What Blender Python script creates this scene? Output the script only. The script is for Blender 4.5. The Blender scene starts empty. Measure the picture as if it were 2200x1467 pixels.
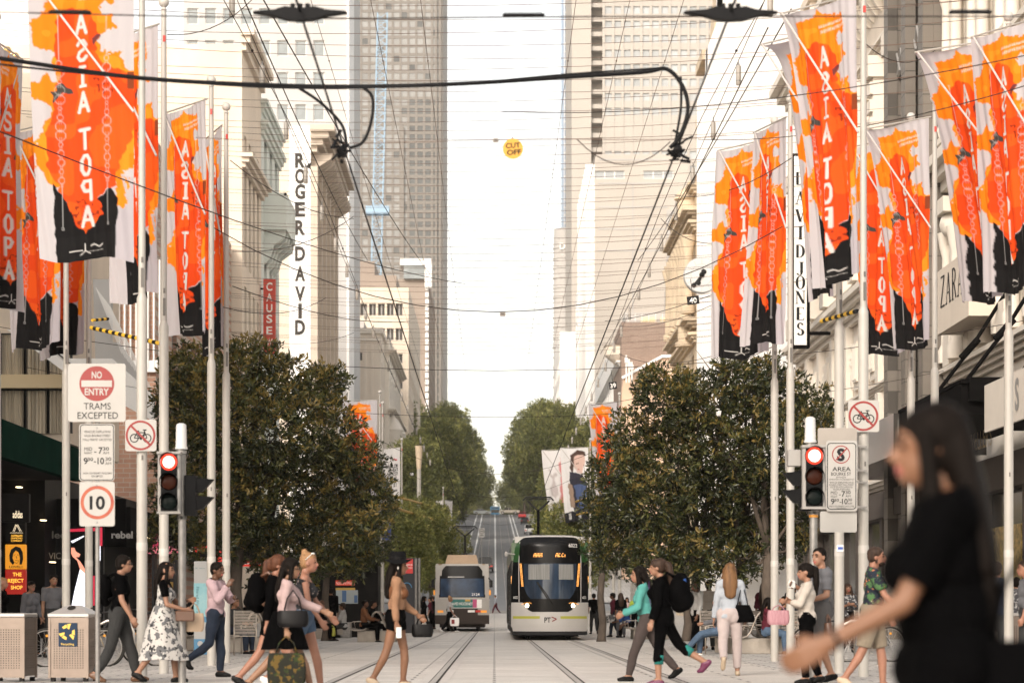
import bpy, math, random
import numpy as np
from mathutils import Vector, Matrix
S = bpy.context.scene
COL = S.collection
# ---------------------------------------------------------------- camera, sky, sun, exposure
F, U0, V0, H = 5500.0, 1062.0, 1312.0, 1.0      # photograph pixels: focal length, street vanishing point; eye height
cd = bpy.data.cameras.new('camera'); cam = bpy.data.objects.new('camera', cd); COL.objects.link(cam)
cam.location = (0, 0, H); cam.rotation_euler = (math.radians(90), 0, 0)
cd.sensor_width = 36; cd.lens = 90; cd.shift_x = 38/2200; cd.shift_y = 578.5/2200
cd.clip_start = 0.2; cd.clip_end = 4000
cd.dof.use_dof = True; cd.dof.focus_distance = 62; cd.dof.aperture_fstop = 2.6
S.camera = cam
SUN_EL, SUN_AZ = math.radians(30), math.radians(-158)     # azimuth measured from +Y towards +X: low behind the camera, to the left
W = bpy.data.worlds.new('World'); S.world = W; W.use_nodes = True
nt = W.node_tree; bg = nt.nodes['Background']
sky = nt.nodes.new('ShaderNodeTexSky'); sky.sky_type = 'NISHITA'; sky.sun_disc = False
sky.sun_elevation = SUN_EL; sky.sun_rotation = SUN_AZ
sky.dust_density = 2.0; sky.air_density = 1.0; sky.ozone_density = 0.3
hs = nt.nodes.new('ShaderNodeHueSaturation'); hs.inputs['Saturation'].default_value = 0.35     # thin white evening cloud
tn = nt.nodes.new('ShaderNodeMix'); tn.data_type = 'RGBA'; tn.blend_type = 'MULTIPLY'; tn.inputs[0].default_value = 1; tn.inputs[7].default_value = (1.0, 0.93, 0.84, 1)
nt.links.new(sky.outputs[0], hs.inputs['Color']); nt.links.new(hs.outputs[0], tn.inputs[6]); nt.links.new(tn.outputs[2], bg.inputs[0]); bg.inputs[1].default_value = 0.15
sl = bpy.data.lights.new('sun', 'SUN'); sl.energy = 1.0; sl.angle = math.radians(15); sl.color = (1.0, 0.92, 0.83)
so = bpy.data.objects.new('sun', sl); COL.objects.link(so)
_d = Vector((math.sin(SUN_AZ)*math.cos(SUN_EL), math.cos(SUN_AZ)*math.cos(SUN_EL), math.sin(SUN_EL)))
so.rotation_euler = (-_d).to_track_quat('-Z', 'Y').to_euler(); so.location = (0, 0, 60)
S.view_settings.view_transform = 'Standard'; S.view_settings.look = 'None'
S.view_settings.exposure = 1.15; S.view_settings.gamma = 1
S.render.engine = 'CYCLES'
cy = S.cycles; cy.use_denoising = True; cy.max_bounces = 5; cy.diffuse_bounces = 3; cy.glossy_bounces = 3
cy.transparent_max_bounces = 8; cy.transmission_bounces = 3; cy.volume_bounces = 0; cy.caustics_reflective = False; cy.caustics_refractive = False
cy.sample_clamp_indirect = 6.0; cy.use_adaptive_sampling = True; cy.adaptive_threshold = 0.02

def P(u, v, Y):                                  # photograph pixel at depth Y -> world point
    return ((u-U0)/F*Y, Y, H+(V0-v)/F*Y)
def PX(u, Y): return (u-U0)/F*Y
def PZ(v, Y): return H+(V0-v)/F*Y
def DEP(vb): return F*H/(vb-V0)                  # depth of a ground contact at row vb
rnd = random.Random(11)
# ---------------------------------------------------------------- materials
M = {}
def mat(name, col, rough=0.6, metal=0.0, var=0.0, scale=4.0, bump=0.0, bscale=None, emit=None, es=1.0, spec=0.5, stretch=(1,1,1), col2=None, coat=0.0, trans=0.0):
    m = bpy.data.materials.new(name); m.use_nodes = True; t = m.node_tree
    b = t.nodes['Principled BSDF']
    c = (*col, 1) if len(col) == 3 else col
    b.inputs['Base Color'].default_value = c; b.inputs['Roughness'].default_value = rough
    if spec == 0.5 and max(col[:3]) < 0.07 and not metal: spec = 0.08
    b.inputs['Metallic'].default_value = metal; b.inputs['Specular IOR Level'].default_value = spec
    if coat: b.inputs['Coat Weight'].default_value = coat
    if emit: b.inputs['Emission Color'].default_value = (*emit, 1); b.inputs['Emission Strength'].default_value = es
    if trans: b.inputs['Transmission Weight'].default_value = trans
    if var or bump or col2:
        tc = t.nodes.new('ShaderNodeTexCoord'); mp = t.nodes.new('ShaderNodeMapping'); mp.inputs['Scale'].default_value = stretch
        t.links.new(tc.outputs['Object'], mp.inputs[0])
        n = t.nodes.new('ShaderNodeTexNoise'); n.inputs['Scale'].default_value = scale; n.inputs['Detail'].default_value = 6
        n.inputs['Roughness'].default_value = 0.62
        t.links.new(mp.outputs[0], n.inputs['Vector'])
        if var or col2:
            r = t.nodes.new('ShaderNodeValToRGB'); r.color_ramp.elements[0].position = 0.32; r.color_ramp.elements[1].position = 0.68
            a = [max(0, x*(1-var)) for x in col[:3]]; d = [min(1, x*(1+var)) for x in (col2 or col)[:3]]
            r.color_ramp.elements[0].color = (*a, 1); r.color_ramp.elements[1].color = (*d, 1)
            t.links.new(n.outputs['Fac'], r.inputs[0]); t.links.new(r.outputs[0], b.inputs['Base Color'])
        if bump:
            n2 = n
            if bscale:
                n2 = t.nodes.new('ShaderNodeTexNoise'); n2.inputs['Scale'].default_value = bscale; n2.inputs['Detail'].default_value = 4
                t.links.new(mp.outputs[0], n2.inputs['Vector'])
            bp = t.nodes.new('ShaderNodeBump'); bp.inputs['Strength'].default_value = bump; bp.inputs['Distance'].default_value = 0.02
            t.links.new(n2.outputs['Fac'], bp.inputs['Height']); t.links.new(bp.outputs[0], b.inputs['Normal'])
    M[name] = m
    return m
def brickmat(name, c1, c2, mortar, bw, bh, ms=0.01, rough=0.7, plane='xy', bump=0.3, spec=0.4, offset=0.5):
    m = bpy.data.materials.new(name); m.use_nodes = True; t = m.node_tree; b = t.nodes['Principled BSDF']
    tc = t.nodes.new('ShaderNodeTexCoord'); sx = t.nodes.new('ShaderNodeSeparateXYZ'); cx = t.nodes.new('ShaderNodeCombineXYZ')
    t.links.new(tc.outputs['Object'], sx.inputs[0])
    for i, ax in enumerate(plane): t.links.new(sx.outputs['xyz'.index(ax)], cx.inputs[i])
    br = t.nodes.new('ShaderNodeTexBrick'); br.inputs['Scale'].default_value = 1; br.offset = offset
    br.inputs['Brick Width'].default_value = bw; br.inputs['Row Height'].default_value = bh; br.inputs['Mortar Size'].default_value = ms
    br.inputs['Color1'].default_value = (*c1, 1); br.inputs['Color2'].default_value = (*c2, 1); br.inputs['Mortar'].default_value = (*mortar, 1)
    t.links.new(cx.outputs[0], br.inputs['Vector'])
    n = t.nodes.new('ShaderNodeTexNoise'); n.inputs['Scale'].default_value = 0.6; n.inputs['Detail'].default_value = 8; n.inputs['Roughness'].default_value = 0.7
    t.links.new(cx.outputs[0], n.inputs['Vector'])
    mx = t.nodes.new('ShaderNodeMix'); mx.data_type = 'RGBA'; mx.blend_type = 'MULTIPLY'; mx.inputs[0].default_value = 1
    rp = t.nodes.new('ShaderNodeValToRGB'); rp.color_ramp.elements[0].position = 0.3; rp.color_ramp.elements[1].position = 0.7
    rp.color_ramp.elements[0].color = (0.78, 0.77, 0.75, 1); rp.color_ramp.elements[1].color = (1, 1, 1, 1)
    t.links.new(n.outputs['Fac'], rp.inputs[0]); t.links.new(br.outputs['Color'], mx.inputs[6]); t.links.new(rp.outputs[0], mx.inputs[7])
    t.links.new(mx.outputs[2], b.inputs['Base Color'])
    b.inputs['Roughness'].default_value = rough; b.inputs['Specular IOR Level'].default_value = spec
    if bump:
        bp = t.nodes.new('ShaderNodeBump'); bp.inputs['Strength'].default_value = bump; bp.inputs['Distance'].default_value = 0.01
        t.links.new(br.outputs['Fac'], bp.inputs['Height']); bp.invert = True; t.links.new(bp.outputs[0], b.inputs['Normal'])
    M[name] = m; return m
def attrmat(name, rough=0.7, trans=0.0, sheen=0.0, bump=0.0):
    m = bpy.data.materials.new(name); m.use_nodes = True; t = m.node_tree; b = t.nodes['Principled BSDF']
    a = t.nodes.new('ShaderNodeAttribute'); a.attribute_name = 'print'
    t.links.new(a.outputs['Color'], b.inputs['Base Color']); b.inputs['Roughness'].default_value = rough
    b.inputs['Specular IOR Level'].default_value = 0.08
    if trans:
        tr = t.nodes.new('ShaderNodeBsdfTranslucent'); t.links.new(a.outputs['Color'], tr.inputs[0])
        mx = t.nodes.new('ShaderNodeMixShader'); mx.inputs[0].default_value = trans
        t.links.new(b.outputs[0], mx.inputs[1]); t.links.new(tr.outputs[0], mx.inputs[2])
        t.links.new(mx.outputs[0], t.nodes['Material Output'].inputs[0])
    if bump:
        tc = t.nodes.new('ShaderNodeTexCoord'); n = t.nodes.new('ShaderNodeTexNoise'); n.inputs['Scale'].default_value = 9
        t.links.new(tc.outputs['Object'], n.inputs['Vector'])
        bp = t.nodes.new('ShaderNodeBump'); bp.inputs['Strength'].default_value = bump; bp.inputs['Distance'].default_value = 0.02
        t.links.new(n.outputs['Fac'], bp.inputs['Height']); t.links.new(bp.outputs[0], b.inputs['Normal'])
    M[name] = m; return m
# ---------------------------------------------------------------- mesh builder
_TXT = {}
def text_geo(s, bold=0.0):
    if 'M' in s or 'W' in s: bold = 0.0
    k = (s, bold)
    if k not in _TXT:
        c = bpy.data.curves.new('txt', 'FONT'); c.body = s; c.size = 1; c.align_x = 'CENTER'; c.offset = bold; c.resolution_u = 3
        o = bpy.data.objects.new('txt', c); COL.objects.link(o)
        dg = bpy.context.evaluated_depsgraph_get(); dg.update()
        me = bpy.data.meshes.new_from_object(o.evaluated_get(dg))
        v = np.array([x.co[:2] for x in me.vertices]) if len(me.vertices) else np.zeros((0, 2))
        f = [tuple(p.vertices) for p in me.polygons]
        bpy.data.objects.remove(o); bpy.data.curves.remove(c); bpy.data.meshes.remove(me)
        if len(v): v[:, 0] -= (v[:, 0].max()+v[:, 0].min())/2
        _TXT[k] = (v, f)
    return _TXT[k]
class MB:
    def __init__(self): self.v = []; self.f = []; self.mi = []; self.m = 0; self.col = None
    def add(self, vs, fs, m=None):
        o = len(self.v); self.v.extend([tuple(p) for p in vs])
        mm = self.m if m is None else m
        for f in fs: self.f.append(tuple(i+o for i in f)); self.mi.append(mm)
        return self
    def box(self, x0, x1, y0, y1, z0, z1, m=None):
        if x0 > x1: x0, x1 = x1, x0
        if y0 > y1: y0, y1 = y1, y0
        if z0 > z1: z0, z1 = z1, z0
        return self.add([(x0,y0,z0),(x1,y0,z0),(x1,y1,z0),(x0,y1,z0),(x0,y0,z1),(x1,y0,z1),(x1,y1,z1),(x0,y1,z1)],
            [(3,2,1,0),(4,5,6,7),(0,1,5,4),(1,2,6,5),(2,3,7,6),(3,0,4,7)], m)
    def bbox(self, x0, x1, y0, y1, z0, z1, b=0.02, m=None):    # box with chamfered vertical and horizontal edges (rounded look)
        vs = []; 
        for z, i in ((z0, b), (z0+b, 0), (z1-b, 0), (z1, b)):
            bb = b
            vs += [(x0+i+bb, y0+i, z), (x1-i-bb, y0+i, z), (x1-i, y0+i+bb, z), (x1-i, y1-i-bb, z), (x1-i-bb, y1-i, z), (x0+i+bb, y1-i, z), (x0+i, y1-i-bb, z), (x0+i, y0+i+bb, z)]
        fs = [tuple(range(7, -1, -1)), tuple(range(24, 32))]
        for k in range(3):
            for j in range(8): fs.append((k*8+j, k*8+(j+1) % 8, (k+1)*8+(j+1) % 8, (k+1)*8+j))
        return self.add(vs, fs, m)
    def beam(self, p0, p1, w, h, m=None, up=(0,0,1)):
        p0 = Vector(p0); p1 = Vector(p1); d = (p1-p0).normalized(); upv = Vector(up)
        if abs(d.dot(upv)) > 0.98: upv = Vector((0, 1, 0))
        s = d.cross(upv).normalized()*w/2; t = s.cross(d).normalized()*h/2
        vs = [p0-s-t, p0+s-t, p0+s+t, p0-s+t, p1-s-t, p1+s-t, p1+s+t, p1-s+t]
        return self.add(vs, [(0,1,2,3),(7,6,5,4),(0,4,5,1),(1,5,6,2),(2,6,7,3),(3,7,4,0)], m)
    def tube(self, pts, r, n=8, m=None, cap=True, ell=None):
        pts = [Vector(p) for p in pts]; k = len(pts)
        rs = [r]*k if not hasattr(r, '__len__') else list(r)
        vs = []; nrm = None
        for i in range(k):
            d = (pts[min(i+1, k-1)]-pts[max(i-1, 0)])
            d = d.normalized() if d.length > 1e-9 else Vector((0, 0, 1))
            if nrm is None:
                nrm = Vector((1, 0, 0)) if abs(d.x) < 0.9 else Vector((0, 1, 0))
            nrm = (nrm-d*nrm.dot(d)).normalized(); b = d.cross(nrm)
            for j in range(n):
                a = 2*math.pi*j/n
                vs.append(pts[i]+(nrm*math.cos(a)+b*math.sin(a))*rs[i])
        fs = []
        for i in range(k-1):
            for j in range(n): fs.append((i*n+j, i*n+(j+1) % n, (i+1)*n+(j+1) % n, (i+1)*n+j))
        if cap: fs.append(tuple(range(n-1, -1, -1))); fs.append(tuple(range((k-1)*n, k*n)))
        return self.add(vs, fs, m)
    def cyl(self, p0, p1, r0, r1=None, n=16, m=None): return self.tube([p0, p1], [r0, r0 if r1 is None else r1], n, m)
    def lathe(self, prof, c=(0,0,0), n=16, m=None, axis='z'):
        vs = []
        for r, z in prof:
            for j in range(n):
                a = 2*math.pi*j/n; p = (r*math.cos(a), r*math.sin(a), z)
                if axis == 'y': p = (p[0], p[2], p[1])
                if axis == 'x': p = (p[2], p[0], p[1])
                vs.append((c[0]+p[0], c[1]+p[1], c[2]+p[2]))
        fs = []; k = len(prof)
        for i in range(k-1):
            for j in range(n): fs.append((i*n+j, i*n+(j+1) % n, (i+1)*n+(j+1) % n, (i+1)*n+j))
        fs.append(tuple(range(n-1, -1, -1))); fs.append(tuple(range((k-1)*n, k*n)))
        return self.add(vs, fs, m)
    def sph(self, c, r, nu=12, nv=8, m=None):
        if not hasattr(r, '__len__'): r = (r, r, r)
        vs = [(c[0], c[1], c[2]-r[2])]
        for i in range(1, nv):
            t = math.pi*i/nv-math.pi/2
            for j in range(nu):
                a = 2*math.pi*j/nu
                vs.append((c[0]+r[0]*math.cos(t)*math.cos(a), c[1]+r[1]*math.cos(t)*math.sin(a), c[2]+r[2]*math.sin(t)))
        vs.append((c[0], c[1], c[2]+r[2])); L = len(vs)-1; fs = []
        for j in range(nu):
            fs.append((0, 1+(j+1) % nu, 1+j)); fs.append((L, L-nu+j, L-nu+(j+1) % nu))
        for i in range(nv-2):
            for j in range(nu): fs.append((1+i*nu+j, 1+i*nu+(j+1) % nu, 1+(i+1)*nu+(j+1) % nu, 1+(i+1)*nu+j))
        return self.add(vs, fs, m)
    def poly(self, pts2, o, u, v, depth=0.0, m=None, side=None):
        """a flat outline pts2 laid on plane (o; u, v); depth extrudes it along -n (n = u x v)"""
        o, u, v = Vector(o), Vector(u), Vector(v); n = u.cross(v).normalized(); k = len(pts2)
        a = [o+u*p[0]+v*p[1] for p in pts2]
        if not depth: return self.add(a, [tuple(range(k))], m)
        b = [p-n*depth for p in a]
        self.add(a+b, [tuple(range(k)), tuple(range(2*k-1, k-1, -1))], m)
        return self.add(a+b, [(i, i+k, (i+1) % k+k, (i+1) % k) for i in range(k)], m if side is None else side)
    def text(self, s, o, u, v, h, w=None, bold=0.0, m=None, mirror=False):
        """text of cap height h centred on o in the plane (u, v)"""
        g, f = text_geo(s, bold)
        if not len(g): return self
        g = g.copy(); sc = h/0.715; g[:, 1] -= 0.3575
        sx = sc if w is None else w/(g[:, 0].max()-g[:, 0].min())
        if mirror: sx = -sx; f = [tuple(reversed(q)) for q in f]
        o, u, v = Vector(o), Vector(u), Vector(v)
        return self.add([o+u*(p[0]*sx)+v*(p[1]*sc) for p in g], f, m)
    def xf(self, mtx, i0=0):
        for i in range(i0, len(self.v)): self.v[i] = tuple(mtx @ Vector(self.v[i]))
        return self
    def build(self, name, mats, parent=None, smooth=False, world=False, loc=None, cols=None):
        me = bpy.data.meshes.new(name)
        vs = self.v
        if world and parent is not None:
            l = parent.location; vs = [(p[0]-l.x, p[1]-l.y, p[2]-l.z) for p in vs]
        elif world and loc is not None: vs = [(p[0]-loc[0], p[1]-loc[1], p[2]-loc[2]) for p in vs]
        me.from_pydata(vs, [], self.f); 
        if not isinstance(mats, (list, tuple)): mats = [mats]
        for x in mats: me.materials.append(M[x] if isinstance(x, str) else x)
        if len(mats) > 1: me.polygons.foreach_set('material_index', self.mi)
        if smooth is True: me.polygons.foreach_set('use_smooth', [True]*len(me.polygons))
        if cols is not None:
            at = me.color_attributes.new('print', 'FLOAT_COLOR', 'POINT')
            c = np.ones((len(vs), 4), 'f'); c[:, :3] = cols; at.data.foreach_set('color', c.ravel())
        me.update()
        if smooth == 'auto': autosmooth(me)
        o = bpy.data.objects.new(name, me); COL.objects.link(o)
        if parent is not None: o.parent = parent
        elif loc is not None: o.location = loc
        return o
def autosmooth(me, ang=40):
    me.polygons.foreach_set('use_smooth', [True]*len(me.polygons))
    ef = {}
    for p in me.polygons:
        for k in p.edge_keys: ef.setdefault(k, []).append(p.normal.copy())
    c = math.cos(math.radians(ang)); sharp = []
    for e in me.edges:
        n = ef.get(e.key if hasattr(e, 'key') else tuple(sorted(e.vertices)), [])
        sharp.append(len(n) != 2 or n[0].dot(n[1]) < c)
    a = me.attributes.get('sharp_edge') or me.attributes.new('sharp_edge', 'BOOLEAN', 'EDGE')
    a.data.foreach_set('value', sharp)
def tag(o, label=None, cat=None, group=None, kind=None):
    if label: o['label'] = label
    if cat: o['category'] = cat
    if group: o['group'] = group
    if kind: o['kind'] = kind
    return o
def thing(name, label, cat, loc=(0,0,0), rz=0.0, group=None):
    o = bpy.data.objects.new(name, None); o.empty_display_size = 0.2; COL.objects.link(o)
    o.location = loc; o.rotation_euler = (0, 0, rz)
    return tag(o, label, cat, group)
def copy_tree(o, parent=None):
    c = o.copy(); COL.objects.link(c)
    if parent is not None: c.parent = parent
    for ch in list(o.children): copy_tree(ch, c)
    return c
XU, YU, ZU = Vector((1,0,0)), Vector((0,1,0)), Vector((0,0,1))
# ================================================================ the setting
def sm(a, b, x):
    t = min(1, max(0, (x-a)/(b-a))); return t*t*(3-2*t)
def zg(y):                                          # height of the street: flat mall, then a long climb to the crest
    if y <= 234: return 0.75*sm(120, 234, y)
    if y <= 632: return 0.75+0.0605*(y-234)-1.5*(1-sm(234, 300, y))*sm(234, 240, y)*0
    return 0.75+0.0605*398+1.2*sm(632, 700, y)-14*sm(720, 1100, y)
mat('dirt', (0.22, 0.2, 0.18), 0.9, var=0.2, scale=0.3)
brickmat('paving', (0.60, 0.565, 0.525), (0.50, 0.47, 0.44), (0.13, 0.12, 0.11), 2.4, 0.6, 0.022, rough=0.5, bump=0.25, spec=0.1)
brickmat('side_paving', (0.52, 0.50, 0.48), (0.41, 0.395, 0.38), (0.10, 0.097, 0.095), 0.9, 0.45, 0.02, rough=0.6, bump=0.3, spec=0.1)
mat('asphalt', (0.17, 0.172, 0.175), 0.75, var=0.14, scale=0.8, bump=0.2, bscale=60)
mat('lane_paint', (0.8, 0.8, 0.78), 0.6, var=0.1, scale=3)
mat('kerb_stone', (0.3, 0.29, 0.28), 0.8, var=0.15, scale=5)
mat('steel_rail', (0.36, 0.33, 0.30), 0.5, metal=0.5, var=0.15, scale=3)
mat('groove', (0.05, 0.045, 0.04), 0.9)
mat('rail_bed', (0.45, 0.42, 0.39), 0.6, var=0.1, scale=2, bump=0.1)
def strip(name, m, x0, x1, y0, y1, dz, step=8, kind='structure', xf=None):
    b = MB(); n = max(1, int((y1-y0)/step))
    for i in range(n+1):
        y = y0+(y1-y0)*i/n
        b.v += [(x0, y, zg(y)+dz), (x1, y, zg(y)+dz)]
    for i in range(n): b.f.append((2*i, 2*i+1, 2*i+3, 2*i+2)); b.mi.append(0)
    return tag(b.build(name, m), kind=kind)
strip('ground', 'dirt', -500, 500, -60, 2400, -0.03, 12)
strip('mall_paving', 'paving', -4.6, 4.9, -30, 236, 0.0)
strip('pavement', 'side_paving', -24, -4.6, -30, 236, 0.001)
strip('pavement', 'side_paving', 4.9, 24, -30, 236, 0.001)
strip('road', 'asphalt', -7.5, 7.7, 236, 760, 0.0)
strip('pavement', 'side_paving', -15.5, -7.5, 250, 760, 0.13)
strip('pavement', 'side_paving', 7.7, 15.5, 250, 760, 0.13)
strip('kerb', 'kerb_stone', -7.75, -7.5, 250, 760, 0.135); strip('kerb', 'kerb_stone', 7.7, 7.95, 250, 760, 0.135)
strip('cross_street', 'asphalt', -160, -7.5, 236, 250, 0.004); strip('cross_street', 'asphalt', 7.7, 160, 236, 250, 0.004)
for x in (-4.2, -2.95, 0.15, 3.6, 4.3): strip('lane_line', 'lane_paint', x-0.11, x+0.11, 255, 640, 0.012)
for x in (-2.29, -0.85, 1.19, 2.63):
    y1 = 640
    strip('rail_bed', 'rail_bed', x-0.2, x+0.2, -30, 236, 0.004)
    strip('tram_rail', 'steel_rail', x-0.05, x+0.035, -30, y1, 0.010)
    strip('rail_groove', 'groove', x+0.035, x+0.07, -30, y1, 0.008)
    strip('rail_groove', 'groove', x-0.065, x-0.05, -30, y1, 0.008)
# ---------------------------------------------------------------- building helpers
mat('glass', (0.07, 0.075, 0.075), 0.12, var=0.45, scale=0.12, spec=0.5)  # low-frequency colour noise on the panes stands in for reflections
mat('glass_pale', (0.26, 0.29, 0.30), 0.15, var=0.35, scale=0.2, spec=0.5)
mat('glass_blue', (0.20, 0.34, 0.56), 0.3, var=0.15, scale=0.2, spec=0.3); mat('tower_pane', (0.40, 0.42, 0.43), 0.3, var=0.2, scale=0.08, spec=0.4); mat('tower_glass', (0.27, 0.27, 0.265), 0.3, var=0.25, scale=0.06, spec=0.4)
mat('glass_dark', (0.06, 0.055, 0.05), 0.1, var=0.4, scale=0.4, spec=0.7)
mat('frame_grey', (0.3, 0.29, 0.28), 0.5); mat('frame_white', (0.75, 0.73, 0.70), 0.5); mat('frame_dark', (0.05, 0.048, 0.045), 0.45)
mat('frame_brown', (0.30, 0.2, 0.13), 0.6)
mat('beige_wall', (0.68, 0.585, 0.48), 0.85, var=0.09, scale=0.35, bump=0.15, bscale=3, stretch=(1, 1, 0.35))
mat('block_wall', (0.50, 0.455, 0.405), 0.85, var=0.04, scale=0.1); mat('cream_wall', (0.66, 0.58, 0.49), 0.85, var=0.07, scale=0.5, bump=0.15, bscale=4, stretch=(1, 1, 0.4))
mat('cream_dark', (0.56, 0.48, 0.40), 0.85, var=0.1, scale=0.6, bump=0.2, bscale=5)  # darker cream for cornice and pilasters
mat('cream_pale', (0.72, 0.66, 0.58), 0.85, var=0.06, scale=0.6, bump=0.12, bscale=5)
mat('stone_wall', (0.58, 0.47, 0.34), 0.9, var=0.18, scale=0.6, bump=0.3, bscale=5)
mat('white_wall', (0.88, 0.865, 0.84), 0.75, var=0.04, scale=0.5)
mat('pale_grey_wall', (0.50, 0.49, 0.48), 0.8, var=0.04, scale=0.2)
mat('mint_wall', (0.66, 0.70, 0.66), 0.8, var=0.06, scale=0.5)
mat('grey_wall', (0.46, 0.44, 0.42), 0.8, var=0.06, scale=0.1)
mat('tower_stone', (0.44, 0.405, 0.365), 0.7, var=0.05, scale=0.05)
mat('tower_grey', (0.19, 0.17, 0.15), 0.6, var=0.06, scale=0.05)
mat('brown_wall', (0.30, 0.245, 0.205), 0.8, var=0.1, scale=0.15)
mat('white_rib', (0.82, 0.80, 0.78), 0.55, var=0.03, scale=0.3)
brickmat('red_brick', (0.46, 0.26, 0.18), (0.38, 0.21, 0.15), (0.45, 0.38, 0.32), 0.6, 0.22, 0.02, plane='xz')
brickmat('brown_brick', (0.30, 0.215, 0.17), (0.26, 0.18, 0.14), (0.33, 0.27, 0.23), 0.6, 0.2, 0.02, plane='xz')
mat('peach_wall', (0.66, 0.46, 0.33), 0.85, var=0.05, scale=0.3)
brickmat('dark_stone', (0.20, 0.175, 0.15), (0.16, 0.14, 0.12), (0.08, 0.07, 0.06), 1.3, 0.75, 0.02, plane='yz', rough=0.55)
mat('sign_white', (0.85, 0.83, 0.80), 0.5); mat('letter_grey', (0.055, 0.05, 0.046), 0.6); mat('letter_black', (0.02, 0.02, 0.02), 0.5)
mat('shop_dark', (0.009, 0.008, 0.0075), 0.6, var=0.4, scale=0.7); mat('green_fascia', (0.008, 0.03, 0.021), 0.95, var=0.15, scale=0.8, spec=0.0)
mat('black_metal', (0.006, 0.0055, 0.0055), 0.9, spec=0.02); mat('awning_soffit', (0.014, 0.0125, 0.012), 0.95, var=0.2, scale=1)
mat('cream_band', (0.74, 0.60, 0.38), 0.7); mat('curtain', (0.60, 0.53, 0.42), 0.9, var=0.25, scale=1.3, stretch=(5, 1, 0.12))
mat('gold', (0.75, 0.5, 0.2), 0.3, metal=1.0); mat('gold_letter', (0.62, 0.50, 0.30), 0.4, metal=0.6)

def facade(mb, o, u, v, Wd, Ht, ops, depth=0.3, m=0):
    o, u, v = Vector(o), Vector(u), Vector(v); n = u.cross(v).normalized()
    ops = [(max(0, a), max(0, b), min(Wd, c), min(Ht, d)) for a, b, c, d in ops if c > 0 and a < Wd and d > 0 and b < Ht]
    us = sorted(set([0, Wd]+[round(x, 4) for q in ops for x in (q[0], q[2])])); vs = sorted(set([0, Ht]+[round(x, 4) for q in ops for x in (q[1], q[3])]))
    hit = np.zeros((len(us)-1, len(vs)-1), bool)
    uc = np.array([(us[i]+us[i+1])/2 for i in range(len(us)-1)]); vc = np.array([(vs[i]+vs[i+1])/2 for i in range(len(vs)-1)])
    for a, b, c, d in ops: hit |= ((uc > a) & (uc < c))[:, None] & ((vc > b) & (vc < d))[None, :]
    for i in range(len(us)-1):
        j = 0
        while j < len(vs)-1:
            if hit[i, j]: j += 1; continue
            k = j
            while k+1 < len(vs)-1 and not hit[i, k+1]: k += 1
            q = [o+u*us[i]+v*vs[j], o+u*us[i+1]+v*vs[j], o+u*us[i+1]+v*vs[k+1], o+u*us[i]+v*vs[k+1]]
            mb.add(q, [(0, 1, 2, 3)], m); j = k+1
    for a, b, c, d in ops:
        q = [o+u*a+v*b, o+u*c+v*b, o+u*c+v*d, o+u*a+v*d]; r = [p-n*depth for p in q]
        mb.add(q+r, [(0, 4, 5, 1), (1, 5, 6, 2), (2, 6, 7, 3), (3, 7, 4, 0)], m)
def gops(a0, a1, n, wf, b0, b1, k, hf):
    out = []; pa = (a1-a0)/n; pb = (b1-b0)/k
    for i in range(n):
        for j in range(k):
            a = a0+pa*(i+0.5-wf/2); b = b0+pb*(j+0.5-hf/2); out.append((a, b, a+pa*wf, b+pb*hf))
    return out
_WM = {}
def window_mesh(w, h, nx, ny, mats, bar=0.06):
    k = (round(w, 2), round(h, 2), nx, ny, mats, bar)
    if k not in _WM:
        b = MB(); b.add([(0, 0.08, 0), (w, 0.08, 0), (w, 0.08, h), (0, 0.08, h)], [(0, 1, 2, 3)], 1)
        for i in range(nx+1):
            x = w*i/nx; b.box(max(0, x-bar/2), min(w, x+bar/2), 0.0, 0.07, 0, h, 0)
        for j in range(ny+1):
            z = h*j/ny; b.box(bar/2, w-bar/2, 0.012, 0.066, max(0, z-bar/2), min(h, z+bar/2), 0)
        o = b.build('window', list(mats)); _WM[k] = o.data; bpy.data.objects.remove(o)
    return _WM[k]
def windows(root, o, u, v, ops, depth, mats=('frame_grey', 'glass'), nx=1, ny=2, bar=0.06, name='window'):
    o, u, v = Vector(o), Vector(u), Vector(v); n = u.cross(v).normalized()
    for a, b, c, d in ops:
        w = bpy.data.objects.new(name, window_mesh(c-a, d-b, nx, ny, mats, bar)); COL.objects.link(w)
        p = o+u*a+v*b-n*(depth-0.1); mt = Matrix((u, -n, v)).transposed().to_4x4(); mt.translation = p-root.location
        w.parent = root; w.matrix_local = mt
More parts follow.
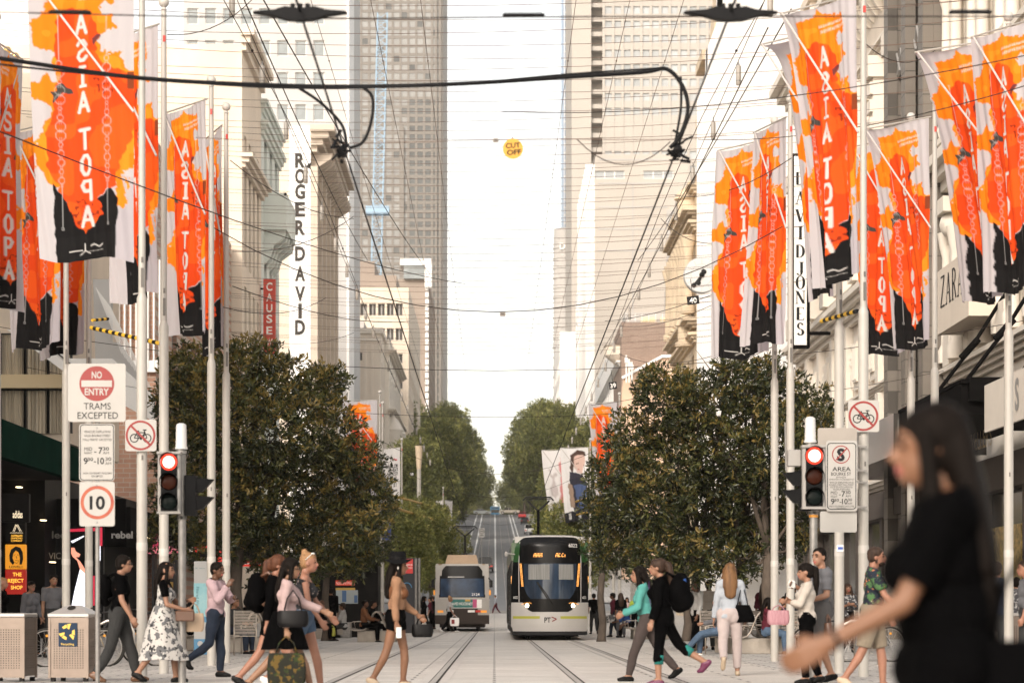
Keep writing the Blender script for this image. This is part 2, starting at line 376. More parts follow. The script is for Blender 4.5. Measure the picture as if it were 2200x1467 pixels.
def block(name, label, side, xs, xo, y0, y1, zt, wall, fo=(), so_=(), wm=('frame_grey', 'glass'), dep=0.3, fn=(1, 2), sn=(1, 2), bar=0.08, zb=None, cat='building', smat=None, fwm=None):
    """a building: front wall faces the camera, street wall faces the street; xs is the street line. fo/so_ are openings in the two walls"""
    zb = zg(y0)-1.0 if zb is None else zb
    xa, xb = min(xs, xo), max(xs, xo); root = thing(name, label, cat, ((xa+xb)/2, (y0+y1)/2, zb)); b = MB()
    facade(b, (xa, y0, zb), XU, ZU, xb-xa, zt-zb, fo, dep)
    if side == 'L': ou, uu = (xs, y0, zb), YU
    else: ou, uu = (xs, y1, zb), -YU
    facade(b, ou, uu, ZU, y1-y0, zt-zb, so_, dep, 0 if smat is None else 1)
    xf = xa if side == 'L' else xb
    b.add([(xf, y1, zb), (xf, y0, zb), (xf, y0, zt), (xf, y1, zt)] if side == 'L' else [(xf, y0, zb), (xf, y1, zb), (xf, y1, zt), (xf, y0, zt)], [(0, 1, 2, 3)])
    b.add([(xb, y1, zb), (xa, y1, zb), (xa, y1, zt), (xb, y1, zt)], [(0, 1, 2, 3)])
    b.add([(xa, y0, zt), (xb, y0, zt), (xb, y1, zt), (xa, y1, zt)], [(0, 1, 2, 3)])
    b.build('wall', [wall] if smat is None else [wall, smat], root, world=True)
    if fo: windows(root, (xa, y0, zb), XU, ZU, fo, dep, fwm or wm, fn[0], fn[1], bar)
    if so_: windows(root, ou, uu, ZU, so_, dep, wm, sn[0], sn[1], bar)
    return root
def part(root, name, mats, fn, **k):
    b = MB(); fn(b); return b.build(name, mats, root, world=True, **k)
def boxes(root, name, m, *bs):
    b = MB()
    for q in bs: b.box(*q)
    return b.build(name, m, root, world=True)
def cornice(root, m, x, y0, y1, z, h, proj, side, name='cornice', steps=3):
    b = MB(); s = 1 if side == 'L' else -1
    for i in range(steps):
        p = proj*(i+1)/steps; b.box(x, x+s*p, y0-p, y1+0.02*i, z+h*i/steps+0.002, z+h*(i+1)/steps)
    return b.build(name, m, root, world=True)

# ---------------------------------------------------------------- left side of the street
LX, RX = -15.0, 15.0
# far grey modern block, top left
fo = gops(0, 19.0, 9, 0.62, 20, 80, 16, 0.5)
block('office_block', 'grey office block with square windows rising behind the beige building', 'L', -17.3, -36.4, 300, 330, 90, 'pale_grey_wall', fo, wm=('frame_white', 'glass_pale'), fn=(1, 1), bar=0.2, zb=0)
# near beige concrete building with stained side wall and thin window strips on the street
Y0 = F*15/(U0-520)
r = block('concrete_building', 'beige concrete building with a blank stained side wall', 'L', LX, -34, Y0, Y0+12.5, PZ(95, Y0), 'beige_wall',
    so_=gops(0.8, 11.6, 4, 0.5, 9, 21.5, 1, 0.98)+gops(0.8, 11.6, 4, 0.5, 22.5, 30.5, 1, 0.98), sn=(1, 6), wm=('frame_white', 'glass'))
boxes(r, 'parapet', 'white_wall', (LX-8, LX-7.6, Y0+0.5, Y0+9, PZ(95, Y0), PZ(0, Y0)), (-34, LX-8, Y0+0.5, Y0+9, PZ(95, Y0), PZ(92, Y0)+3))
cornice(r, 'cream_wall', LX, Y0, Y0+12.5, PZ(360, Y0), 0.8, 0.7, 'L'); cornice(r, 'cream_wall', LX, Y0, Y0+12.5, PZ(110, Y0), 1.2, 0.8, 'L')
# pale green front with a bracketed balcony
Y1 = Y0+12.6; Y1e = F*15/(U0-600)
r = block('green_white_building', 'pale greenish white building front with a bracketed balcony', 'L', LX, -24, Y1, Y1e, PZ(215, Y1), 'mint_wall', so_=gops(1, Y1e-Y1-0.6, 3, 0.5, 10, 34, 4, 0.7), wm=('frame_white', 'glass_pale'), sn=(2, 3))
cornice(r, 'mint_wall', LX, Y1, Y1e, PZ(290, Y1), 0.9, 0.5, 'L'); cornice(r, 'mint_wall', LX, Y1, Y1e, PZ(215, Y1)-0.8, 0.8, 0.45, 'L')
def balc(b):
    za, zc = PZ(500, Y1+3), PZ(455, Y1+3)
    b.box(LX, LX+1.5, Y1+1.5, Y1+9, za, za+0.35); b.box(LX+1.35, LX+1.5, Y1+1.5, Y1+9, zc+0.8, zc+1.0)
    for k in range(14): b.cyl((LX+1.42, Y1+1.7+k*0.55, za+0.35), (LX+1.42, Y1+1.7+k*0.55, zc+0.8), 0.09, n=6)
    b.box(LX, LX+1.5, Y1+1.5, Y1+1.65, za+0.35, zc+1.0)
    for k in range(5):
        y = Y1+1.9+k*1.7
        b.poly([(0, 0), (1.4, 0), (1.3, -0.5), (0.6, -1.0), (0.35, -1.8), (0, -2.2)], (LX, y, za), XU, ZU, 0.5)
part(r, 'balcony', 'mint_wall', balc)
# tall shop building with the vertical painted name
Y2 = F*15/(U0-668); Y2e = F*15/(U0-714)
r = block('corniced_building', 'tall building with heavy bracketed cornice and grey name painted down its white edge', 'L', LX, -30, Y2, Y2e, PZ(282, Y2), 'beige_wall', so_=gops(1, Y2e-Y2-1, 5, 0.42, 14, 34, 1, 0.98), wm=('frame_brown', 'glass'), sn=(1, 6), smat='cream_wall')
xl = PX(622, Y2); b = MB(); b.box(xl, LX-0.02, Y2-0.12, Y2, 0, PZ(272, Y2)); sp = b.build('sign_panel', 'white_wall', r, world=True)
b = MB(); xc = PX(645, Y2)
for ch, v in zip('ROGERDAVID', (345, 379, 412, 450, 489, 545, 588, 631, 668, 703)):
    b.text(ch, (xc, Y2-0.13, PZ(v, Y2)), XU, ZU, 30*Y2/F, 22*Y2/F if ch != 'I' else None, bold=0.045)
b.beam((xc+0.35, Y2-0.13, PZ(366, Y2)), (xc+0.75, Y2-0.13, PZ(353, Y2)), 0.12, 0.12)
b.poly([(0.45, 0.55), (0.95, 0.95), (0.85, 0.3)], (xc, Y2-0.135, PZ(373, Y2)), XU, ZU)
lt = b.build('lettering', 'letter_grey', sp); 
for p in lt.data.vertices: p.co -= r.location
b = MB(); zc = PZ(300, Y2)
for i in range(4): b.box(LX, LX+0.5*(i+1), Y2-0.4*i, Y2e+1, zc-1.0+0.5*i, zc-0.5+0.5*i)
for k in range(18): b.poly([(0, 0), (1.7, 0), (1.6, -0.4), (0.5, -1.1), (0, -1.6)], (LX+0.01, Y2+1+k*1.6, zc-0.98), XU, ZU, 0.5)
b.build('cornice', 'cream_dark', r, world=True)
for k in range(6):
    b = MB(); y = Y2+0.3+k*(Y2e-Y2-0.6)/5; b.box(LX, LX+0.55, y-0.45, y+0.45, 12, zc-2.2); b.build('pilaster', 'cream_dark', r, world=True)
# red vertical blade sign
t = thing('blade_sign', 'red vertical blade sign with white letters on the pale green front', 'sign', (-14.2, 164, PZ(740, 164)))
mat('sign_red', (0.55, 0.045, 0.02), 0.5, var=0.05, scale=2)
sx = PX(579, 164)
b = MB(); b.box(sx-0.39, sx+0.39, 163.9, 164.3, PZ(760, 164), PZ(600, 164)); b.build('panel', 'sign_red', t, world=True)
b = MB()
for ch, v in zip('CAUSEW', (616, 639, 662, 685, 710, 735)): b.text(ch, (sx, 163.89, PZ(v, 164)), XU, ZU, 17*164/F, 13*164/F, bold=0.02)
b.build('lettering', 'sign_white', t, world=True)
b = MB(); b.beam((sx, 164.1, PZ(620, 164)), (LX+0.02, 164.1, PZ(620, 164)), 0.1, 0.1); b.beam((sx, 164.1, PZ(720, 164)), (LX+0.02, 164.1, PZ(720, 164)), 0.1, 0.1); b.build('bracket', 'black_metal', t, world=True)
t = thing('tower_crane', 'pale blue lattice crane mast standing before the left tower', 'crane', (PX(815, 660), 660, 20)); mat('crane_blue', (0.30, 0.44, 0.58), 0.7); b = MB(); n = 34
pk = lambda i, sx_, sy_: Vector((PX(808+14*i/n, 660)+sx_*1.25, 660+sy_*1.25, PZ(590, 660)+(PZ(30, 660)-PZ(590, 660))*i/n))
for i in range(n):
    for a, c in (((-1, -1), (1, -1)), ((1, -1), (1, 1)), ((1, 1), (-1, 1)), ((-1, 1), (-1, -1))): b.beam(pk(i, *a), pk(i+1, *a), 0.26, 0.26); b.beam(pk(i, *a), pk(i+1, *c), 0.13, 0.13); b.beam(pk(i, *a), pk(i, *c), 0.13, 0.13)
b.build('mast', 'crane_blue', t, world=True); b = MB(); p = pk(8, 0, 0); b.box(p.x-3, p.x+3, 658, 662, p.z-0.4, p.z+1.6); b.build('platform', 'crane_blue', t, world=True)
# grey slab with a white edge
Y3 = F*15/(U0-745)
r = block('slab_building', 'tall blank pale grey slab with a bright white edge', 'L', LX, -16.6, Y3, Y3+9, 78, 'pale_grey_wall')
boxes(r, 'edge_strip', 'white_rib', (LX, LX+0.25, Y3-0.25, Y3+9, 0, 78.2))
# cream building with three small windows, ornate street front
Y4 = F*15/(U0-818); Y4e = F*15/(U0-852); X4 = PX(720, Y4)
za = PZ(716, Y4); fo = [(PX(u, Y4)-X4, PZ(774, Y4)+1, PX(u+6, Y4)-X4, PZ(757, Y4)+1) for u in (747, 759, 772)]
r = block('cream_building', 'low cream building with three tiny windows high on its side', 'L', LX, X4, Y4, Y4+12, za, 'cream_wall', fo, zb=-1, wm=('frame_dark', 'glass_dark'), fn=(1, 1), bar=0.1,
    so_=gops(0.5, 11.5, 3, 0.4, 16, 36, 4, 0.6))
boxes(r, 'parapet', 'cream_pale', (X4, LX+0.3, Y4-0.3, Y4+12, za+0.002, za+0.7), (X4, LX+0.15, Y4-0.15, Y4+0.1, za-1.0, za-0.6))
for k in range(4): boxes(r, 'pilaster', 'cream_wall', (X4+2+k*0.9, X4+2.35+k*0.9, Y4-0.15, Y4, 4, za-1.2))
r = block('ornate_building', 'narrow white ornate building front beside the low cream building', 'L', LX+0.6, -24, Y4+12.1, Y4e, za+0.5, 'cream_pale', so_=gops(2, Y4e-Y4-14, 7, 0.4, 3, za-4, 5, 0.62), wm=('frame_grey', 'glass'), sn=(2, 3))
for z in (12, 20, 28, 36): cornice(r, 'cream_pale', LX+0.6, Y4+12.1, Y4e, z, 0.7, 1.0, 'L')
for k in range(4):
    b = MB(); y = Y4+16+k*8; b.lathe([(0.02, 0), (1.2, 0.8), (1.5, 1.4), (1.5, 4.6), (1.7, 5.0), (1.0, 6.2), (0.2, 7.2), (0.02, 7.3)], (LX+0.8, y, 21), 10); b.lathe([(0.02, 0), (1.1, 0.8), (1.3, 1.4), (1.3, 3.6), (1.5, 4.0), (0.02, 4.4)], (LX+0.8, y, 13), 10); b.build('bay', 'cream_pale', r, world=True, smooth='auto')
# beige offices behind
Y5 = F*15/(U0-878); X5 = PX(700, Y5)
fo = [(PX(u, Y5)-X5, PZ(v+26, Y5)+1, PX(u+15, Y5)-X5, PZ(v, Y5)+1) for v in (652, 705) for u in (755, 774, 793, 812, 831, 850)]+[(PX(u, Y5)-X5, PZ(v+20, Y5)+1, PX(u+15, Y5)-X5, PZ(v, Y5)+1) for v in (760, 815) for u in (831, 850)]
r = block('beige_offices', 'beige office building with two rows of dark windows in front of the tower', 'L', LX, X5, Y5, Y5+70, PZ(618, Y5), 'beige_wall', fo, zb=-1, fn=(2, 1), bar=0.25, dep=0.7, wm=('frame_grey', 'glass_dark'), so_=gops(2, 68, 10, 0.5, 14, 50, 8, 0.55))
boxes(r, 'plant_room', 'brown_wall', (X5, PX(850, Y5), Y5+4, Y5+40, PZ(618, Y5), PZ(585, Y5)), (X5, PX(800, Y5), Y5+8, Y5+30, PZ(585, Y5), PZ(548, Y5)))
r = block('grey_gabled_house', 'small grey gabled block on the roof line above the cream building', 'L', PX(782, 420), PX(735, 420), 419.7, Y5-0.2, PZ(690, 420), 'grey_wall', zb=0)
# slim tower with a projecting glass box
Y6 = F*15/(U0-922); X6 = PX(845, Y6)
r = block('brown_tower', 'dark brown slim tower with a white glass box on top', 'L', LX, X6, Y6, Y6+60, PZ(600, Y6), 'brown_wall', zb=0, so_=gops(1, 58, 14, 0.6, 30, 76, 14, 0.6))
boxes(r, 'glass_box', 'white_rib', (PX(860, Y6), LX+0.5, Y6-2, Y6+8, PZ(572, Y6), PZ(558, Y6)), (PX(913, Y6), LX+0.6, Y6-2, Y6-0.5, PZ(620, Y6), PZ(572, Y6)))
boxes(r, 'glass_wall', 'glass_pale', (PX(868, Y6), PX(912, Y6), Y6-1.5, Y6-0.2, PZ(600, Y6), PZ(572, Y6)))
b = MB()
for k in range(44): b.box(PX(914, Y6), PX(921, Y6), Y6-1.2, Y6-0.05, 8+k*1.55, 8+k*1.55+1.2)
b.build('balcony_stack', 'white_rib', r, world=True)
# the tall left tower
Y7 = 1000; XA, XB = PX(742, Y7), PX(945, Y7); zt = 262
root = thing('tall_tower', 'tall grey gridded office tower on the left of the sky', 'tower', ((XA+XB)/2, Y7+30, 0)); b = MB()
b.box(XA, XB, Y7+0.6, Y7+100, 0, zt)
nx = 12; wx = (XB-XA)/nx
for i in range(nx+1):
    x = XA+i*wx; b.box(x-0.45, x+0.45, Y7-0.1, Y7+0.6, 0, zt)
for k in range(76): b.box(XA, XB, Y7+0.1, Y7+0.6, 3.4*k+0.002, 3.4*k+1.15)
b.box(PX(860, Y7), PX(868, Y7), Y7-1.2, Y7-0.1, 0, 190); b.box(PX(935, Y7), PX(939, Y7), Y7-1.0, Y7-0.1, 0, zt)
b.build('wall', 'tower_grey', root, world=True)
for k in range(76):
    z = 3.4*k; b = MB()
    for i in range(nx):
        g = 1 if (XA+i*wx) > PX(863, Y7) and z < 200 or (i*7+k*3) % 11 == 0 else 0
        b.box(XA+i*wx+0.45, XA+(i+1)*wx-0.45, Y7+0.3, Y7+0.59, z+1.15, z+3.4, g)
    b.build('window_band', ['tower_glass', 'glass'], root, world=True)
boxes(root, 'street_face', 'tower_stone', *[(XB, XB+1.2, Y7+3+k*8, Y7+8+k*8, 0, zt) for k in range(12)])

# ---------------------------------------------------------------- right side of the street
Y8 = 690; XA, XB = PX(1228, Y8), PX(1540, Y8)
root = thing('stone_tower', 'tall pale stone tower with bands of windows on the right of the sky', 'tower', ((XA+XB)/2, Y8+20, 0)); b = MB()
xr, xr2 = PX(1270, Y8), PX(1297, Y8)
b.box(XA, xr, Y8-0.5, Y8+60, 0, 190); b.box(xr, xr2, Y8+5, Y8+60, 0, 190); b.box(xr2, XB, Y8+0.8, Y8+60, 0, 190)
for k in range(49): 
    z = 3.9*k; b.box(xr2, XB, Y8, Y8+0.8, z+0.002, z+(3.88 if k in (32, 33) else 1.9)); b.box(xr-0.4, xr2, Y8+1, Y8+4.98, z, z+1.2)
for i in range(13):
    x = xr2+i*(XB-xr2)/12; b.box(x-0.35, x+0.35, Y8-0.2, Y8+0.8, 0, 190)
b.build('wall', 'tower_stone', root, world=True)
for k in range(49):
    b = MB(); z = 3.9*k
    if k in (32, 33): continue
    for i in range(12):
        x = xr2+i*(XB-xr2)/12; b.box(x+0.35, x+(XB-xr2)/12-0.35, Y8+0.4, Y8+0.79, z+1.9, z+3.9)
    b.build('window_band', 'tower_pane', root, world=True)
XA, XB = PX(1212, 1150), PX(1232, 1150)
root = thing('glass_tower', 'narrow blue glass tower edge behind the pale stone tower', 'tower', ((XA+XB)/2, 1160, 0)); b = MB()
b.box(XA, XB+20, 1151, 1200, 0, 300); b.build('glass_wall', 'glass_blue', root, world=True)
b = MB()
for k in range(86): b.box(XA-0.1, XB+20, 1150.6, 1151, 3.5*k, 3.5*k+0.5)
for k in range(7): b.box(XA+k*1.6, XA+k*1.6+0.3, 1150.5, 1151, 0, 300)
b.build('mullion', 'frame_white', root, world=True)
# rounded concrete tower far down the street, with two letters of its sign showing
root = thing('round_tower', 'round grey concrete tower with pale letters at its top', 'tower', (PX(1213, 800), 815, 0)); b = MB()
xc, R = PX(1216, 800), 26*800/F
b.lathe([(R, 0), (R, PZ(512, 800)), (R*0.97, PZ(500, 800)), (R*0.97, PZ(490, 800)), (R*0.8, PZ(488, 800))], (xc, 800+R, 0), 28); b.build('shaft', 'grey_wall', root, world=True, smooth='auto')
b = MB()
for k in range(34): b.lathe([(R+0.05, 0), (R+0.25, 0.1), (R+0.25, 0.5), (R+0.05, 0.6)], (xc, 800+R, 12+k*3.1), 28)
b.build('floor_ring', 'grey_wall', root, world=True)
b = MB(); b.text('De', (PX(1213, 800), 800-0.4, PZ(529, 800)), XU, ZU, 13*800/F, bold=0.02); b.build('lettering', 'sign_white', root, world=True)
# slim white building with fins
Ya = F*15/(1262-U0); r = block('white_finned_building', 'slim white building with vertical fins before the round tower', 'R', RX, 30, Ya, Ya+60, PZ(540, Ya), 'white_wall', zb=0, so_=gops(1, 59, 9, 0.6, 20, 58, 10, 0.6), wm=('frame_white', 'glass'))
r2 = block('white_low_building', 'low white building with grey window strips near the trees', 'R', RX, 26, 585, 640, PZ(712, 585), 'white_wall', zb=10, so_=gops(1, 54, 8, 0.6, 8, 50, 8, 0.6), wm=('frame_grey', 'glass'))
# big blank grey-beige block
Yb = F*15/(1278-U0); Xb = PX(1478, Yb)
fo = [(PX(u, Yb)-RX, PZ(384, Yb)+1, PX(u2, Yb)-RX, PZ(367, Yb)+1) for u, u2 in ((1278, 1342), (1382, 1447))]
r = block('blank_block', 'large blank beige grey block with two short window strips near its top', 'R', RX, Xb, Yb, Yb+42, PZ(332, Yb), 'block_wall', fo, zb=-1, wm=('frame_white', 'tower_pane'), fn=(3, 1), bar=0.2,
   so_=gops(1, 41, 5, 0.75, 6, 64, 17, 0.55), sn=(3, 1))
b = MB()
for v in (345, 396, 447, 494, 540): b.box(RX+0.5, Xb-3, Yb-0.06, Yb, PZ(v, Yb), PZ(v, Yb)+0.25)
b.box(PX(1358, Yb), PX(1361, Yb), Yb-0.07, Yb, 30, PZ(396, Yb)); b.build('joint', 'grey_wall', r, world=True)
boxes(r, 'grey_wing', 'grey_wall', (Xb-3.2, Xb+0.5, Yb-0.4, Yb+20, 0, PZ(452, Yb)))  # narrow wing in the greyer wall colour
b = MB()
for k in range(9): b.box(RX-1.4, RX, Yb+0.4+k*4.6, Yb+0.7+k*4.6, 6, PZ(352, Yb))
for k in range(20): b.box(RX-1.1, RX-0.1, Yb+0.3, Yb+41, 8+k*3, 8.5+k*3)
b.build('fin', 'white_rib', r, world=True)
# brown brick wall with a rooftop plant room, peach gable in front
Yc = F*15/(1335-U0)-2; Xc = PX(1480, Yc)
r = block('brown_brick_building', 'windowless brown brick wall below a grey plant room', 'R', PX(1335, Yc), Xc, Yc, Yc+20, PZ(692, Yc), 'brown_brick', zb=-1)
for q in ((PX(1346, Yc), PX(1450, Yc), Yc+3, Yc+10, PZ(690, Yc), PZ(665, Yc)), (PX(1440, Yc), PX(1470, Yc), Yc+3, Yc+10, PZ(690, Yc), PZ(605, Yc))): boxes(r, 'plant_room', 'grey_wall', q)
boxes(r, 'handrail', 'frame_white', *[(PX(1335, Yc)+k*0.8, PX(1335, Yc)+k*0.8+0.06, Yc+0.2, Yc+0.26, PZ(692, Yc), PZ(692, Yc)+1.0) for k in range(8)])
for q in ((PX(1380, Yc), PX(1413, Yc), Yc+2.7, Yc+2.98, PZ(688, Yc), PZ(676, Yc)), (PX(1422, Yc), PX(1441, Yc), Yc+2.7, Yc+2.98, PZ(685, Yc), PZ(676, Yc))): boxes(r, 'blind', 'cream_band', q)
def gable(b):
    pts = [(1336, 1300), (1336, 842), (1340, 812), (1420, 768), (1470, 766), (1470, 1300)]
    b.poly([(PX(u, Yc-3), PZ(v, Yc-3)) for u, v in reversed(pts)], (0, Yc-3, 0), XU, ZU, 2.8)
g = thing('peach_gabled_building', 'peach gable wall with a thin white roof edge below the brown brick', 'building', (PX(1400, Yc), Yc-2, 0)); part(g, 'wall', 'peach_wall', gable)
b = MB(); b.beam((PX(1336, Yc-3), Yc-3.1, PZ(812, Yc-3)), (PX(1420, Yc-3), Yc-3.1, PZ(767, Yc-3)), 0.5, 0.3); b.beam((PX(1420, Yc-3), Yc-3.1, PZ(766, Yc-3)), (PX(1470, Yc-3), Yc-3.1, PZ(764, Yc-3)), 0.5, 0.3)
b.build('roof_edge', 'white_wall', g, world=True)
for k, (u, v) in enumerate(((1344, 772), (1350, 780), (1356, 786))): b = MB(); b.box(PX(u, Yc-5), PX(u+3, Yc-5), Yc-5, Yc-4.8, PZ(830, Yc), PZ(v, Yc)); b.box(PX(u-2, Yc-5), PX(u+5, Yc-5), Yc-5.1, Yc-4.9, PZ(v+16, Yc), PZ(v+6, Yc)); b.build('antenna', 'frame_white', g, world=True)
# white corner building with balcony on the street
Yd = Yc+3; r = block('white_corner_building', 'white rendered building with a small corner balcony', 'R', RX, PX(1336, Yd), Yd, Yb-0.3, PZ(695, Yd), 'white_wall', zb=-1, so_=gops(1, 70, 14, 0.45, 5, 32, 6, 0.55), wm=('frame_grey', 'glass'), sn=(2, 2))
b = MB(); zz = PZ(775, Yd)
b.lathe([(0.02, 0), (0.6, 0.3), (1.5, 1.0), (1.9, 1.4), (1.9, 2.4), (2.1, 2.5), (0.02, 2.6)], (RX, Yd+2, zz-0.6), 12); b.build('balcony', 'cream_wall', r, world=True)
for z in (12, 20, 30): cornice(r, 'white_wall', RX, Yd, Yb-1, z, 0.6, 0.6, 'R')
# domed stone building with columns
Ye = F*15/(1500-U0)+1.5; Yee = F*15/(1452-U0)
r = block('domed_stone_building', 'weathered yellow stone building with columns and corner turrets', 'R', RX, 24, Ye, Yee, PZ(395, Ye), 'stone_wall', zb=-1, so_=gops(1, Yee-Ye-1, 4, 0.45, 2, 36, 5, 0.66), wm=('frame_brown', 'glass_dark'), sn=(2, 2))
for v in (880, 835, 720, 690, 480, 455, 400): cornice(r, 'stone_wall', RX, Ye, Yee, PZ(v, Ye)-0.5, 0.7, 1.1 if v in (835, 690, 455) else 0.7, 'R')
for k in range(9):
    y = Ye+1+k*(Yee-Ye-2)/8
    for z0, z1 in ((PZ(1080, Ye), PZ(840, Ye)-0.6), (PZ(685, Ye)+0.5, PZ(485, Ye)-0.6)):
        b = MB(); b.lathe([(0.55, z0), (0.55, z0+0.5), (0.42, z0+0.6), (0.36, z1-1.2), (0.5, z1-0.7), (0.65, z1-0.1), (0.65, z1)], (RX-0.55, y, 0), 10); b.build('column', 'stone_wall', r, world=True, smooth='auto')
for (u, vb, vt, rr) in ((1483, 470, 388, 1.0), (1462, 745, 640, 0.9), (1476, 745, 655, 0.7)):
    y = Ye+3 if u > 1470 else Yee-1; z0, z1 = PZ(vb, y), PZ(vt, y); h = z1-z0
    b = MB(); b.lathe([(rr*1.3, z0), (rr*1.3, z0+h*0.1), (rr, z0+h*0.12), (rr, z0+h*0.45), (rr*1.25, z0+h*0.5), (rr*1.0, z0+h*0.66), (rr*0.5, z0+h*0.8), (rr*0.15, z0+h*0.86), (rr*0.25, z0+h*0.9), (0.05, z1)], (PX(u, y), y, 0), 12); b.build('turret', 'stone_wall', r, world=True, smooth='auto')
# its clock tower, rising out of the frame
root = thing('clock_tower', 'pale yellow stone tower spire at the top beside the white ribbed wall', 'tower', (PX(1540, 215), 220, 30)); b = MB()
xa, xb = PX(1515, 214), PX(1600, 214); b.box(xa+0.5, xb, 214, 220, 30, PZ(130, 214))
for k, v in enumerate((320, 250, 190, 130)): b.box(xa-0.3*(k % 2), xb, 213.6, 220.4, PZ(v, 214), PZ(v, 214)+0.8)
b.poly([(xa+0.5, PZ(130, 214)), (xb, PZ(130, 214)), (xb, PZ(-60, 214)), (PX(1545, 214), PZ(-60, 214)), (PX(1535, 214), PZ(60, 214))], (0, 214.2, 0), XU, ZU, 5)
b.cyl((xa+0.6, 213.7, PZ(310, 214)), (xa+0.6, 213.7, PZ(200, 214)), 0.4, n=8); b.cyl((xa+2.0, 213.7, PZ(310, 214)), (xa+2.0, 213.7, PZ(200, 214)), 0.4, n=8)
b.build('spire', 'stone_wall', root, world=True)
# white ribbed metal building
Yf = F*15/(1500-U0); Xf = PX(1830, Yf)
root = thing('white_ribbed_building', 'white windowless building clad in vertical ribbed metal', 'building', (26, 155, 0)); b = MB()
b.box(RX, 40, 123, Yf, -1, PZ(210, Yf)); b.box(RX+0.6, 40, 123.1, Yf-3, PZ(210, Yf), PZ(120, Yf)); b.box(RX+1.4, 40, 123.2, Yf-6, PZ(120, Yf), 75)
b.build('wall', 'white_rib', root, world=True)
b = MB()
for k in range(92):
    y = 123.2+k*0.705; b.box(RX-0.16, RX, y, y+0.3, 6, PZ(210, Yf)); b.box(RX+0.44, RX+0.6, y, min(y+0.3, Yf-3), PZ(210, Yf), PZ(120, Yf)); b.box(RX+1.24, RX+1.4, y, min(y+0.3, Yf-6), PZ(120, Yf), 75)
b.build('rib', 'white_rib', root, world=True)
# ---------------------------------------------------------------- ornate cream department store, right
Yg0, Yg1 = 91.5, 122.9; L = Yg1-Yg0; HZ = 30.0
def yy(u): return F*15/(u-U0)                       # where the right street wall shows at column u
def A(y): return Yg1-y                              # distance along the right wall from its far end
so_ = []
bay = 4.4; nb = 7
for k in range(nb):
    y1 = Yg1-k*bay
    a = k*bay
    so_ += [(a+0.5, 1.2+6.2, a+1.35, 1.2+8.6), (a+1.75, 1.2+6.2, a+2.6, 1.2+8.6), (a+3.0, 1.2+6.2, a+3.85, 1.2+8.6)]
so2 = [(k*bay+1.0+j*1.25, 1+14.2, k*bay+1.95+j*1.25, 1+20.5) for k in range(nb) for j in range(2)]
root = block('cream_store', 'long ornate cream stone department store with cornices and carved panels', 'R', RX, 40, Yg0, Yg1, HZ, 'cream_wall', zb=-1, dep=0.55, cat='building')
b = MB(); facade(b, (RX-0.3, Yg1, -1), -YU, ZU, L, HZ+1, so_+so2, 0.85); b.build('street_front', 'cream_wall', root, world=True)
vis = so_; windows(root, (RX-0.3, Yg1, -1), -YU, ZU, vis, 0.5, ('frame_brown', 'glass_dark'), 1, 2)
windows(root, (RX-0.3, Yg1, -1), -YU, ZU, so2, 0.6, ('frame_grey', 'glass'), 2, 4)
for z, h, p in ((9.2, 0.35, 0.35), (12.6, 0.9, 0.9), (13.7, 0.25, 0.5), (21.8, 0.4, 0.5), (24.6, 1.3, 1.5), (5.4, 0.5, 0.5)): cornice(root, 'cream_pale', RX-0.3, Yg0, Yg1, z, h, p, 'R', steps=4)
for k in range(nb+1):
    b = MB(); y = min(Yg1-0.5, max(Yg0+0.5, Yg1-k*bay)); x = RX-0.3
    b.box(x-0.5, x, y-0.5, y+0.5, 13.95, 21.8); b.box(x-0.7, x, y-0.65, y+0.65, 13.95, 14.9); b.box(x-0.7, x, y-0.65, y+0.65, 21.0, 21.79)
    for j in range(9): b.box(x-0.62, x-0.5, y-0.5, y+0.5, 15.1+j*0.66, 15.55+j*0.66)
    b.box(x-0.3, x, y-0.4, y+0.4, 5.9, 9.2); b.box(x-0.3, x, y-0.4, y+0.4, 9.56, 12.6); b.build('pilaster', 'cream_pale', root, world=True)
for k in range(nb):
    b = MB(); y = Yg1-(k+0.5)*bay; x = RX-0.3
    b.box(x-0.12, x, y-0.75, y+0.75, 9.9, 12.1); b.box(x-0.2, x-0.12, y-0.5, y+0.5, 10.2, 11.8)
    for j in range(5): b.cyl((x-0.2, y-0.4+j*0.2, 10.3), (x-0.2, y-0.4+j*0.2, 11.7), 0.05, n=6)
    for s in (-1, 1):
        for j in range(9):
            a = j*0.75; rr = 0.30-0.026*j
            b.sph((x-0.1, y+s*1.35+rr*math.cos(a), 11.1+rr*math.sin(a)), 0.1, 6, 4)
        b.sph((x-0.08, y+s*1.35, 10.4), (0.1, 0.16, 0.45), 6, 5); b.sph((x-0.08, y+s*1.35, 11.75), (0.1, 0.25, 0.16), 6, 5)
    for j in range(4): b.poly([(0, 0), (-0.6, 0), (-0.5, -0.3), (-0.15, -0.8), (0, -0.9)], (x, y-1.5+j, 24.59), XU, ZU, -0.3)
    b.build('carving', 'cream_pale', root, world=True)
for k in range(3):
    b = MB(); y = Yg0+6+k*9; x = RX-0.2
    b.poly([(-2.2, 0), (2.2, 0), (2.0, 2.2), (1.3, 2.8), (0.9, 4.6), (0, 5.6), (-0.9, 4.6), (-1.3, 2.8), (-2.0, 2.2)], (x-0.4, y, 25.9), -YU, ZU, 1.0)
    b.box(x-0.7, x-0.42, y-1.2, y-0.9, 26, 28.2); b.box(x-0.7, x-0.42, y+0.9, y+1.2, 26, 28.2); b.box(x-0.8, x-0.42, y-1.5, y+1.5, 28.2, 28.6); b.build('gable', 'cream_wall', root, world=True)
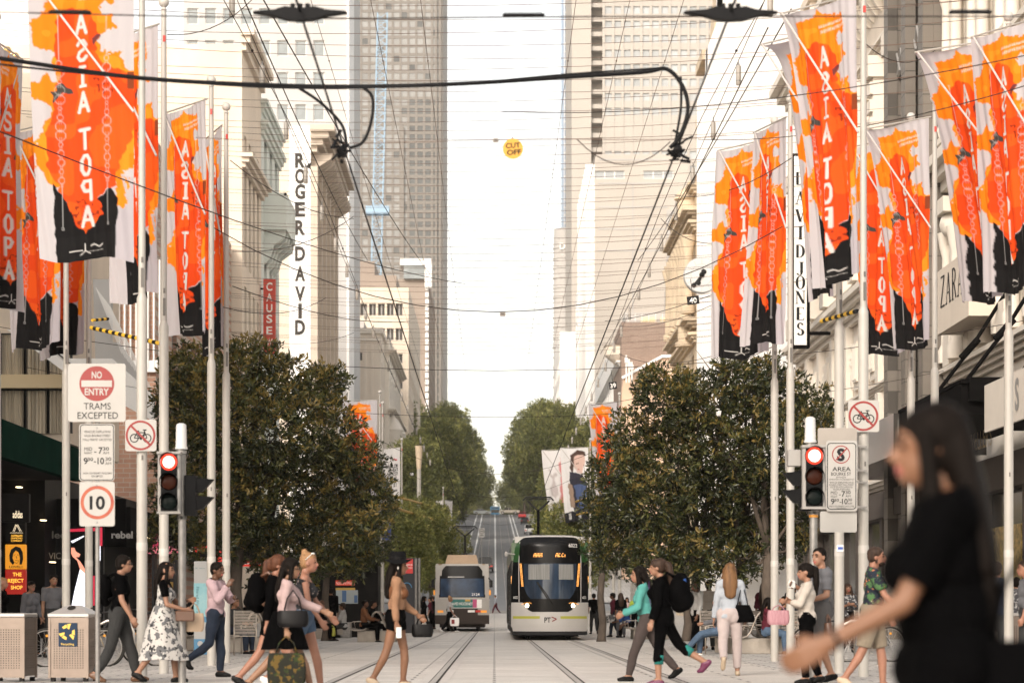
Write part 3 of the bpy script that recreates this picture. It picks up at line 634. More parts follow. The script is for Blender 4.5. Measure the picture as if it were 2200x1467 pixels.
# dark stone building between
Yh0, Yh1 = 83.0, 91.4; XH = RX-0.75
so_ = [(0.9+j*3.4, 8+i*4.6, 3.5+j*3.4, 11.6+i*4.6) for j in range(2) for i in range(6)]
root = block('dark_stone_building', 'dark grey stone building with steel framed windows between two cream buildings', 'R', XH, 40, Yh0, Yh1, 40, 'dark_stone', zb=-1, dep=0.5, so_=so_, wm=('frame_dark', 'glass'), sn=(3, 3), bar=0.09)
for y in (Yh0+0.05, Yh0+3.6, Yh1-0.95): boxes(root, 'pier', 'dark_stone', (XH-0.35, XH, y, y+0.9, 0, 40))
b = MB()
for i in range(6):
    for j in range(2):
        for q in range(3):
            y = Yh1-(0.9+j*3.4)-0.15-q*0.85; z = 7+i*4.6+3.7
            b.beam((XH-0.02, y, z), (XH-0.02, y-0.7, z+0.75), 0.06, 0.06); b.beam((XH-0.05, y, z+0.75), (XH-0.05, y-0.7, z), 0.06, 0.06)
b.build('spandrel_lattice', 'frame_grey', root, world=True)
# near cream building with the fashion store
Yi0, Yi1 = 60.0, 82.9
so_ = [(2.0+k*4.4, 1+9.2, 4.6+k*4.4, 1+13.2) for k in range(5)]+[(2.0+k*4.4, 1+16.0, 4.6+k*4.4, 1+20.0) for k in range(5)]
root = block('ornate_cream_building', 'ornate cream building with balustrades and columns above the fashion store', 'R', RX, 40, Yi0, Yi1, 30, 'cream_pale', zb=-1, dep=0.5, so_=so_, wm=('frame_white', 'glass'), sn=(2, 3))
for z, h, p in ((8.2, 0.6, 0.6), (14.2, 1.3, 1.1), (16.3, 0.35, 0.5), (22.4, 1.2, 1.2)): cornice(root, 'cream_pale', RX, Yi0, Yi1, z, h, p, 'R', steps=4)
for k in range(6):
    b = MB(); y = Yi1-0.9-k*4.4
    for z0, z1 in ((8.85, 14.2), (16.7, 22.4)):
        b.box(RX-0.55, RX, y-0.55, y+0.55, z0, z0+1.0); b.box(RX-0.35, RX, y-0.45, y+0.45, z0+1.0, z1)
        b.box(RX-0.75, RX, y-0.7, y+0.7, z1-0.5, z1-0.02); b.sph((RX-0.4, y, z1-0.85), (0.35, 0.5, 0.4), 8, 6)
    for s in (-0.8, 0.8):
        b.lathe([(0.3, 9), (0.3, 9.4), (0.2, 9.6), (0.17, 12.4), (0.25, 12.7), (0.33, 13.2)], (RX-0.35, y+s, 0), 10)
        b.lathe([(0.3, 16.8), (0.3, 17.2), (0.2, 17.4), (0.17, 20.4), (0.25, 20.7), (0.33, 21.2)], (RX-0.35, y+s, 0), 10)
    b.build('pilaster', 'cream_pale', root, world=True, smooth='auto')
b = MB()
b.box(RX-0.7, RX-0.5, Yi0, Yi1, 16.0, 16.2); b.box(RX-0.75, RX-0.45, Yi0, Yi1, 17.1, 17.3)
for k in range(72): b.lathe([(0.06, 16.2), (0.13, 16.45), (0.06, 16.8), (0.09, 17.1)], (RX-0.6, Yi0+0.15+k*0.315, 0), 6)
b.build('balustrade', 'cream_pale', root, world=True)
ys = yy(2140); b = MB(); b.box(RX-1.3, RX, ys-2.6, ys+2.6, PZ(635, ys)-0.9, PZ(560, ys)); sp = b.build('name_box', 'cream_wall', root, world=True)
# ---- serif letters, drawn as thin and thick strokes with serifs
def serif(mb, ch, o, u, v, h, w, m=None, t=0.2):
    T, n = t*w, 0.07*w; o = Vector(o); u = Vector(u); v = Vector(v); q = lambda pts: mb.poly([((x-0.5)*w, (y-0.5)*h) for x, y in pts], o, u, v, 0, m)
    th, tn, sh = t, 0.09, 0.05
    def bar(x0, y0, x1, y1, wd): 
        q([(x0-wd/2, y0), (x0+wd/2, y0), (x1+wd/2, y1), (x1-wd/2, y1)])
    def ser(x, y, wd=0.34): q([(x-wd/2, y-sh/2), (x+wd/2, y-sh/2), (x+wd/2, y+sh/2), (x-wd/2, y+sh/2)])
    def arc(cx, cy, rx, ry, a0, a1, w0, w1, k=14):
        for i in range(k):
            a, b_ = a0+(a1-a0)*i/k, a0+(a1-a0)*(i+1)/k; a, b_ = math.radians(a), math.radians(b_)
            f = lambda x: w1+(w0-w1)*abs(math.cos(x))
            q([(cx+(rx-f(a))*math.cos(a), cy+(ry-f(a)*0.5)*math.sin(a)), (cx+rx*math.cos(a), cy+ry*math.sin(a)), (cx+rx*math.cos(b_), cy+ry*math.sin(b_)), (cx+(rx-f(b_))*math.cos(b_), cy+(ry-f(b_)*0.5)*math.sin(b_))])
    y0, y1 = sh/2, 1-sh/2
    if ch == 'A': bar(0.12, y0, 0.48, y1, tn); bar(0.84, y0, 0.5, y1, th); q([(0.25, 0.33), (0.72, 0.33), (0.72, 0.37), (0.25, 0.37)]); ser(0.12, y0); ser(0.84, y0)
    elif ch == 'V': bar(0.5, y0, 0.14, y1, th); bar(0.5, y0, 0.86, y1, tn); ser(0.14, y1); ser(0.86, y1)
    elif ch == 'I': bar(0.5, y0, 0.5, y1, th); ser(0.5, y0, 0.46); ser(0.5, y1, 0.46)
    elif ch == 'D': bar(0.2, y0, 0.2, y1, th*0.9); arc(0.4, 0.5, 0.56, 0.5, -90, 90, th, tn); q([(0.1, 0), (0.42, 0), (0.42, sh), (0.1, sh)]); q([(0.1, 1-sh), (0.42, 1-sh), (0.42, 1), (0.1, 1)])
    elif ch == 'J': bar(0.62, 0.18, 0.62, y1, th); ser(0.62, y1, 0.5); arc(0.4, 0.16, 0.32, 0.2, -170, 10, th*0.8, tn)
    elif ch == 'O': arc(0.5, 0.5, 0.5, 0.52, 0, 360, th, tn, 24)
    elif ch == 'N': bar(0.14, y0, 0.14, y1, tn); bar(0.86, y0, 0.86, y1, tn); bar(0.84, y0, 0.16, y1, th); ser(0.14, y0); ser(0.86, y1); ser(0.1, y1, 0.2)
    elif ch == 'E': bar(0.25, y0, 0.25, y1, th); q([(0.1, 0), (0.86, 0), (0.9, 0.2), (0.84, 0.2), (0.78, 0.05), (0.1, 0.05)]); q([(0.1, 1), (0.84, 1), (0.86, 0.82), (0.8, 0.82), (0.75, 0.95), (0.1, 0.95)]); q([(0.3, 0.48), (0.62, 0.48), (0.62, 0.53), (0.3, 0.53)])
    elif ch == 'S': arc(0.5, 0.74, 0.36, 0.26, 20, 270, th*0.8, tn*1.6); arc(0.5, 0.26, 0.4, 0.26, -160, 90, th, tn*1.6)
    elif ch == 'Z': bar(0.14, 0.03, 0.8, 0.97, th); q([(0.1, 0.95), (0.88, 0.95), (0.88, 1), (0.1, 1)]); q([(0.1, 0), (0.9, 0), (0.9, 0.06), (0.1, 0.06)])
    elif ch == 'R': bar(0.22, y0, 0.22, y1, th); arc(0.4, 0.75, 0.42, 0.25, -90, 90, th, tn); bar(0.85, y0, 0.5, 0.5, th); ser(0.22, y0); q([(0.1, 0.95), (0.42, 0.95), (0.42, 1), (0.1, 1)]); q([(0.22, 0.49), (0.45, 0.49), (0.45, 0.54), (0.22, 0.54)])
def serif_word(mb, s, o, u, h, w, gap, m=None):
    o = Vector(o); u = Vector(u); k = len(s)
    for i, ch in enumerate(s): serif(mb, ch, o+u*((i-(k-1)/2)*(w+gap)), u, ZU, h, w, m)
b = MB(); serif_word(b, 'ZARA', (RX-1.312, ys+0.2, PZ(597, ys)-0.2), -YU, 0.95, 0.85, 0.12)
lt = b.build('lettering', 'letter_black', sp)
for p in lt.data.vertices: p.co -= root.location
# ---- vertical name sign on the cream store
ysn = 108.0; x0, x1 = PX(1706, ysn), PX(1733, ysn)
t = thing('vertical_name_sign', 'tall white vertical sign with black serif letters and black frame', 'sign', ((x0+x1)/2, ysn, PZ(745, ysn)))
b = MB(); b.box(x0-0.06, x1+0.14, ysn, ysn+0.5, PZ(747, ysn), PZ(330, ysn)); b.build('frame', 'black_metal', t, world=True)
mat('lit_sign', (0.85, 0.83, 0.8), 0.5)
b = MB(); b.box(x0, x1, ysn-0.02, ysn-0.002, PZ(741, ysn), PZ(336, ysn)); b.build('panel', 'lit_sign', t, world=True)
b = MB()
for ch, v in zip('DAVIDJONES', (384, 425, 464, 501, 540, 577, 607, 639, 674, 707)): serif(b, ch, ((x0+x1)/2, ysn-0.03, PZ(v, ysn)), XU, ZU, 28*ysn/F, 21*ysn/F, t=0.29)
b.build('lettering', 'letter_black', t, world=True)
b = MB(); b.beam((x1, ysn+0.2, PZ(715, ysn)), (RX-0.8, ysn+0.2, PZ(715, ysn)), 0.16, 0.14); b.beam((x1, ysn+0.2, PZ(400, ysn)), (RX-0.8, ysn+0.2, PZ(400, ysn)), 0.16, 0.14); b.build('bracket', 'black_metal', t, world=True)
# ---- clock disc on the white ribbed wall
yc_ = 150.0; cx_, cz_ = PX(1507, yc_), PZ(592, yc_); R = 38.5*yc_/F
t = thing('clock', 'large round white street clock with black hands', 'clock', (cx_, yc_, cz_))
mat('clock_face', (0.56, 0.56, 0.55), 0.3, var=0.03, scale=1, spec=0.6); mat('clock_ring', (0.42, 0.42, 0.415), 0.35)
b = MB(); b.lathe([(R*0.94, -0.25), (R, -0.18), (R, 0.3), (R*0.9, 0.35)], (cx_, yc_, cz_), 40, axis='y'); b.build('case', 'clock_ring', t, world=True, smooth='auto')
b = MB(); b.lathe([(R*0.955, 0), (R*0.955, 0.01)], (cx_, yc_-0.27, cz_), 40, axis='y'); b.build('dial', 'clock_face', t, world=True)
b = MB()
for k in range(12):
    a = k*math.pi/6; b.beam((cx_+R*0.62*math.sin(a), yc_-0.275, cz_+R*0.62*math.cos(a)), (cx_+R*0.9*math.sin(a), yc_-0.275, cz_+R*0.9*math.cos(a)), 0.035, 0.01, up=(0, 1, 0))
for k in range(40):
    a, c = k*math.pi/20, (k+1)*math.pi/20; b.beam((cx_+R*0.6*math.sin(a), yc_-0.275, cz_+R*0.6*math.cos(a)), (cx_+R*0.6*math.sin(c), yc_-0.275, cz_+R*0.6*math.cos(c)), 0.03, 0.01, up=(0, 1, 0))
b.build('dial_lines', 'clock_ring', t, world=True)
for ang, ln, wd in ((218, 0.78, 0.11), (203, 0.52, 0.13)):
    a = math.radians(ang); dx, dz = math.sin(a), math.cos(a); b = MB()
    b.beam((cx_-dx*R*0.2, yc_-0.3, cz_+0.05*0-dz*R*0.2), (cx_+dx*R*ln, yc_-0.3, cz_+dz*R*ln), wd, 0.03, up=(0, 1, 0)); b.sph((cx_, yc_-0.32, cz_), 0.16, 8, 6); b.sph((cx_+dx*R*ln*0.93, yc_-0.31, cz_+dz*R*ln*0.93), (0.15, 0.03, 0.15), 8, 4); b.sph((cx_-dx*R*0.22, yc_-0.31, cz_-dz*R*0.22), (0.14, 0.03, 0.14), 8, 4)
    b.build('hand', 'letter_black', t, world=True)
b = MB(); b.beam((cx_, yc_+0.1, cz_+0.3), (RX-0.2, yc_+0.6, cz_+0.3), 0.15, 0.15); b.beam((cx_, yc_+0.1, cz_-0.3), (RX-0.2, yc_+0.6, cz_-0.3), 0.15, 0.15); b.build('bracket', 'frame_grey', t, world=True)

# ---------------------------------------------------------------- right: shop fronts and awnings
XW = RX-0.02
mat('shop_glow', (0.12, 0.085, 0.05), 0.3, var=0.6, scale=0.9, stretch=(1, 1, 0.4)); mat('gold_glitter', (0.5, 0.36, 0.12), 0.3, metal=0.7, var=0.7, scale=7)
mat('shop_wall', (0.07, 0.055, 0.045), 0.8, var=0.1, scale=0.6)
root = thing('shopfront', 'dark shop windows under the right hand awnings with gold goods inside', 'shopfront', (14.2, 88, 0)); b = MB()
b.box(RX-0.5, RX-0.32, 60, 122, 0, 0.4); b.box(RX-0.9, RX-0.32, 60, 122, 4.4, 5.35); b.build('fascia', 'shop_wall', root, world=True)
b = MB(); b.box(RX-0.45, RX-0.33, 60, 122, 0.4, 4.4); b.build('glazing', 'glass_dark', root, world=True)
for k in range(10): boxes(root, 'pier', 'shop_wall', (RX-0.75, RX-0.46, 62+k*6.4, 62.7+k*6.4, 0, 4.4))
for k in range(6): boxes(root, 'display', 'gold_glitter', (RX-0.6, RX-0.46, 70+k*2.1, 71.5+k*2.1, 1.2, 3.4))
b = MB()
for s, u, v in (('DAVID JONES', 1840, 847+0, ), ('ZARA', 2103, 1072)):
    y = yy(u)-1.5
    serif_word(b, s.replace(' ', ''), (RX-0.92, y, 4.9), -YU, 0.45, 0.45, 0.1)
b.text('JEWELLERS', (RX-1.2, yy(2190), 5.9), -YU, ZU, 0.6, 4.2)
b.build('lettering', 'gold_letter', root, world=True)
def awning(name, label, y0, y1, x0, z0, z1, m, rods=0, thick=0.35, fm=None):
    t = thing(name, label, 'awning', ((x0+RX)/2, (y0+y1)/2, z0)); b = MB()
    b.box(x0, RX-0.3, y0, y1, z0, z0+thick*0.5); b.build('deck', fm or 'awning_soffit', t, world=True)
    b = MB(); b.box(x0-0.08, x0, y0-0.06, y1, z0-0.05, z1); b.box(x0, RX-0.3, y0-0.06, y0, z0-0.05, z1); b.build('fascia', m, t, world=True)
    for k in range(rods):
        b = MB(); y = y0+(k+0.5)*(y1-y0)/rods; b.tube([(x0+0.3, y, z1), (x0+(RX-x0)*0.55, y, z1+1.7), (RX-0.3, y, z1+3.3)], 0.055, 8); b.tube([(x0+(RX-x0)*0.45, y, z1+1.4), (x0+(RX-x0)*0.62, y, z1+1.95)], 0.1, 8); b.build('tie_rod', 'black_metal', t, world=True)
    return t
t = awning('awning', 'black steel awning with tie rods to the cream wall', 66, 76, 12.1, 6.1, 6.85, 'black_metal', 2)
b = MB(); b.box(12.0, 12.4, 65.8, 76.1, 6.86, 6.96); b.box(12.2, 14.6, 65.7, 65.92, 6.4, 7.0); b.build('beam', 'black_metal', t, world=True)
t = awning('awning', 'cream awning box with raised letters above the near shop', 50, 65.4, 12.6, 5.6, 6.75, 'cream_pale', 3)
b = MB(); b.text('S', (12.51, 61.3, 6.2), -YU, ZU, 0.75, bold=0.03); b.text('(', (12.51, 62.1, 6.2), -YU, ZU, 0.8, bold=0.02); b.build('lettering', 'frame_grey', t, world=True)
t = awning('awning', 'glass awning reflecting the tree above the department store doors', 76.5, 92, 12.0, 5.7, 6.9, 'glass_dark', 0, fm='glass_dark')
t = awning('awning', 'far dark awning with thin struts beyond the glass awning', 121, 160, 12.2, 5.6, 6.0, 'frame_grey', 6)
# ---------------------------------------------------------------- left: corner shops
Yl = 90.0
root = thing('curtained_building', 'modern building with curtained windows and a cream band over the shops', 'building', (-20, Yl, 0)); b = MB()
b.box(-30, LX+0.05, Yl+0.3, Yl+12, 6.9, 10.9); b.box(-30, LX+0.05, Yl+0.5, Yl+12, 10.9, 20); b.build('wall', 'beige_wall', root, world=True)
b = MB(); z0, z1 = PZ(834, Yl), PZ(805, Yl); b.box(-30, PX(137, Yl), Yl-0.15, Yl+0.29, z0, z1); b.build('band', 'cream_band', root, world=True)
for k, (ua, ub) in enumerate(((2, 50), (55, 100), (105, 150))):
    for (va, vb) in ((835, 930), (715, 804)):
        f = MB(); xa, xb, zb, zt = PX(ua, Yl), PX(ub, Yl), PZ(vb, Yl), PZ(va, Yl)
        f.box(xa-0.05, xb+0.05, Yl+0.1, Yl+0.18, zt-0.05, zt); f.box(xa-0.07, xa, Yl+0.05, Yl+0.2, zb, zt); f.box(xb, xb+0.07, Yl+0.05, Yl+0.2, zb, zt); w = f.build('window', 'frame_dark', root, world=True)
        g = MB(); n = 30
        for i in range(n+1):
            x = xa+(xb-xa)*i/n; y = Yl+0.22+0.04*math.sin(i*1.1+k*2)+0.03*math.sin(i*2.3); g.v += [(x, y, zb), (x, y, zt)]
        for i in range(n): g.f.append((2*i, 2*i+2, 2*i+3, 2*i+1)); g.mi.append(0)
        c = g.build('curtain', 'curtain', w)
        for p in c.data.vertices: p.co -= root.location
# white sloping canopy with stays
t = thing('sloping_canopy', 'white sloping canopy with thin stay cables beside the curtained windows', 'canopy', (-14.6, 88, 6))
Yk = 88.5; pp = lambda pts, Y: [(PX(u, Y), PZ(v, Y)) for u, v in pts]
b = MB(); b.poly(list(reversed(pp([(15, 708), (60, 705), (150, 770), (240, 770), (330, 850), (330, 905), (262, 868), (250, 905), (140, 800)], Yk))), (0, Yk, 0), XU, ZU, 0.4); b.build('panel', 'white_wall', t, world=True)
b = MB(); b.poly(list(reversed(pp([(200, 600), (238, 600), (238, 735), (255, 735), (300, 800), (300, 830), (205, 770)], Yk+2))), (0, Yk+2, 0), XU, ZU, 0.5); b.build('fin_wall', 'pale_grey_wall', t, world=True)
b = MB()
for k in range(11): b.tube([P(206+k*3, 618+k*4, Yk+1.5), P(262+k*7, 760+k*9, Yk+0.3)], 0.012, 5)
b.build('stay_cable', 'frame_white', t, world=True)
b = MB()
for k in range(5): b.beam(P(112+k*3, 760+k*2-10, Yk-0.02), P(160+k*3, 800+k*2-10, Yk-0.02), 0.03, 0.02)
b.build('vent_slot', 'frame_dark', t, world=True)
# brick building with white fins
Yb_ = 118
r = block('red_brick_building', 'red brick wall with thin white vertical fins behind the big banner', 'L', LX-0.6, -30, Yb_, Y0-0.4, PZ(300, Yb_), 'red_brick', zb=-1, so_=gops(1, 32, 8, 0.5, 6, 20, 4, 0.5))
b = MB()
for k in range(12): x = PX(216+k*12.5, Yb_-0.3); b.box(x, x+0.06, Yb_-0.3, Yb_, PZ(790, Yb_), PZ(560, Yb_))
b.build('fin', 'white_wall', r, world=True)
boxes(r, 'lower_wall', 'white_wall', (PX(270, Yb_), LX-0.5, Yb_-0.25, Yb_-0.01, PZ(800, Yb_), PZ(775, Yb_)))
# gold ball ornaments on a stone pier, far left
t = thing('stone_pier', 'pale roof pier topped by two gold balls at the left edge', 'ornament', (PX(25, 95), 95, PZ(300, 95)))
b = MB(); b.box(PX(12, 95), PX(45, 95), 95, 95.6, PZ(320, 95), PZ(165, 95)); b.box(PX(15, 95), PX(40, 95), 94.9, 95.7, PZ(165, 95), PZ(155, 95)); b.box(-24, PX(45, 95), 95.2, 97, 10, PZ(230, 95)); b.build('pier', 'cream_wall', t, world=True)
for u, v in ((16, 109), (33, 122)):
    b = MB(); b.sph(P(u, v, 95.2), 0.15, 12, 8); b.cyl(P(u, v+8, 95.2), P(u, 158, 95.2), 0.07, 0.1, 8); b.build('gold_ball', 'gold', t, world=True, smooth=True)
r = block('added_corner_building', 'unseen corner building added to block sun, its green awning reaching in at the left edge', 'L', LX, -45, 36, 76, 27, 'beige_wall', so_=gops(2, 38, 8, 0.6, 9, 26, 4, 0.6), zb=-1)  # out of view; added to keep low sun off the street

t = thing('shop_awning', 'dark green fascia awning over the left hand shops', 'awning', (-15, 80, 5.6)); b = MB()
b.box(LX-0.3, LX, 60, 93, 5.7, 6.85); b.build('fascia', 'green_fascia', t, world=True)
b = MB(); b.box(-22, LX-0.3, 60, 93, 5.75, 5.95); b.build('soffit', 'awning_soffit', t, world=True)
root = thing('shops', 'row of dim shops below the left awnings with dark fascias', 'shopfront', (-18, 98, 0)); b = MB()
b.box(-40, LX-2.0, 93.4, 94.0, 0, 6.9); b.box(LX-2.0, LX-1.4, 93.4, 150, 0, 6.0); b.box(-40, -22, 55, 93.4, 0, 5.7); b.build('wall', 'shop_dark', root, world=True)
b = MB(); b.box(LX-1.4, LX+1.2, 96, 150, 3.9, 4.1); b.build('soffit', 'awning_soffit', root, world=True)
b = MB(); b.box(LX+1.2, LX+1.35, 96, 150, 3.95, 4.9); b.box(-21, LX+1.2, 95.85, 96, 3.4, 5.2); b.build('fascia', 'black_metal', root, world=True)
mat('grey_letter', (0.5, 0.48, 0.46), 0.6); mat('dim_letter', (0.16, 0.15, 0.14), 0.7)
b = MB(); b.text('rebel', (PX(262, 95.8), 95.83, PZ(1148, 95.8)), XU, ZU, 0.26, 46*95.8/F, bold=0.03); b.build('lettering', 'grey_letter', root, world=True)
b = MB(); b.text('lee', (PX(126, 93.3), 93.35, PZ(1148, 93.3)), XU, ZU, 0.26, 30*93.3/F, bold=0.02); b.text('VIC', (PX(117, 93.3), 93.35, PZ(1193, 93.3)), XU, ZU, 0.24, 26*93.3/F, bold=0.01); b.build('lettering', 'dim_letter', root, world=True)
mat('warm_lamp', (0.9, 0.7, 0.4), 0.4, emit=(1, 0.75, 0.45), es=2.5)
b = MB()
for u, v in ((92, 1117), (318, 1155), (112, 1207), (40, 1046)): b.box(PX(u-5, 93), PX(u+5, 93), 92.9, 93.3, PZ(v+1, 93), PZ(v-1, 93))
b.build('ceiling_lamp', 'warm_lamp', root, world=True)
# stacked lit shop signs on one blade
Ys = 78.0
t = thing('blade_sign', 'stack of lit shop signs, black above yellow above red, at the left edge', 'sign', (PX(32, Ys), Ys, 1.6))
mat('lit_yellow', (0.5, 0.20, 0.01), 0.5, emit=(0.8, 0.30, 0.015), es=0.35); mat('lit_red', (0.25, 0.01, 0.006), 0.5, emit=(0.4, 0.012, 0.006), es=0.3); mat('lit_cream', (0.85, 0.7, 0.5), 0.5, emit=(0.9, 0.75, 0.5), es=0.5); mat('lit_gold', (0.9, 0.5, 0.1), 0.5, emit=(1, 0.5, 0.05), es=0.7)
def sb(name, u0, u1, v0, v1, m):
    b = MB(); b.bbox(PX(u0, Ys), PX(u1, Ys), Ys, Ys+0.3, PZ(v1, Ys), PZ(v0, Ys), 0.015); return b.build(name, m, t, world=True)
def st(par, m, *items):
    b = MB()
    for s, u, v, h, w in items: b.text(s, (PX(u, Ys), Ys-0.012, PZ(v, Ys)), XU, ZU, h*Ys/F, w*Ys/F if w else None, bold=0.012)
    o = b.build('lettering', m, par)
    for p in o.data.vertices: p.co -= t.location
sgn = sb('sign_box', -10, 62, 1060, 1121, 'shop_dark'); st(sgn, 'lit_cream', ('adidas', 38, 1104, 16, 21))
sgn = sb('sign_box', 12, 54, 1121.5, 1166, 'shop_dark'); st(sgn, 'lit_gold', ('AUSTRALIAN', 36, 1150, 4, 24), ('DIAMOND', 36, 1155.5, 4, 24), ('COMPANY', 36, 1161, 4, 24))
b = MB(); f = lambda u, v: (PX(u, Ys), Ys-0.012, PZ(v, Ys))
for q in (((28, 1141), (34, 1126)), ((31, 1141), (36, 1127)), ((36, 1127), (43, 1141)), ((38, 1126), (46, 1141)), ((22, 1144), (49, 1144))): b.beam(f(*q[0]), f(*q[1]), 0.025, 0.01)
o = b.build('emblem', 'lit_cream', sgn)
for p in o.data.vertices: p.co -= t.location
sgn = sb('sign_box', 11, 54, 1169, 1222, 'lit_yellow'); st(sgn, 'letter_black', ('LOVELI', 34, 1217, 5, 28))
b = MB(); ff = lambda pts: b.poly([(PX(u, Ys), PZ(v, Ys)) for u, v in reversed(pts)], (0, Ys-0.012, 0), XU, ZU)
ff([(24, 1180), (34, 1173), (44, 1176), (49, 1186), (50, 1200), (47, 1212), (42, 1212), (43, 1198), (40, 1186), (34, 1182), (29, 1188), (27, 1198), (31, 1208), (28, 1213), (21, 1205), (20, 1192)])
for q in (((30, 1192), (33, 1191)), ((37, 1191), (40, 1192)), ((33, 1203), (38, 1203)), ((35, 1194), (36, 1199)), ((31, 1207), (37, 1210)), ((40, 1203), (38, 1209))): b.beam(f(*q[0]), f(*q[1]), 0.014, 0.01)
o = b.build('emblem', 'letter_black', sgn)
for p in o.data.vertices: p.co -= t.location
sgn = sb('sign_box', 11, 54, 1223, 1276, 'lit_red'); st(sgn, 'lit_gold', ('THE', 37, 1233, 8, 19), ('REJECT', 34, 1246.5, 8, 34), ('SHOP', 36, 1261, 8, 25))
b = MB(); b.box(-15.6, -15.2, Ys+0.05, Ys+0.25, 0, 5.7); b.build('post', 'shop_dark', t, world=True)
# big lit advertising screen
Yv = 95.3; t = thing('advertising_screen', 'bright advertising screen showing a woman in a white shirt', 'screen', (PX(165, Yv), Yv, 0))
mat('screen_black', (0.01, 0.01, 0.012), 0.3); mat('screen_white', (0.8, 0.8, 0.85), 0.4, emit=(0.8, 0.8, 0.9), es=0.95); mat('screen_skin', (0.8, 0.3, 0.2), 0.4, emit=(0.85, 0.3, 0.2), es=0.6); mat('screen_red', (0.5, 0.02, 0.05), 0.4, emit=(0.5, 0.02, 0.05), es=0.5)
b = MB(); b.box(PX(120, Yv), PX(222, Yv), Yv, Yv+0.3, 0.3, PZ(1130, Yv)); b.build('cabinet', 'screen_black', t, world=True)
b = MB(); g = lambda pts, m, d=0.01: b.poly([(PX(u, Yv), PZ(v, Yv)) for u, v in reversed(pts)], (0, Yv-d, 0), XU, ZU, 0, m)
g([(152, 1310), (160, 1270), (172, 1222), (183, 1232), (184, 1310)], 0); g([(153, 1176), (160, 1176), (163, 1184), (173, 1190), (170, 1196), (163, 1196), (172, 1205), (183, 1222), (182, 1236), (172, 1222), (166, 1204), (156, 1195), (153, 1188)], 1)
g([(152, 1162), (180, 1150), (181, 1152), (156, 1166)], 0); g([(150, 1136), (220, 1132), (220, 1172), (206, 1172), (206, 1140), (150, 1142)], 2); g([(186, 1238), (204, 1236), (204, 1300), (186, 1300)], 2, 0.006); g([(211, 1172), (216, 1172), (216, 1204), (211, 1204)], 0)
b.build('picture', ['screen_white', 'screen_skin', 'screen_red'], t, world=True)
# ================================================================ flag poles and banners
mat('pole_paint', (0.37, 0.35, 0.32), 0.38, var=0.05, scale=3, spec=0.5); mat('pole_cap', (0.45, 0.43, 0.40), 0.4)
mat('pole_mark', (0.12, 0.11, 0.1), 0.5); mat('pole_red', (0.5, 0.05, 0.04), 0.5)
def make_pole():
    r = thing('flag_pole', 'x', 'flag pole')
    b = MB(); b.cyl((0,0,0), (0,0,1.9), 0.078, n=20); b.lathe([(0.0765, 1.9), (0.0765, 5.5), (0.075, 5.56), (0.06, 5.6), (0.05, 5.63)], n=20); b.build('lower_shaft', 'pole_paint', r, smooth='auto')
    b = MB(); b.lathe([(0.052, 5.6), (0.05, 8.5), (0.042, 10.6)], n=16); b.build('upper_shaft', 'pole_paint', r, smooth='auto')
    b = MB(); b.lathe([(0.03, 10.6), (0.05, 10.62), (0.03, 10.66), (0.02, 10.67)], n=12); b.sph((0, 0, 10.74), 0.085, 14, 10); b.build('finial', 'pole_cap', r, smooth='auto')
    b = MB(); b.box(-0.02, 0.02, -0.062, -0.04, 5.72, 6.0); b.box(-0.015, 0.015, -0.06, -0.04, 6.08, 6.16); b.box(-0.012, 0.012, -0.083, -0.07, 3.2, 3.27); b.build('cleat', 'pole_mark', r)
    b = MB(); b.lathe([(0.0785, 1.88), (0.081, 1.9), (0.081, 1.98), (0.0785, 2.0)], n=20); b.build('collar', 'pole_cap', r, smooth='auto')
    b = MB(); b.box(-0.02, 0.02, -0.057, -0.03, 10.1, 10.2); b.build('halyard_clip', 'pole_red', r)
    return r
# --- the banner print, evaluated at each cloth vertex
_LET = {'A': [((0,0),(.5,1)), ((.5,1),(1,0)), ((.2,.32),(.8,.32))], 'S': [((.95,.82),(.7,1)), ((.7,1),(.3,1)), ((.3,1),(.06,.8)), ((.06,.8),(.25,.57)), ((.25,.57),(.75,.43)), ((.75,.43),(.94,.2)), ((.94,.2),(.7,0)), ((.7,0),(.3,0)), ((.3,0),(.05,.18))],
  'I': [((.5,0),(.5,1)), ((.25,0),(.75,0)), ((.25,1),(.75,1))], 'T': [((.5,0),(.5,1)), ((0,1),(1,1))], 'O': [((.1,.25),(.1,.75)), ((.1,.75),(.35,1)), ((.35,1),(.65,1)), ((.65,1),(.9,.75)), ((.9,.75),(.9,.25)), ((.9,.25),(.65,0)), ((.65,0),(.35,0)), ((.35,0),(.1,.25))],
  'P': [((.1,0),(.1,1)), ((.1,1),(.7,1)), ((.7,1),(.92,.78)), ((.92,.78),(.7,.48)), ((.7,.48),(.1,.48))]}
def segd(x, y, a, b):
    ax, ay = a; bx, by = b; dx, dy = bx-ax, by-ay
    t = np.clip(((x-ax)*dx+(y-ay)*dy)/(dx*dx+dy*dy+1e-12), 0, 1); return np.hypot(x-ax-t*dx, y-ay-t*dy)
def inpoly(x, y, pts):
    r = np.zeros(x.shape, bool); n = len(pts)
    for i in range(n):
        (x0, y0), (x1, y1) = pts[i], pts[(i+1) % n]
        if y0 == y1: continue
        c = ((y0 > y) != (y1 > y)) & (x < (x1-x0)*(y-y0)/(y1-y0)+x0); r ^= c
    return r
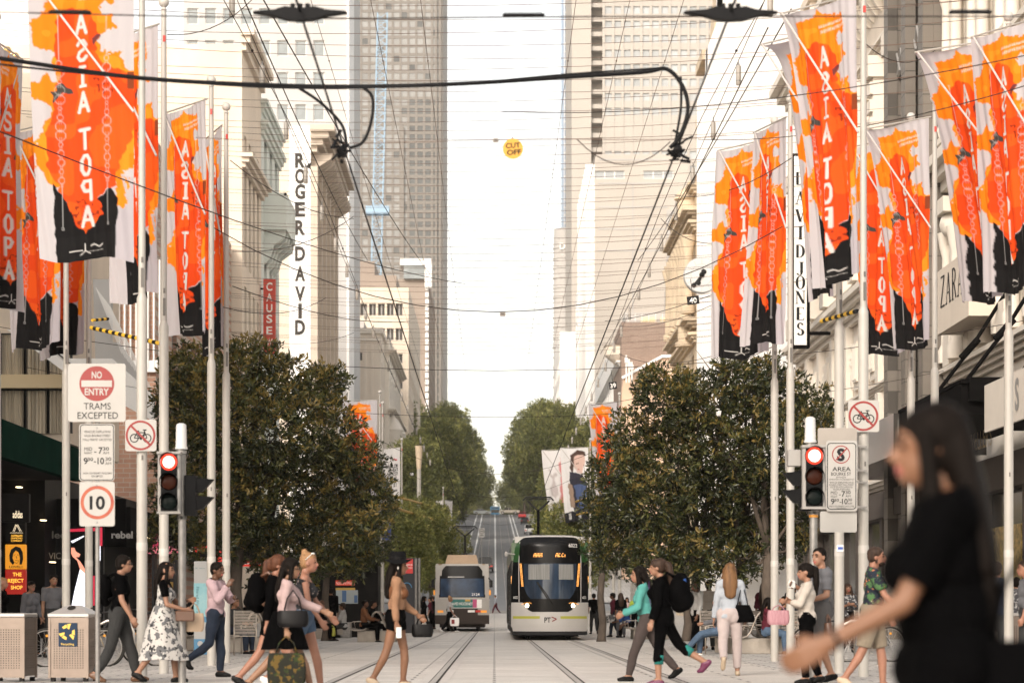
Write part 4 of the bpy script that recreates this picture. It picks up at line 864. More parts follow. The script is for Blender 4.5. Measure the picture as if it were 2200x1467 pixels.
def vnoise(x, y, sc, seed=0):
    g = np.random.RandomState(seed).rand(64, 64); xi, yi = x*sc, y*sc; x0 = np.floor(xi).astype(int); y0 = np.floor(yi).astype(int); fx = xi-x0; fy = yi-y0
    fx = fx*fx*(3-2*fx); fy = fy*fy*(3-2*fy); a = g[x0 % 64, y0 % 64]; b = g[(x0+1) % 64, y0 % 64]; c = g[x0 % 64, (y0+1) % 64]; d = g[(x0+1) % 64, (y0+1) % 64]
    return a*(1-fx)*(1-fy)+b*fx*(1-fy)+c*(1-fx)*fy+d*fx*fy
def print_festival(s, t):
    """s left to right, t top to bottom (0..1); coordinates below are those of the big banner"""
    x, y = 122+s*463, -90+t*1195
    nx = (vnoise(x, y, 1/38, 1)-.5)*46+(vnoise(x, y, 1/9, 2)-.5)*16; ny = (vnoise(x, y, 1/38, 3)-.5)*46+(vnoise(x, y, 1/9, 4)-.5)*16
    xs, ys = x+(vnoise(x, y, 1/26, 5)-.5)*24, y+(vnoise(x, y, 1/26, 6)-.5)*24
    c = np.empty(s.shape+(3,)); c[:] = (0.50, 0.475, 0.495)
    c[(y > 760) & (x > 480)] = (0.44, 0.41, 0.445)
    lo = inpoly(x+nx, y+ny, [(130,150),(150,90),(200,60),(195,-30),(330,-62),(480,-40),(490,40),(440,60),(508,110),(500,165),(430,180),(440,260),(540,240),(555,330),(600,330),(600,700),(540,720),(555,860),(525,900),(500,800),(300,760),(215,800),(150,720),(128,650),(165,560),(215,470),(128,440),(130,360),(215,330),(230,255),(150,215)])
    c[lo] = (0.80, 0.21, 0.011); lo2 = lo & (vnoise(x, y, 1/50, 8) > 0.6); c[lo2] = (0.84, 0.26, 0.018)
    c[inpoly((x+xs)/2, (y+ys)/2, [(210,780),(250,820),(290,890),(345,930),(410,860),(480,815),(520,860),(505,1010),(500,1110),(210,1110)])] = (0.010, 0.0095, 0.010)
    c[(y > 1000) & (x > 212) & (x < 500)] = (0.012, 0.0115, 0.012)
    do = inpoly(xs, ys, [(245,75),(300,50),(400,70),(432,180),(415,240),(450,290),(540,330),(590,400),(590,560),(545,640),(520,720),(500,810),(440,830),(412,865),(432,920),(345,1003),(290,895),(250,815),(185,720),(180,600),(215,470),(215,400),(260,330),(230,250),(245,170)])
    c[do] = (0.70, 0.066, 0.011); c[do & (vnoise(x, y, 1/70, 9) > 0.56)] = (0.76, 0.10, 0.013)
    c[do & inpoly(xs, ys, [(400,180),(440,170),(430,215),(408,220)])] = (0.16, 0.04, 0.04)
    c[inpoly(xs, ys, [(213,450),(212,395),(255,355),(300,385),(312,405),(262,395),(225,440)])] = (0.06, 0.055, 0.05)
    c[do & (((vnoise(x, y, 1/11, 12) > 0.70) & inpoly(x, y, [(400,350),(500,370),(495,420),(410,430)])) | ((vnoise(x, y, 1/10, 13) > 0.72) & (y > 850)))] = (0.25, 0.03, 0.01)
    c[(y > 330) & (y < 400) & (x > 555)] = (0.22, 0.05, 0.02)
    w = np.zeros(s.shape, bool)
    for cx, x0 in ((248, 0), (465, 1)):
        w |= (abs(x-cx) < 1.7) & (((y > 70) & (y < 262)) | ((y > 780) & (y < 958)))
        for k in range(14):
            cy_ = 275+k*37.5; r = (11, 19, 8, 20, 20, 7, 12, 21, 21, 9, 14, 15, 10, 14)[k]
            dd = np.maximum(abs(x-cx), np.maximum(abs(y-cy_), (abs(x-cx)+abs(y-cy_))/1.38)); w |= abs(dd-r) < 1.6
            w |= (abs(abs(x-cx)-5) < 1.3) & (abs(y-cy_-18) < 10)
        w |= abs(np.hypot(x-cx, y-964)-5) < 1.8; w |= abs(np.hypot(x-cx, y-66)-4) < 1.5
    c[w] = c[w]*0.45+0.28; w[:] = False
    for ch, yc in zip('ASIATOPA', (120, 232, 340, 447, 601, 709, 816, 924)):
        px = 0.5-(x-356-(yc-500)*0.008)/52; py = 0.5-(y-yc)/92; d = np.full(s.shape, 9.0)
        for a, b in _LET[ch]: d = np.minimum(d, segd(px*52, py*92, (a[0]*52*.84+4.2, a[1]*92*.86+6.4), (b[0]*52*.84+4.2, b[1]*92*.86+6.4)))
        w |= d < 6.9
    w |= (abs(y-1062) < 2) & (x > 275) & (x < 335); w |= segd(x, y, (345, 1035), (345, 1065)) < 1.6; w |= segd(x, y, (345, 1065), (325, 1082)) < 1.8; w |= segd(x, y, (345, 1065), (367, 1080)) < 1.8
    w |= (abs(y-1050-6*np.sin(x/9)) < 2.2) & (x > 368) & (x < 430); w |= (abs(y-1072) < 1.6) & (x > 362) & (x < 432) & (np.sin(x*.9) > -.3)
    for yy_, x0, x1 in ((-8, 330, 520), (14, 345, 505)): w |= (abs(y-yy_) < 6) & (x > x0) & (x < x1) & (np.sin(x*0.62) > -0.35) & (abs(np.sin(x*1.7+y*.3)) > .3)
    c[w] = (0.62, 0.60, 0.58)
    return c
def _txtmask(x, y, s, cx, cy_, h, w):              # block lettering hint of mirrored lines
    m = np.zeros(x.shape, bool); n = len(s); cw = w/n
    for i, ch in enumerate(s):
        if ch == ' ': continue
        px = (x-(cx+w/2-(i+1)*cw))/cw; py = 1-(y-(cy_-h/2))/h; px = 1-px
        d = np.full(x.shape, 9.0)
        for a, b in _ALL.get(ch, _LET['O']): d = np.minimum(d, segd(px, py, (a[0]*.7+.15, a[1]*.84+.08), (b[0]*.7+.15, b[1]*.84+.08)))
        m |= (d < 0.13) & (px > 0) & (px < 1)
    return m
_ALL = dict(_LET, M=[((0,0),(0,1)),((0,1),(.5,.4)),((.5,.4),(1,1)),((1,1),(1,0))], E=[((0,0),(0,1)),((0,1),(1,1)),((0,.5),(.8,.5)),((0,0),(1,0))], L=[((0,0),(0,1)),((0,0),(1,0))], B=[((0,0),(0,1)),((0,1),(.8,.9)),((.8,.9),(.7,.5)),((.7,.5),(0,.5)),((.7,.5),(.9,.2)),((.9,.2),(0,0))], F=[((0,0),(0,1)),((0,1),(1,1)),((0,.5),(.8,.5))],
   R=[((0,0),(0,1)),((0,1),(.8,.9)),((.8,.9),(.7,.5)),((.7,.5),(0,.5)),((.5,.5),(1,0))], N=[((0,0),(0,1)),((0,1),(1,0)),((1,0),(1,1))], U=[((0,1),(0,.2)),((0,.2),(.5,0)),((.5,0),(1,.2)),((1,.2),(1,1))], H=[((0,0),(0,1)),((1,0),(1,1)),((0,.5),(1,.5))], C=[((1,.85),(.5,1)),((.5,1),(0,.7)),((0,.7),(0,.3)),((0,.3),(.5,0)),((.5,0),(1,.15))])
_ALL['1'] = [((.5,0),(.5,1)), ((.5,1),(.3,.8))]; _ALL['0'] = _LET['O']; _ALL['2'] = [((0,.8),(.5,1)),((.5,1),(.95,.75)),((.95,.75),(0,0)),((0,0),(1,0))]
def print_fashion(s, t):
    c = np.empty(s.shape+(3,)); c[:] = (0.74, 0.73, 0.73); x, y = s*100, t*256
    w = np.zeros(s.shape, bool)
    for ln, yy_, n in (('MELBOURNE', 62, 62), ('FASHION', 76, 48), ('FESTIVAL', 90, 54)): w |= _txtmask(x, y, ln, 88-n/2, yy_, 12, n)
    w |= _txtmask(x, y, '01', 76, 106, 12, 16); w |= _txtmask(x, y, '12', 76, 128, 12, 16); w |= _txtmask(x, y, 'MARCH 2017', 66, 148, 7, 40); w |= (abs(y-117) < .8) & (x > 30)
    c[w] = (0.03, 0.03, 0.035); c[y > 222] = (0.03, 0.03, 0.04)
    c[(abs(y-40-2*np.sin(x/3)) < 2.5) & (x > 70) & (x < 84)] = (0.7, 0.05, 0.12); c[(y > 230) & (y < 236) & (x > 40) & (x < 90) & (np.sin(x*1.3) > 0)] = (.7, .7, .7)
    return c
def print_portrait(s, t):
    c = np.empty(s.shape+(3,)); c[:] = (0.70, 0.69, 0.69); x, y = s*100+(vnoise(s*100, t*256, .09, 3)-.5)*5, t*256+(vnoise(s*100, t*256, .09, 4)-.5)*5
    c[inpoly(x, y, [(44,22),(70,14),(88,30),(84,60),(74,92),(58,84),(46,60)])] = (0.62, 0.44, 0.38)
    c[inpoly(x, y, [(36,24),(60,4),(86,12),(92,28),(66,22),(50,30),(48,60),(42,90),(34,70)])] = (0.08, 0.05, 0.04)
    c[inpoly(x, y, [(30,80),(58,86),(76,96),(96,110),(100,222),(40,222),(28,150)])] = (0.035, 0.035, 0.05); c[inpoly(x, y, [(46,130),(90,120),(96,210),(60,210)])] = (0.07, 0.10, 0.2); c[inpoly(x, y, [(22,120),(40,128),(48,210),(28,205)])] = (0.30, 0.22, 0.17)
    c[(abs(x-60) < 5) & (abs(y-52) < 1.5)] = (.1, .06, .05); c[(abs(x-64) < 4) & (abs(y-74) < 1.6)] = (.4, .08, .08)
    c[y > 222] = (0.02, 0.02, 0.025); c[(y > 228) & (y < 246) & ((abs(x-20) < 6) | (abs(x-68) < 6)) & (np.sin(x*1.6) > -.4)] = (.7, .7, .7)
    return c
def print_pink(s, t):
    c = np.empty(s.shape+(3,)); c[:] = (0.74, 0.72, 0.72); x, y = s*100+(vnoise(s*100, t*256, .06, 3)-.5)*22, t*256+(vnoise(s*100, t*256, .06, 4)-.5)*30
    c[inpoly(x, y, [(60,20),(85,60),(90,200),(70,250),(55,150),(70,90)])] = (0.62, 0.25, 0.25); c[inpoly(x, y, [(15,190),(40,200),(30,250),(10,245)])] = (0.55, 0.12, 0.12); c[inpoly(x, y, [(30,60),(45,90),(42,180),(28,140)])] = (.5, .45, .45)
    return c
attrmat('banner_cloth', 0.75, trans=0.35)
mat('spar', (0.44, 0.41, 0.39), 0.5)
_PC = {}
def cloth_cols(fn, nu, nv):
    k = (fn.__name__, nu, nv)
    if k not in _PC:
        S_, T_ = np.meshgrid(np.linspace(0, 1, nu+1), np.linspace(0, 1, nv+1)); ds, dt = 0.25/nu, 0.25/nv
        _PC[k] = sum(fn(np.clip(S_+i*ds, 0, 1), np.clip(T_+j*dt, 0, 1)) for i in (-1, 1) for j in (-1, 1))/4
    return _PC[k].reshape(-1, 3)
BW, BT, BB = 1.66, 10.38, 6.12
def banner(px, py, th0, th1, label, fn=print_festival, seed=0, nu=80, nv=200, amp=0.05, group='festival banners on the flag poles', bt=BT, bb=BB, bw=BW, spar=True, skew=0.0, gz=0.0, ex=1.3):
    r = thing('banner', label, 'banner', (px, py, gz+bb), 0, group); R = random.Random(seed); ph = [R.uniform(0, 6.28) for _ in range(4)]; k1, k2 = R.uniform(1.1, 1.8), R.uniform(2.4, 3.3)
    b = MB(); S_, T_ = np.meshgrid(np.linspace(0, 1, nu+1), np.linspace(0, 1, nv+1)); w = 1-S_
    e = T_**ex; th = np.radians(th0+(th1-th0)*e); sx = 1-0.10*e
    fold = amp*(0.25+1.1*T_)*np.sin(2*np.pi*(k1*w+0.35*T_)+ph[0])*np.minimum(1, w*4+0.1)+0.5*amp*(0.2+T_)*np.sin(2*np.pi*(k2*w-0.25*T_)+ph[1])*np.minimum(1, w*4)+0.16*amp*(0.5+T_)*np.sin(2*np.pi*(3.1*k2*w+0.9*T_+0.3*np.sin(5*T_+ph[2])))
    l = 0.05+w*bw*sx; dx, dy = -np.cos(th), np.sin(th); nxx, nyy = np.sin(th), np.cos(th)
    X = l*dx+fold*nxx+skew*e*w; Y = l*dy+fold*nyy; hgt = bt-bb
    Z = hgt*(1-T_)-0.07*w*np.sin(np.pi*w)*(1-T_)-0.05*T_*np.sin(2*np.pi*w*1.2+ph[2])-0.09*T_*w*np.sin(ph[3])
    b.v = list(map(tuple, np.stack([X, Y, Z], -1).reshape(-1, 3))); n1 = nu+1
    b.f = [(j*n1+i, j*n1+i+1, (j+1)*n1+i+1, (j+1)*n1+i) for j in range(nv) for i in range(nu)]; b.mi = [0]*len(b.f)
    b.build('cloth', 'banner_cloth', r, smooth=True, cols=cloth_cols(fn, nu, nv))
    t0 = math.radians(th0); d0 = Vector((-math.cos(t0), math.sin(t0), 0))
    if spar:
        b = MB(); p0 = d0*(bw*1.0)+Vector((0, -0.12, hgt-0.02)); p1 = Vector((-0.03, -0.14, hgt-bw*1.28)); b.tube([p0, p1], 0.018, 6); b.build('spar', 'spar', r)
    b = MB(); b.tube([d0*(bw+0.03)+Vector((0, 0, hgt+0.01)), Vector((0.0, 0, hgt+0.01))], 0.016, 6); b.build('top_rod', 'pole_paint', r)
    return r
def yaw(px, Y, bw=BW):                              # turn a banner needs to show px columns wide
    c = max(-0.99, min(0.99, px/(bw*F/Y))); return math.degrees(math.acos(c))
pole0 = None
def pole(u, Y, label, group='white flag poles along the mall'):
    global pole0
    if pole0 is None: pole0 = make_pole(); o = pole0
    else: o = copy_tree(pole0)
    o.location = (PX(u, Y), Y, zg(Y)); o.rotation_euler = (0, 0, (u*7.3 % 1)*0.4); tag(o, label, 'flag pole', group); return o.location
BN = [ # column, base row or depth, px width top / bottom, labels, seed
 (142, 49.0, 128, 138, 'far left flag pole behind the recycling bin', 'orange banner hanging behind the large left banner, its lower half showing', 1),
 (191, 50.5, 122, 120, 'flag pole rising directly behind the red no entry sign', 'orange banner showing only its dark hem above the no entry sign', 2),
 (305, 37.4, 238, 236, 'thick flag pole carrying the left no bicycles sign', 'largest orange banner, spread flat toward the street at upper left', 3),
 (352, 41.0, 146, 120, 'flag pole behind the left traffic light', 'orange banner partly hidden behind the largest left banner', 4),
 (454, 47.0, 112, 108, 'left flag pole just behind the man in the pink shirt', 'narrow orange banner on the pole behind the man in pink', 5),
 (486, 49.5, 58, 64, 'flag pole right of the man in pink, nearest the left tree', 'sliver of orange banner nearest the left tree', 6),
 (1664, 50.9, 100, 132, 'right flag pole nearest the white trousers woman', 'orange banner flaring at its hem beside the round clock', 7),
 (1698, 48.7, 52, 84, 'flag pole left of the right traffic light', 'twisted dark hemmed orange banner just left of the vertical store sign', 8),
 (1803, 41.2, 140, 26, 'flag pole with a small blue sticker by the right traffic light', 'long orange banner crossing in front of the vertical store sign', 9),
 (1855, 39.0, 146, 76, 'thick flag pole carrying the right no bicycles sign', 'tallest right banner with grey folds, rising out of the frame', 10),
 (1957, 50.5, 98, 88, 'flag pole above the blurred woman, on the left', 'sunlit orange banner with a pale slanting hem above the blurred woman', 11),
 (2008, 48.7, 122, 48, 'flag pole above the blurred woman, on the right', 'orange banner twisting to a narrow hem before the dark stone building', 12),
 (2167, 42.0, 166, 42, 'flag pole nearest the right edge before the cream awning', 'orange banner blown to a point above the fashion store name', 13),
 (2246, 40.5, 112, 82, 'flag pole just beyond the right edge', 'orange banner cut off by the right edge', 14),
 (-8, 42.0, -26, -18, 'flag pole just beyond the left edge', 'thin strip of orange banner cut off by the left edge', 15),
 (816, 114.0, 76, 74, 'slim flag pole at the right end of the left tree', 'small distant orange banner above the left tree', 16),
 (1331, 115.0, 60, 48, 'slim flag pole at the left end of the right tree', 'small distant orange banner behind the right tree', 17)]
for u, Y, w0, w1, lp, lb, sd in BN:
    p = pole(u, Y, lp); small = Y > 100
    banner(p[0]-0.07, p[1]-0.02, yaw(w0, Y), yaw(w1, Y), lb, seed=sd, nu=40 if small else 110, nv=100 if small else 280, ex=0.32 if sd == 9 else 0.6 if sd in (10, 12, 13) else 1.2, amp=0.045 if w0 > 200 or sd == 9 else 0.085)
for u, Y, lp in ((822, 120, 'second slim flag pole close behind the small left banner'), (863, 147, 'slim flag pole holding the white text banner'), (1268, 147, 'slim flag pole holding the fashion portrait banner'), (1318, 121, 'slim flag pole seen under the right tree, left of its pair'), (683, 124, 'slim flag pole under the left tree, left of its pair'), (693, 121, 'slim flag pole under the left tree, right of its pair'), (1357, 160, 'thin far flag pole under the right tree'), (1363, 155, 'thin far flag pole under the right tree, right of its pair'), (952, 217, 'distant flag pole holding the pink and white banner'), (1186, 221, 'distant flag pole holding the thin white banner beside the tram mast')):
    pole(u, Y, lp)
banner(PX(863, 147)-0.06, 147, yaw(46, 147), yaw(42, 147), 'white banner with black mirrored festival text beside the left tree', print_fashion, 21, 60, 150, 0.06, 'fashion banners further down the mall')
banner(PX(1268, 147)-0.06, 147, yaw(60, 147), yaw(54, 147), 'white fashion banner showing a portrait in dark clothes', print_portrait, 22, 50, 130, 0.06, 'fashion banners further down the mall')
banner(PX(1268, 149)-1.2, 149, yaw(58, 149), yaw(40, 149), 'plain white edge of a second banner behind the portrait banner', print_pink, 25, 24, 60, 0.06, 'fashion banners further down the mall')
banner(PX(952, 217), 217, yaw(16, 217), yaw(12, 217), 'pink and white banner on the pole above the old tram, left half', print_pink, 23, 30, 70, 0.08, 'fashion banners further down the mall')
o = banner(PX(954, 217)+0.05, 217, yaw(-16, 217), yaw(-14, 217), 'pink and white banner on the pole above the old tram, right half', print_pink, 24, 30, 70, 0.08, 'fashion banners further down the mall')
banner(PX(1190, 221), 221, yaw(12, 221), yaw(12, 221), 'thin white banner beside the modern tram mast', print_fashion, 26, 24, 60, 0.03, 'fashion banners further down the mall')
# tall lantern column further along
mat('lantern_skin', (0.55, 0.44, 0.32), 0.6, var=0.08, scale=3)
xl_, yl_ = PX(900, 215), 215; t = thing('lantern_column', 'tall lantern column with a flared beige top beside the hill trees', 'street lamp', (xl_, yl_, 0.5)); b = MB()
z0, z1, z2 = PZ(1110, yl_), PZ(1008, yl_), PZ(960, yl_); b.cyl((xl_, yl_, 0), (xl_, yl_, z1), 0.17, n=12); b.build('shaft', 'pole_paint', t, world=True, smooth='auto')
b = MB(); b.lathe([(0.18, z1), (0.32, z2), (0.34, z2+0.1), (0.05, z2+0.12)], (xl_, yl_, 0), 12); b.build('lantern', 'lantern_skin', t, world=True, smooth='auto')

# ================================================================ signs
mat('sign_plate', (0.345, 0.33, 0.31), 0.45, var=0.03, scale=4); mat('road_red', (0.21, 0.007, 0.006), 0.45, var=0.06, scale=5); mat('sign_black', (0.018, 0.018, 0.02), 0.5); mat('galv', (0.22, 0.21, 0.20), 0.45, metal=0.5, var=0.2, scale=7)
mat('sign_back', (0.28, 0.25, 0.22), 0.55, var=0.06, scale=3); mat('bolt', (0.4, 0.4, 0.4), 0.3, metal=1)
def rrect(x0, x1, z0, z1, r, n=5):
    pts = []
    for cx, cz, a0 in ((x1-r, z1-r, 0), (x0+r, z1-r, 90), (x0+r, z0+r, 180), (x1-r, z0+r, 270)):
        for i in range(n+1):
            a = math.radians(a0+90*i/n); pts.append((cx+r*math.cos(a), cz+r*math.sin(a)))
    return pts
def plate(t, Y, u0, u1, v0, v1, m='sign_plate', r=0.03, d=0.006, name='plate'):
    b = MB(); b.poly(rrect(PX(u0, Y), PX(u1, Y), PZ(v1, Y), PZ(v0, Y), r), (0, Y, 0), XU, ZU, d); return b.build(name, m, t, world=True)
def disc(b, x, z, R, Y, m=0, r0=0.0, n=40):
    if r0 <= 0: b.poly([(x+R*math.cos(2*math.pi*i/n), z+R*math.sin(2*math.pi*i/n)) for i in range(n)], (0, Y, 0), XU, ZU, 0, m)
    else:
        for i in range(n):
            a, c = 2*math.pi*i/n, 2*math.pi*(i+1)/n
            b.poly([(x+r0*math.cos(a), z+r0*math.sin(a)), (x+R*math.cos(a), z+R*math.sin(a)), (x+R*math.cos(c), z+R*math.sin(c)), (x+r0*math.cos(c), z+r0*math.sin(c))], (0, Y, 0), XU, ZU, 0, m)
def tx(b, Y, items, m=0):
    for it in items:
        s, u, v, h, w = it[:5]; bold = it[5] if len(it) > 5 else 0.0
        b.text(s, (PX(u, Y), Y, PZ(v, Y)), XU, ZU, h*Y/F, w*Y/F if w else None, bold, m)
Y = 33.0
t = thing('road_sign', 'large white sign with red no entry disc above trams excepted, on a grey post', 'road sign', (PX(208, Y), Y+0.06, 0))
b = MB(); b.cyl((PX(208, Y), Y+0.06, 0), (PX(208, Y), Y+0.06, PZ(790, Y)), 0.03, n=14); b.build('post', 'galv', t, world=True, smooth='auto')
pl = plate(t, Y, 146, 270, 781, 906, r=0.035)
b = MB(); disc(b, PX(208, Y), PZ(824, Y), 37.5*Y/F, Y-0.002, 0); b.poly([(PX(u, Y), PZ(v, Y)) for u, v in ((175, 831), (240.5, 831), (240.5, 817), (175, 817))], (0, Y-0.004, 0), XU, ZU, 0, 1)
tx(b, Y-0.004, [('NO', 208, 805, 14.5, 22, 0.025), ('ENTRY', 208, 841, 14.5, 52, 0.025)], 1); tx(b, Y-0.002, [('TRAMS', 209, 872, 14.5, 58, 0.004), ('EXCEPTED', 210, 892, 14.5, 87, 0.004)], 2); b.build('face', ['road_red', 'sign_plate', 'sign_black'], t, world=True)
t = thing('road_sign', 'white permit times sign with black border below the no entry sign', 'road sign', (PX(208, Y), Y, PZ(1030, Y)))
plate(t, Y, 170, 246, 910, 1033, r=0.04)
b = MB()
def border(b, u0, u1, v0, v1, w, r, Y, m=0):
    o_, i_ = rrect(PX(u0, Y), PX(u1, Y), PZ(v1, Y), PZ(v0, Y), r), rrect(PX(u0, Y)+w, PX(u1, Y)-w, PZ(v1, Y)+w, PZ(v0, Y)-w, r-w*0.7); n = len(o_)
    for i in range(n): b.poly([o_[i], o_[(i+1) % n], i_[(i+1) % n], i_[i]], (0, Y, 0), XU, ZU, 0, m)
border(b, 172, 244.5, 911.5, 1031.5, 0.010, 0.035, Y-0.002)
tx(b, Y-0.002, [('VEHICLES DISPLAYING', 209, 927, 5, 57, 0.006), ('VALID BOURKE STREET', 209, 935.5, 5, 57, 0.006), ('MALL PERMIT EXCEPTED', 209, 944, 5, 62, 0.006), ('MID', 189.5, 964, 8, 17, 0.012), ('NIGHT', 189.5, 972.5, 4.5, 17, 0.006), ('-', 205, 969, 9, 5, 0.02), ('7', 216, 967, 14, 9, 0.016), ('30', 227.5, 963.5, 7.5, 13, 0.012), ('AM', 227.5, 972.5, 5.5, 13, 0.01),
  ('9', 184, 989.5, 14, 9, 0.014), ('30', 194, 986, 7.5, 12, 0.012), ('-', 204, 990, 9, 5, 0.02), ('10', 216.5, 989.5, 14, 14, 0.016), ('30', 232.5, 985.5, 7.5, 13, 0.012), ('AM', 232.5, 995, 5.5, 13, 0.01), ('AREA 505 PERMIT HOLDERS', 209, 1016, 4, 62, 0.004), ('EXCEPTED', 209, 1022.5, 4, 24, 0.004)])
b.build('lettering', 'sign_black', t, world=True)
t = thing('road_sign', 'white ten limit sign with worn red ring, lowest on the left post', 'road sign', (PX(208, Y), Y, PZ(1130, Y)))
plate(t, Y, 170.5, 246.5, 1034.5, 1130, r=0.03); mat('worn_red', (0.24, 0.018, 0.01), 0.5, col2=(0.36, 0.08, 0.03), var=0.02, scale=5)
b = MB(); disc(b, PX(209, Y), PZ(1079, Y), 36*Y/F, Y-0.002, 0, 29*Y/F); tx(b, Y-0.002, [('10', 209, 1079, 28, 33, 0.028)], 1); b.build('face', ['worn_red', 'sign_black'], t, world=True)
b = MB()
for v in (919, 1023, 1043, 1122): b.sph(P(208, v, Y-0.004), 0.01, 8, 5)
b.build('bolt', 'bolt', t, world=True)
def bikesign(u, v, Y, label):
    t = thing('road_sign', label, 'road sign', (PX(u, Y), Y, PZ(v+34, Y))); k = Y/F
    plate(t, Y, u-33, u+34, v-34, v+34, r=0.035); b = MB(); cx, cz = PX(u, Y), PZ(v, Y); disc(b, cx, cz, 32*k, Y-0.002, 0, 27.5*k)
    q = lambda x, y: (cx+x*k, Y-0.003, cz+y*k); 
    for wx in (-13.5, 14): disc(b, cx+wx*k, cz-6*k, 9.5*k, Y-0.003, 1, 7.3*k, 24)
    for a, c, wd in (((-13.5,-6), (-7,8), 2), ((-13.5,-6), (0,-6), 1.8), ((0,-6), (10,6), 2.2), ((-8,6), (9,6), 2.2), ((14,-6), (8,10), 2), ((0,-6), (-8,5), 2.2), ((0,-6), (14,-6), 1.8)): b.beam(q(*a), q(*c), wd*k, 0.001, 1, up=(0, 1, 0))
    b.beam(q(-10.5, 9), q(-3, 9), 3*k, 0.001, 1, up=(0, 1, 0)); b.beam(q(5, 11.5), q(13, 11.5), 2.4*k, 0.001, 1, up=(0, 1, 0)); b.beam(q(0, -9), q(3, -3), 4*k, 0.001, 1, up=(0, 1, 0))
    n0 = len(b.v); b.beam((cx-20.5*k, Y-0.005, cz+20.5*k), (cx+20.5*k, Y-0.005, cz-20.5*k), 4.6*k, 0.001, 0, up=(0, 1, 0)); b.build('face', ['road_red', 'sign_black'], t, world=True)
    b = MB(); b.box(cx-0.05, cx+0.05, Y+0.006, Y+0.05, cz-0.02, cz+0.02); b.build('clamp', 'galv', t, world=True)
bikesign(302, 935, 37.28, 'red ringed no bicycles sign on the thick left pole'); bikesign(1855, 893.5, 38.87, 'red ringed no bicycles sign on the thick right pole')
# right permit sign cluster
Y = 38.6
t = thing('road_sign', 'blank backs of two beige signs behind the right permit sign', 'road sign', (PX(1800, Y), Y+0.1, PZ(1144, Y)))
plate(t, Y+0.05, 1757, 1841, 919, 1000, 'sign_back', name='upper_plate'); plate(t, Y+0.05, 1762, 1841, 1098, 1143, 'sign_plate', name='lower_plate')
t = thing('road_sign', 'tall white no standing area permit sign beside the right traffic light', 'road sign', (PX(1808, Y), Y, PZ(1095, Y)))
plate(t, Y, 1775, 1842, 946, 1098, r=0.04); b = MB(); border(b, 1777, 1839.5, 951, 1094, 0.012, 0.05, Y-0.002, 0)
tx(b, Y-0.002, [('AREA', 1808, 1007, 9, 40, 0.012), ('BOURKE ST', 1807, 1017.5, 7, 43, 0.01), ('BETWEEN', 1807, 1025, 3.5, 20, 0.004), ('SWANSTON ST & ELIZABETH ST', 1808, 1029.5, 3.5, 54, 0.004), ('VEHICLES DISPLAYING VALID', 1808, 1036, 4, 52, 0.006), ('BOURKE STREET MALL PERMIT', 1808, 1041, 4, 52, 0.006), ('EXCEPTED FOR 30 MINUTES', 1808, 1046, 4, 48, 0.006), ('MAXIMUM BETWEEN', 1808, 1051, 4, 36, 0.006),
  ('MID', 1792, 1058, 7, 14, 0.012), ('NIGHT', 1792, 1066, 5, 14, 0.006), ('-', 1804.5, 1061, 8, 4, 0.02), ('7', 1812, 1060, 12, 8, 0.016), ('30', 1822, 1057, 7, 11, 0.012), ('AM', 1822, 1065, 5, 11, 0.01), ('9', 1789, 1076.5, 12, 8, 0.014), ('30', 1797.5, 1074, 6, 10, 0.012), ('-', 1806, 1077, 8, 4, 0.02), ('10', 1815, 1076.5, 12, 12, 0.016), ('30', 1826, 1073, 6, 9, 0.012), ('AM', 1826, 1081, 5, 9, 0.01), ('AREA 505 PERMIT HOLDERS', 1808, 1087, 3.6, 54, 0.004), ('EXCEPTED', 1808, 1091.5, 3.6, 20, 0.004)], 0)
disc(b, PX(1807, Y), PZ(976, Y), 19.5*Y/F, Y-0.002, 1, 17.3*Y/F); tx(b, Y-0.003, [('S', 1806.5, 976, 25, 17, 0.05)], 0); b.beam((PX(1796, Y), Y-0.005, PZ(988, Y)), (PX(1819, Y), Y-0.005, PZ(963, Y)), 2.6*Y/F, 0.001, 1, up=(0, 1, 0))
b.build('face', ['sign_black', 'road_red'], t, world=True)
b = MB()
for v in (957, 1009, 1034, 1088): b.box(PX(1841, Y), PX(1868, Y), Y+0.24, Y+0.28, PZ(v+2, Y), PZ(v-2, Y)); b.box(PX(1841, Y), PX(1846, Y), Y+0.0, Y+0.28, PZ(v+2, Y), PZ(v-2, Y))
b.build('strap', 'galv', t, world=True)
t = thing('sticker', 'small blue and white sticker on the right pole', 'sticker', (PX(1804, 41.1), 41.1, PZ(1183, 41.1)))
mat('blue', (0.03, 0.08, 0.35), 0.5); b = MB(); b.box(PX(1798, 41.1), PX(1812, 41.1), 41.1, 41.12, PZ(1184, 41.1), PZ(1170, 41.1)); b.build('label', 'sign_white', t, world=True); b = MB(); b.box(PX(1800, 41.1), PX(1811, 41.1), 41.095, 41.1, PZ(1180, 41.1), PZ(1174, 41.1)); b.build('mark', 'blue', t, world=True)

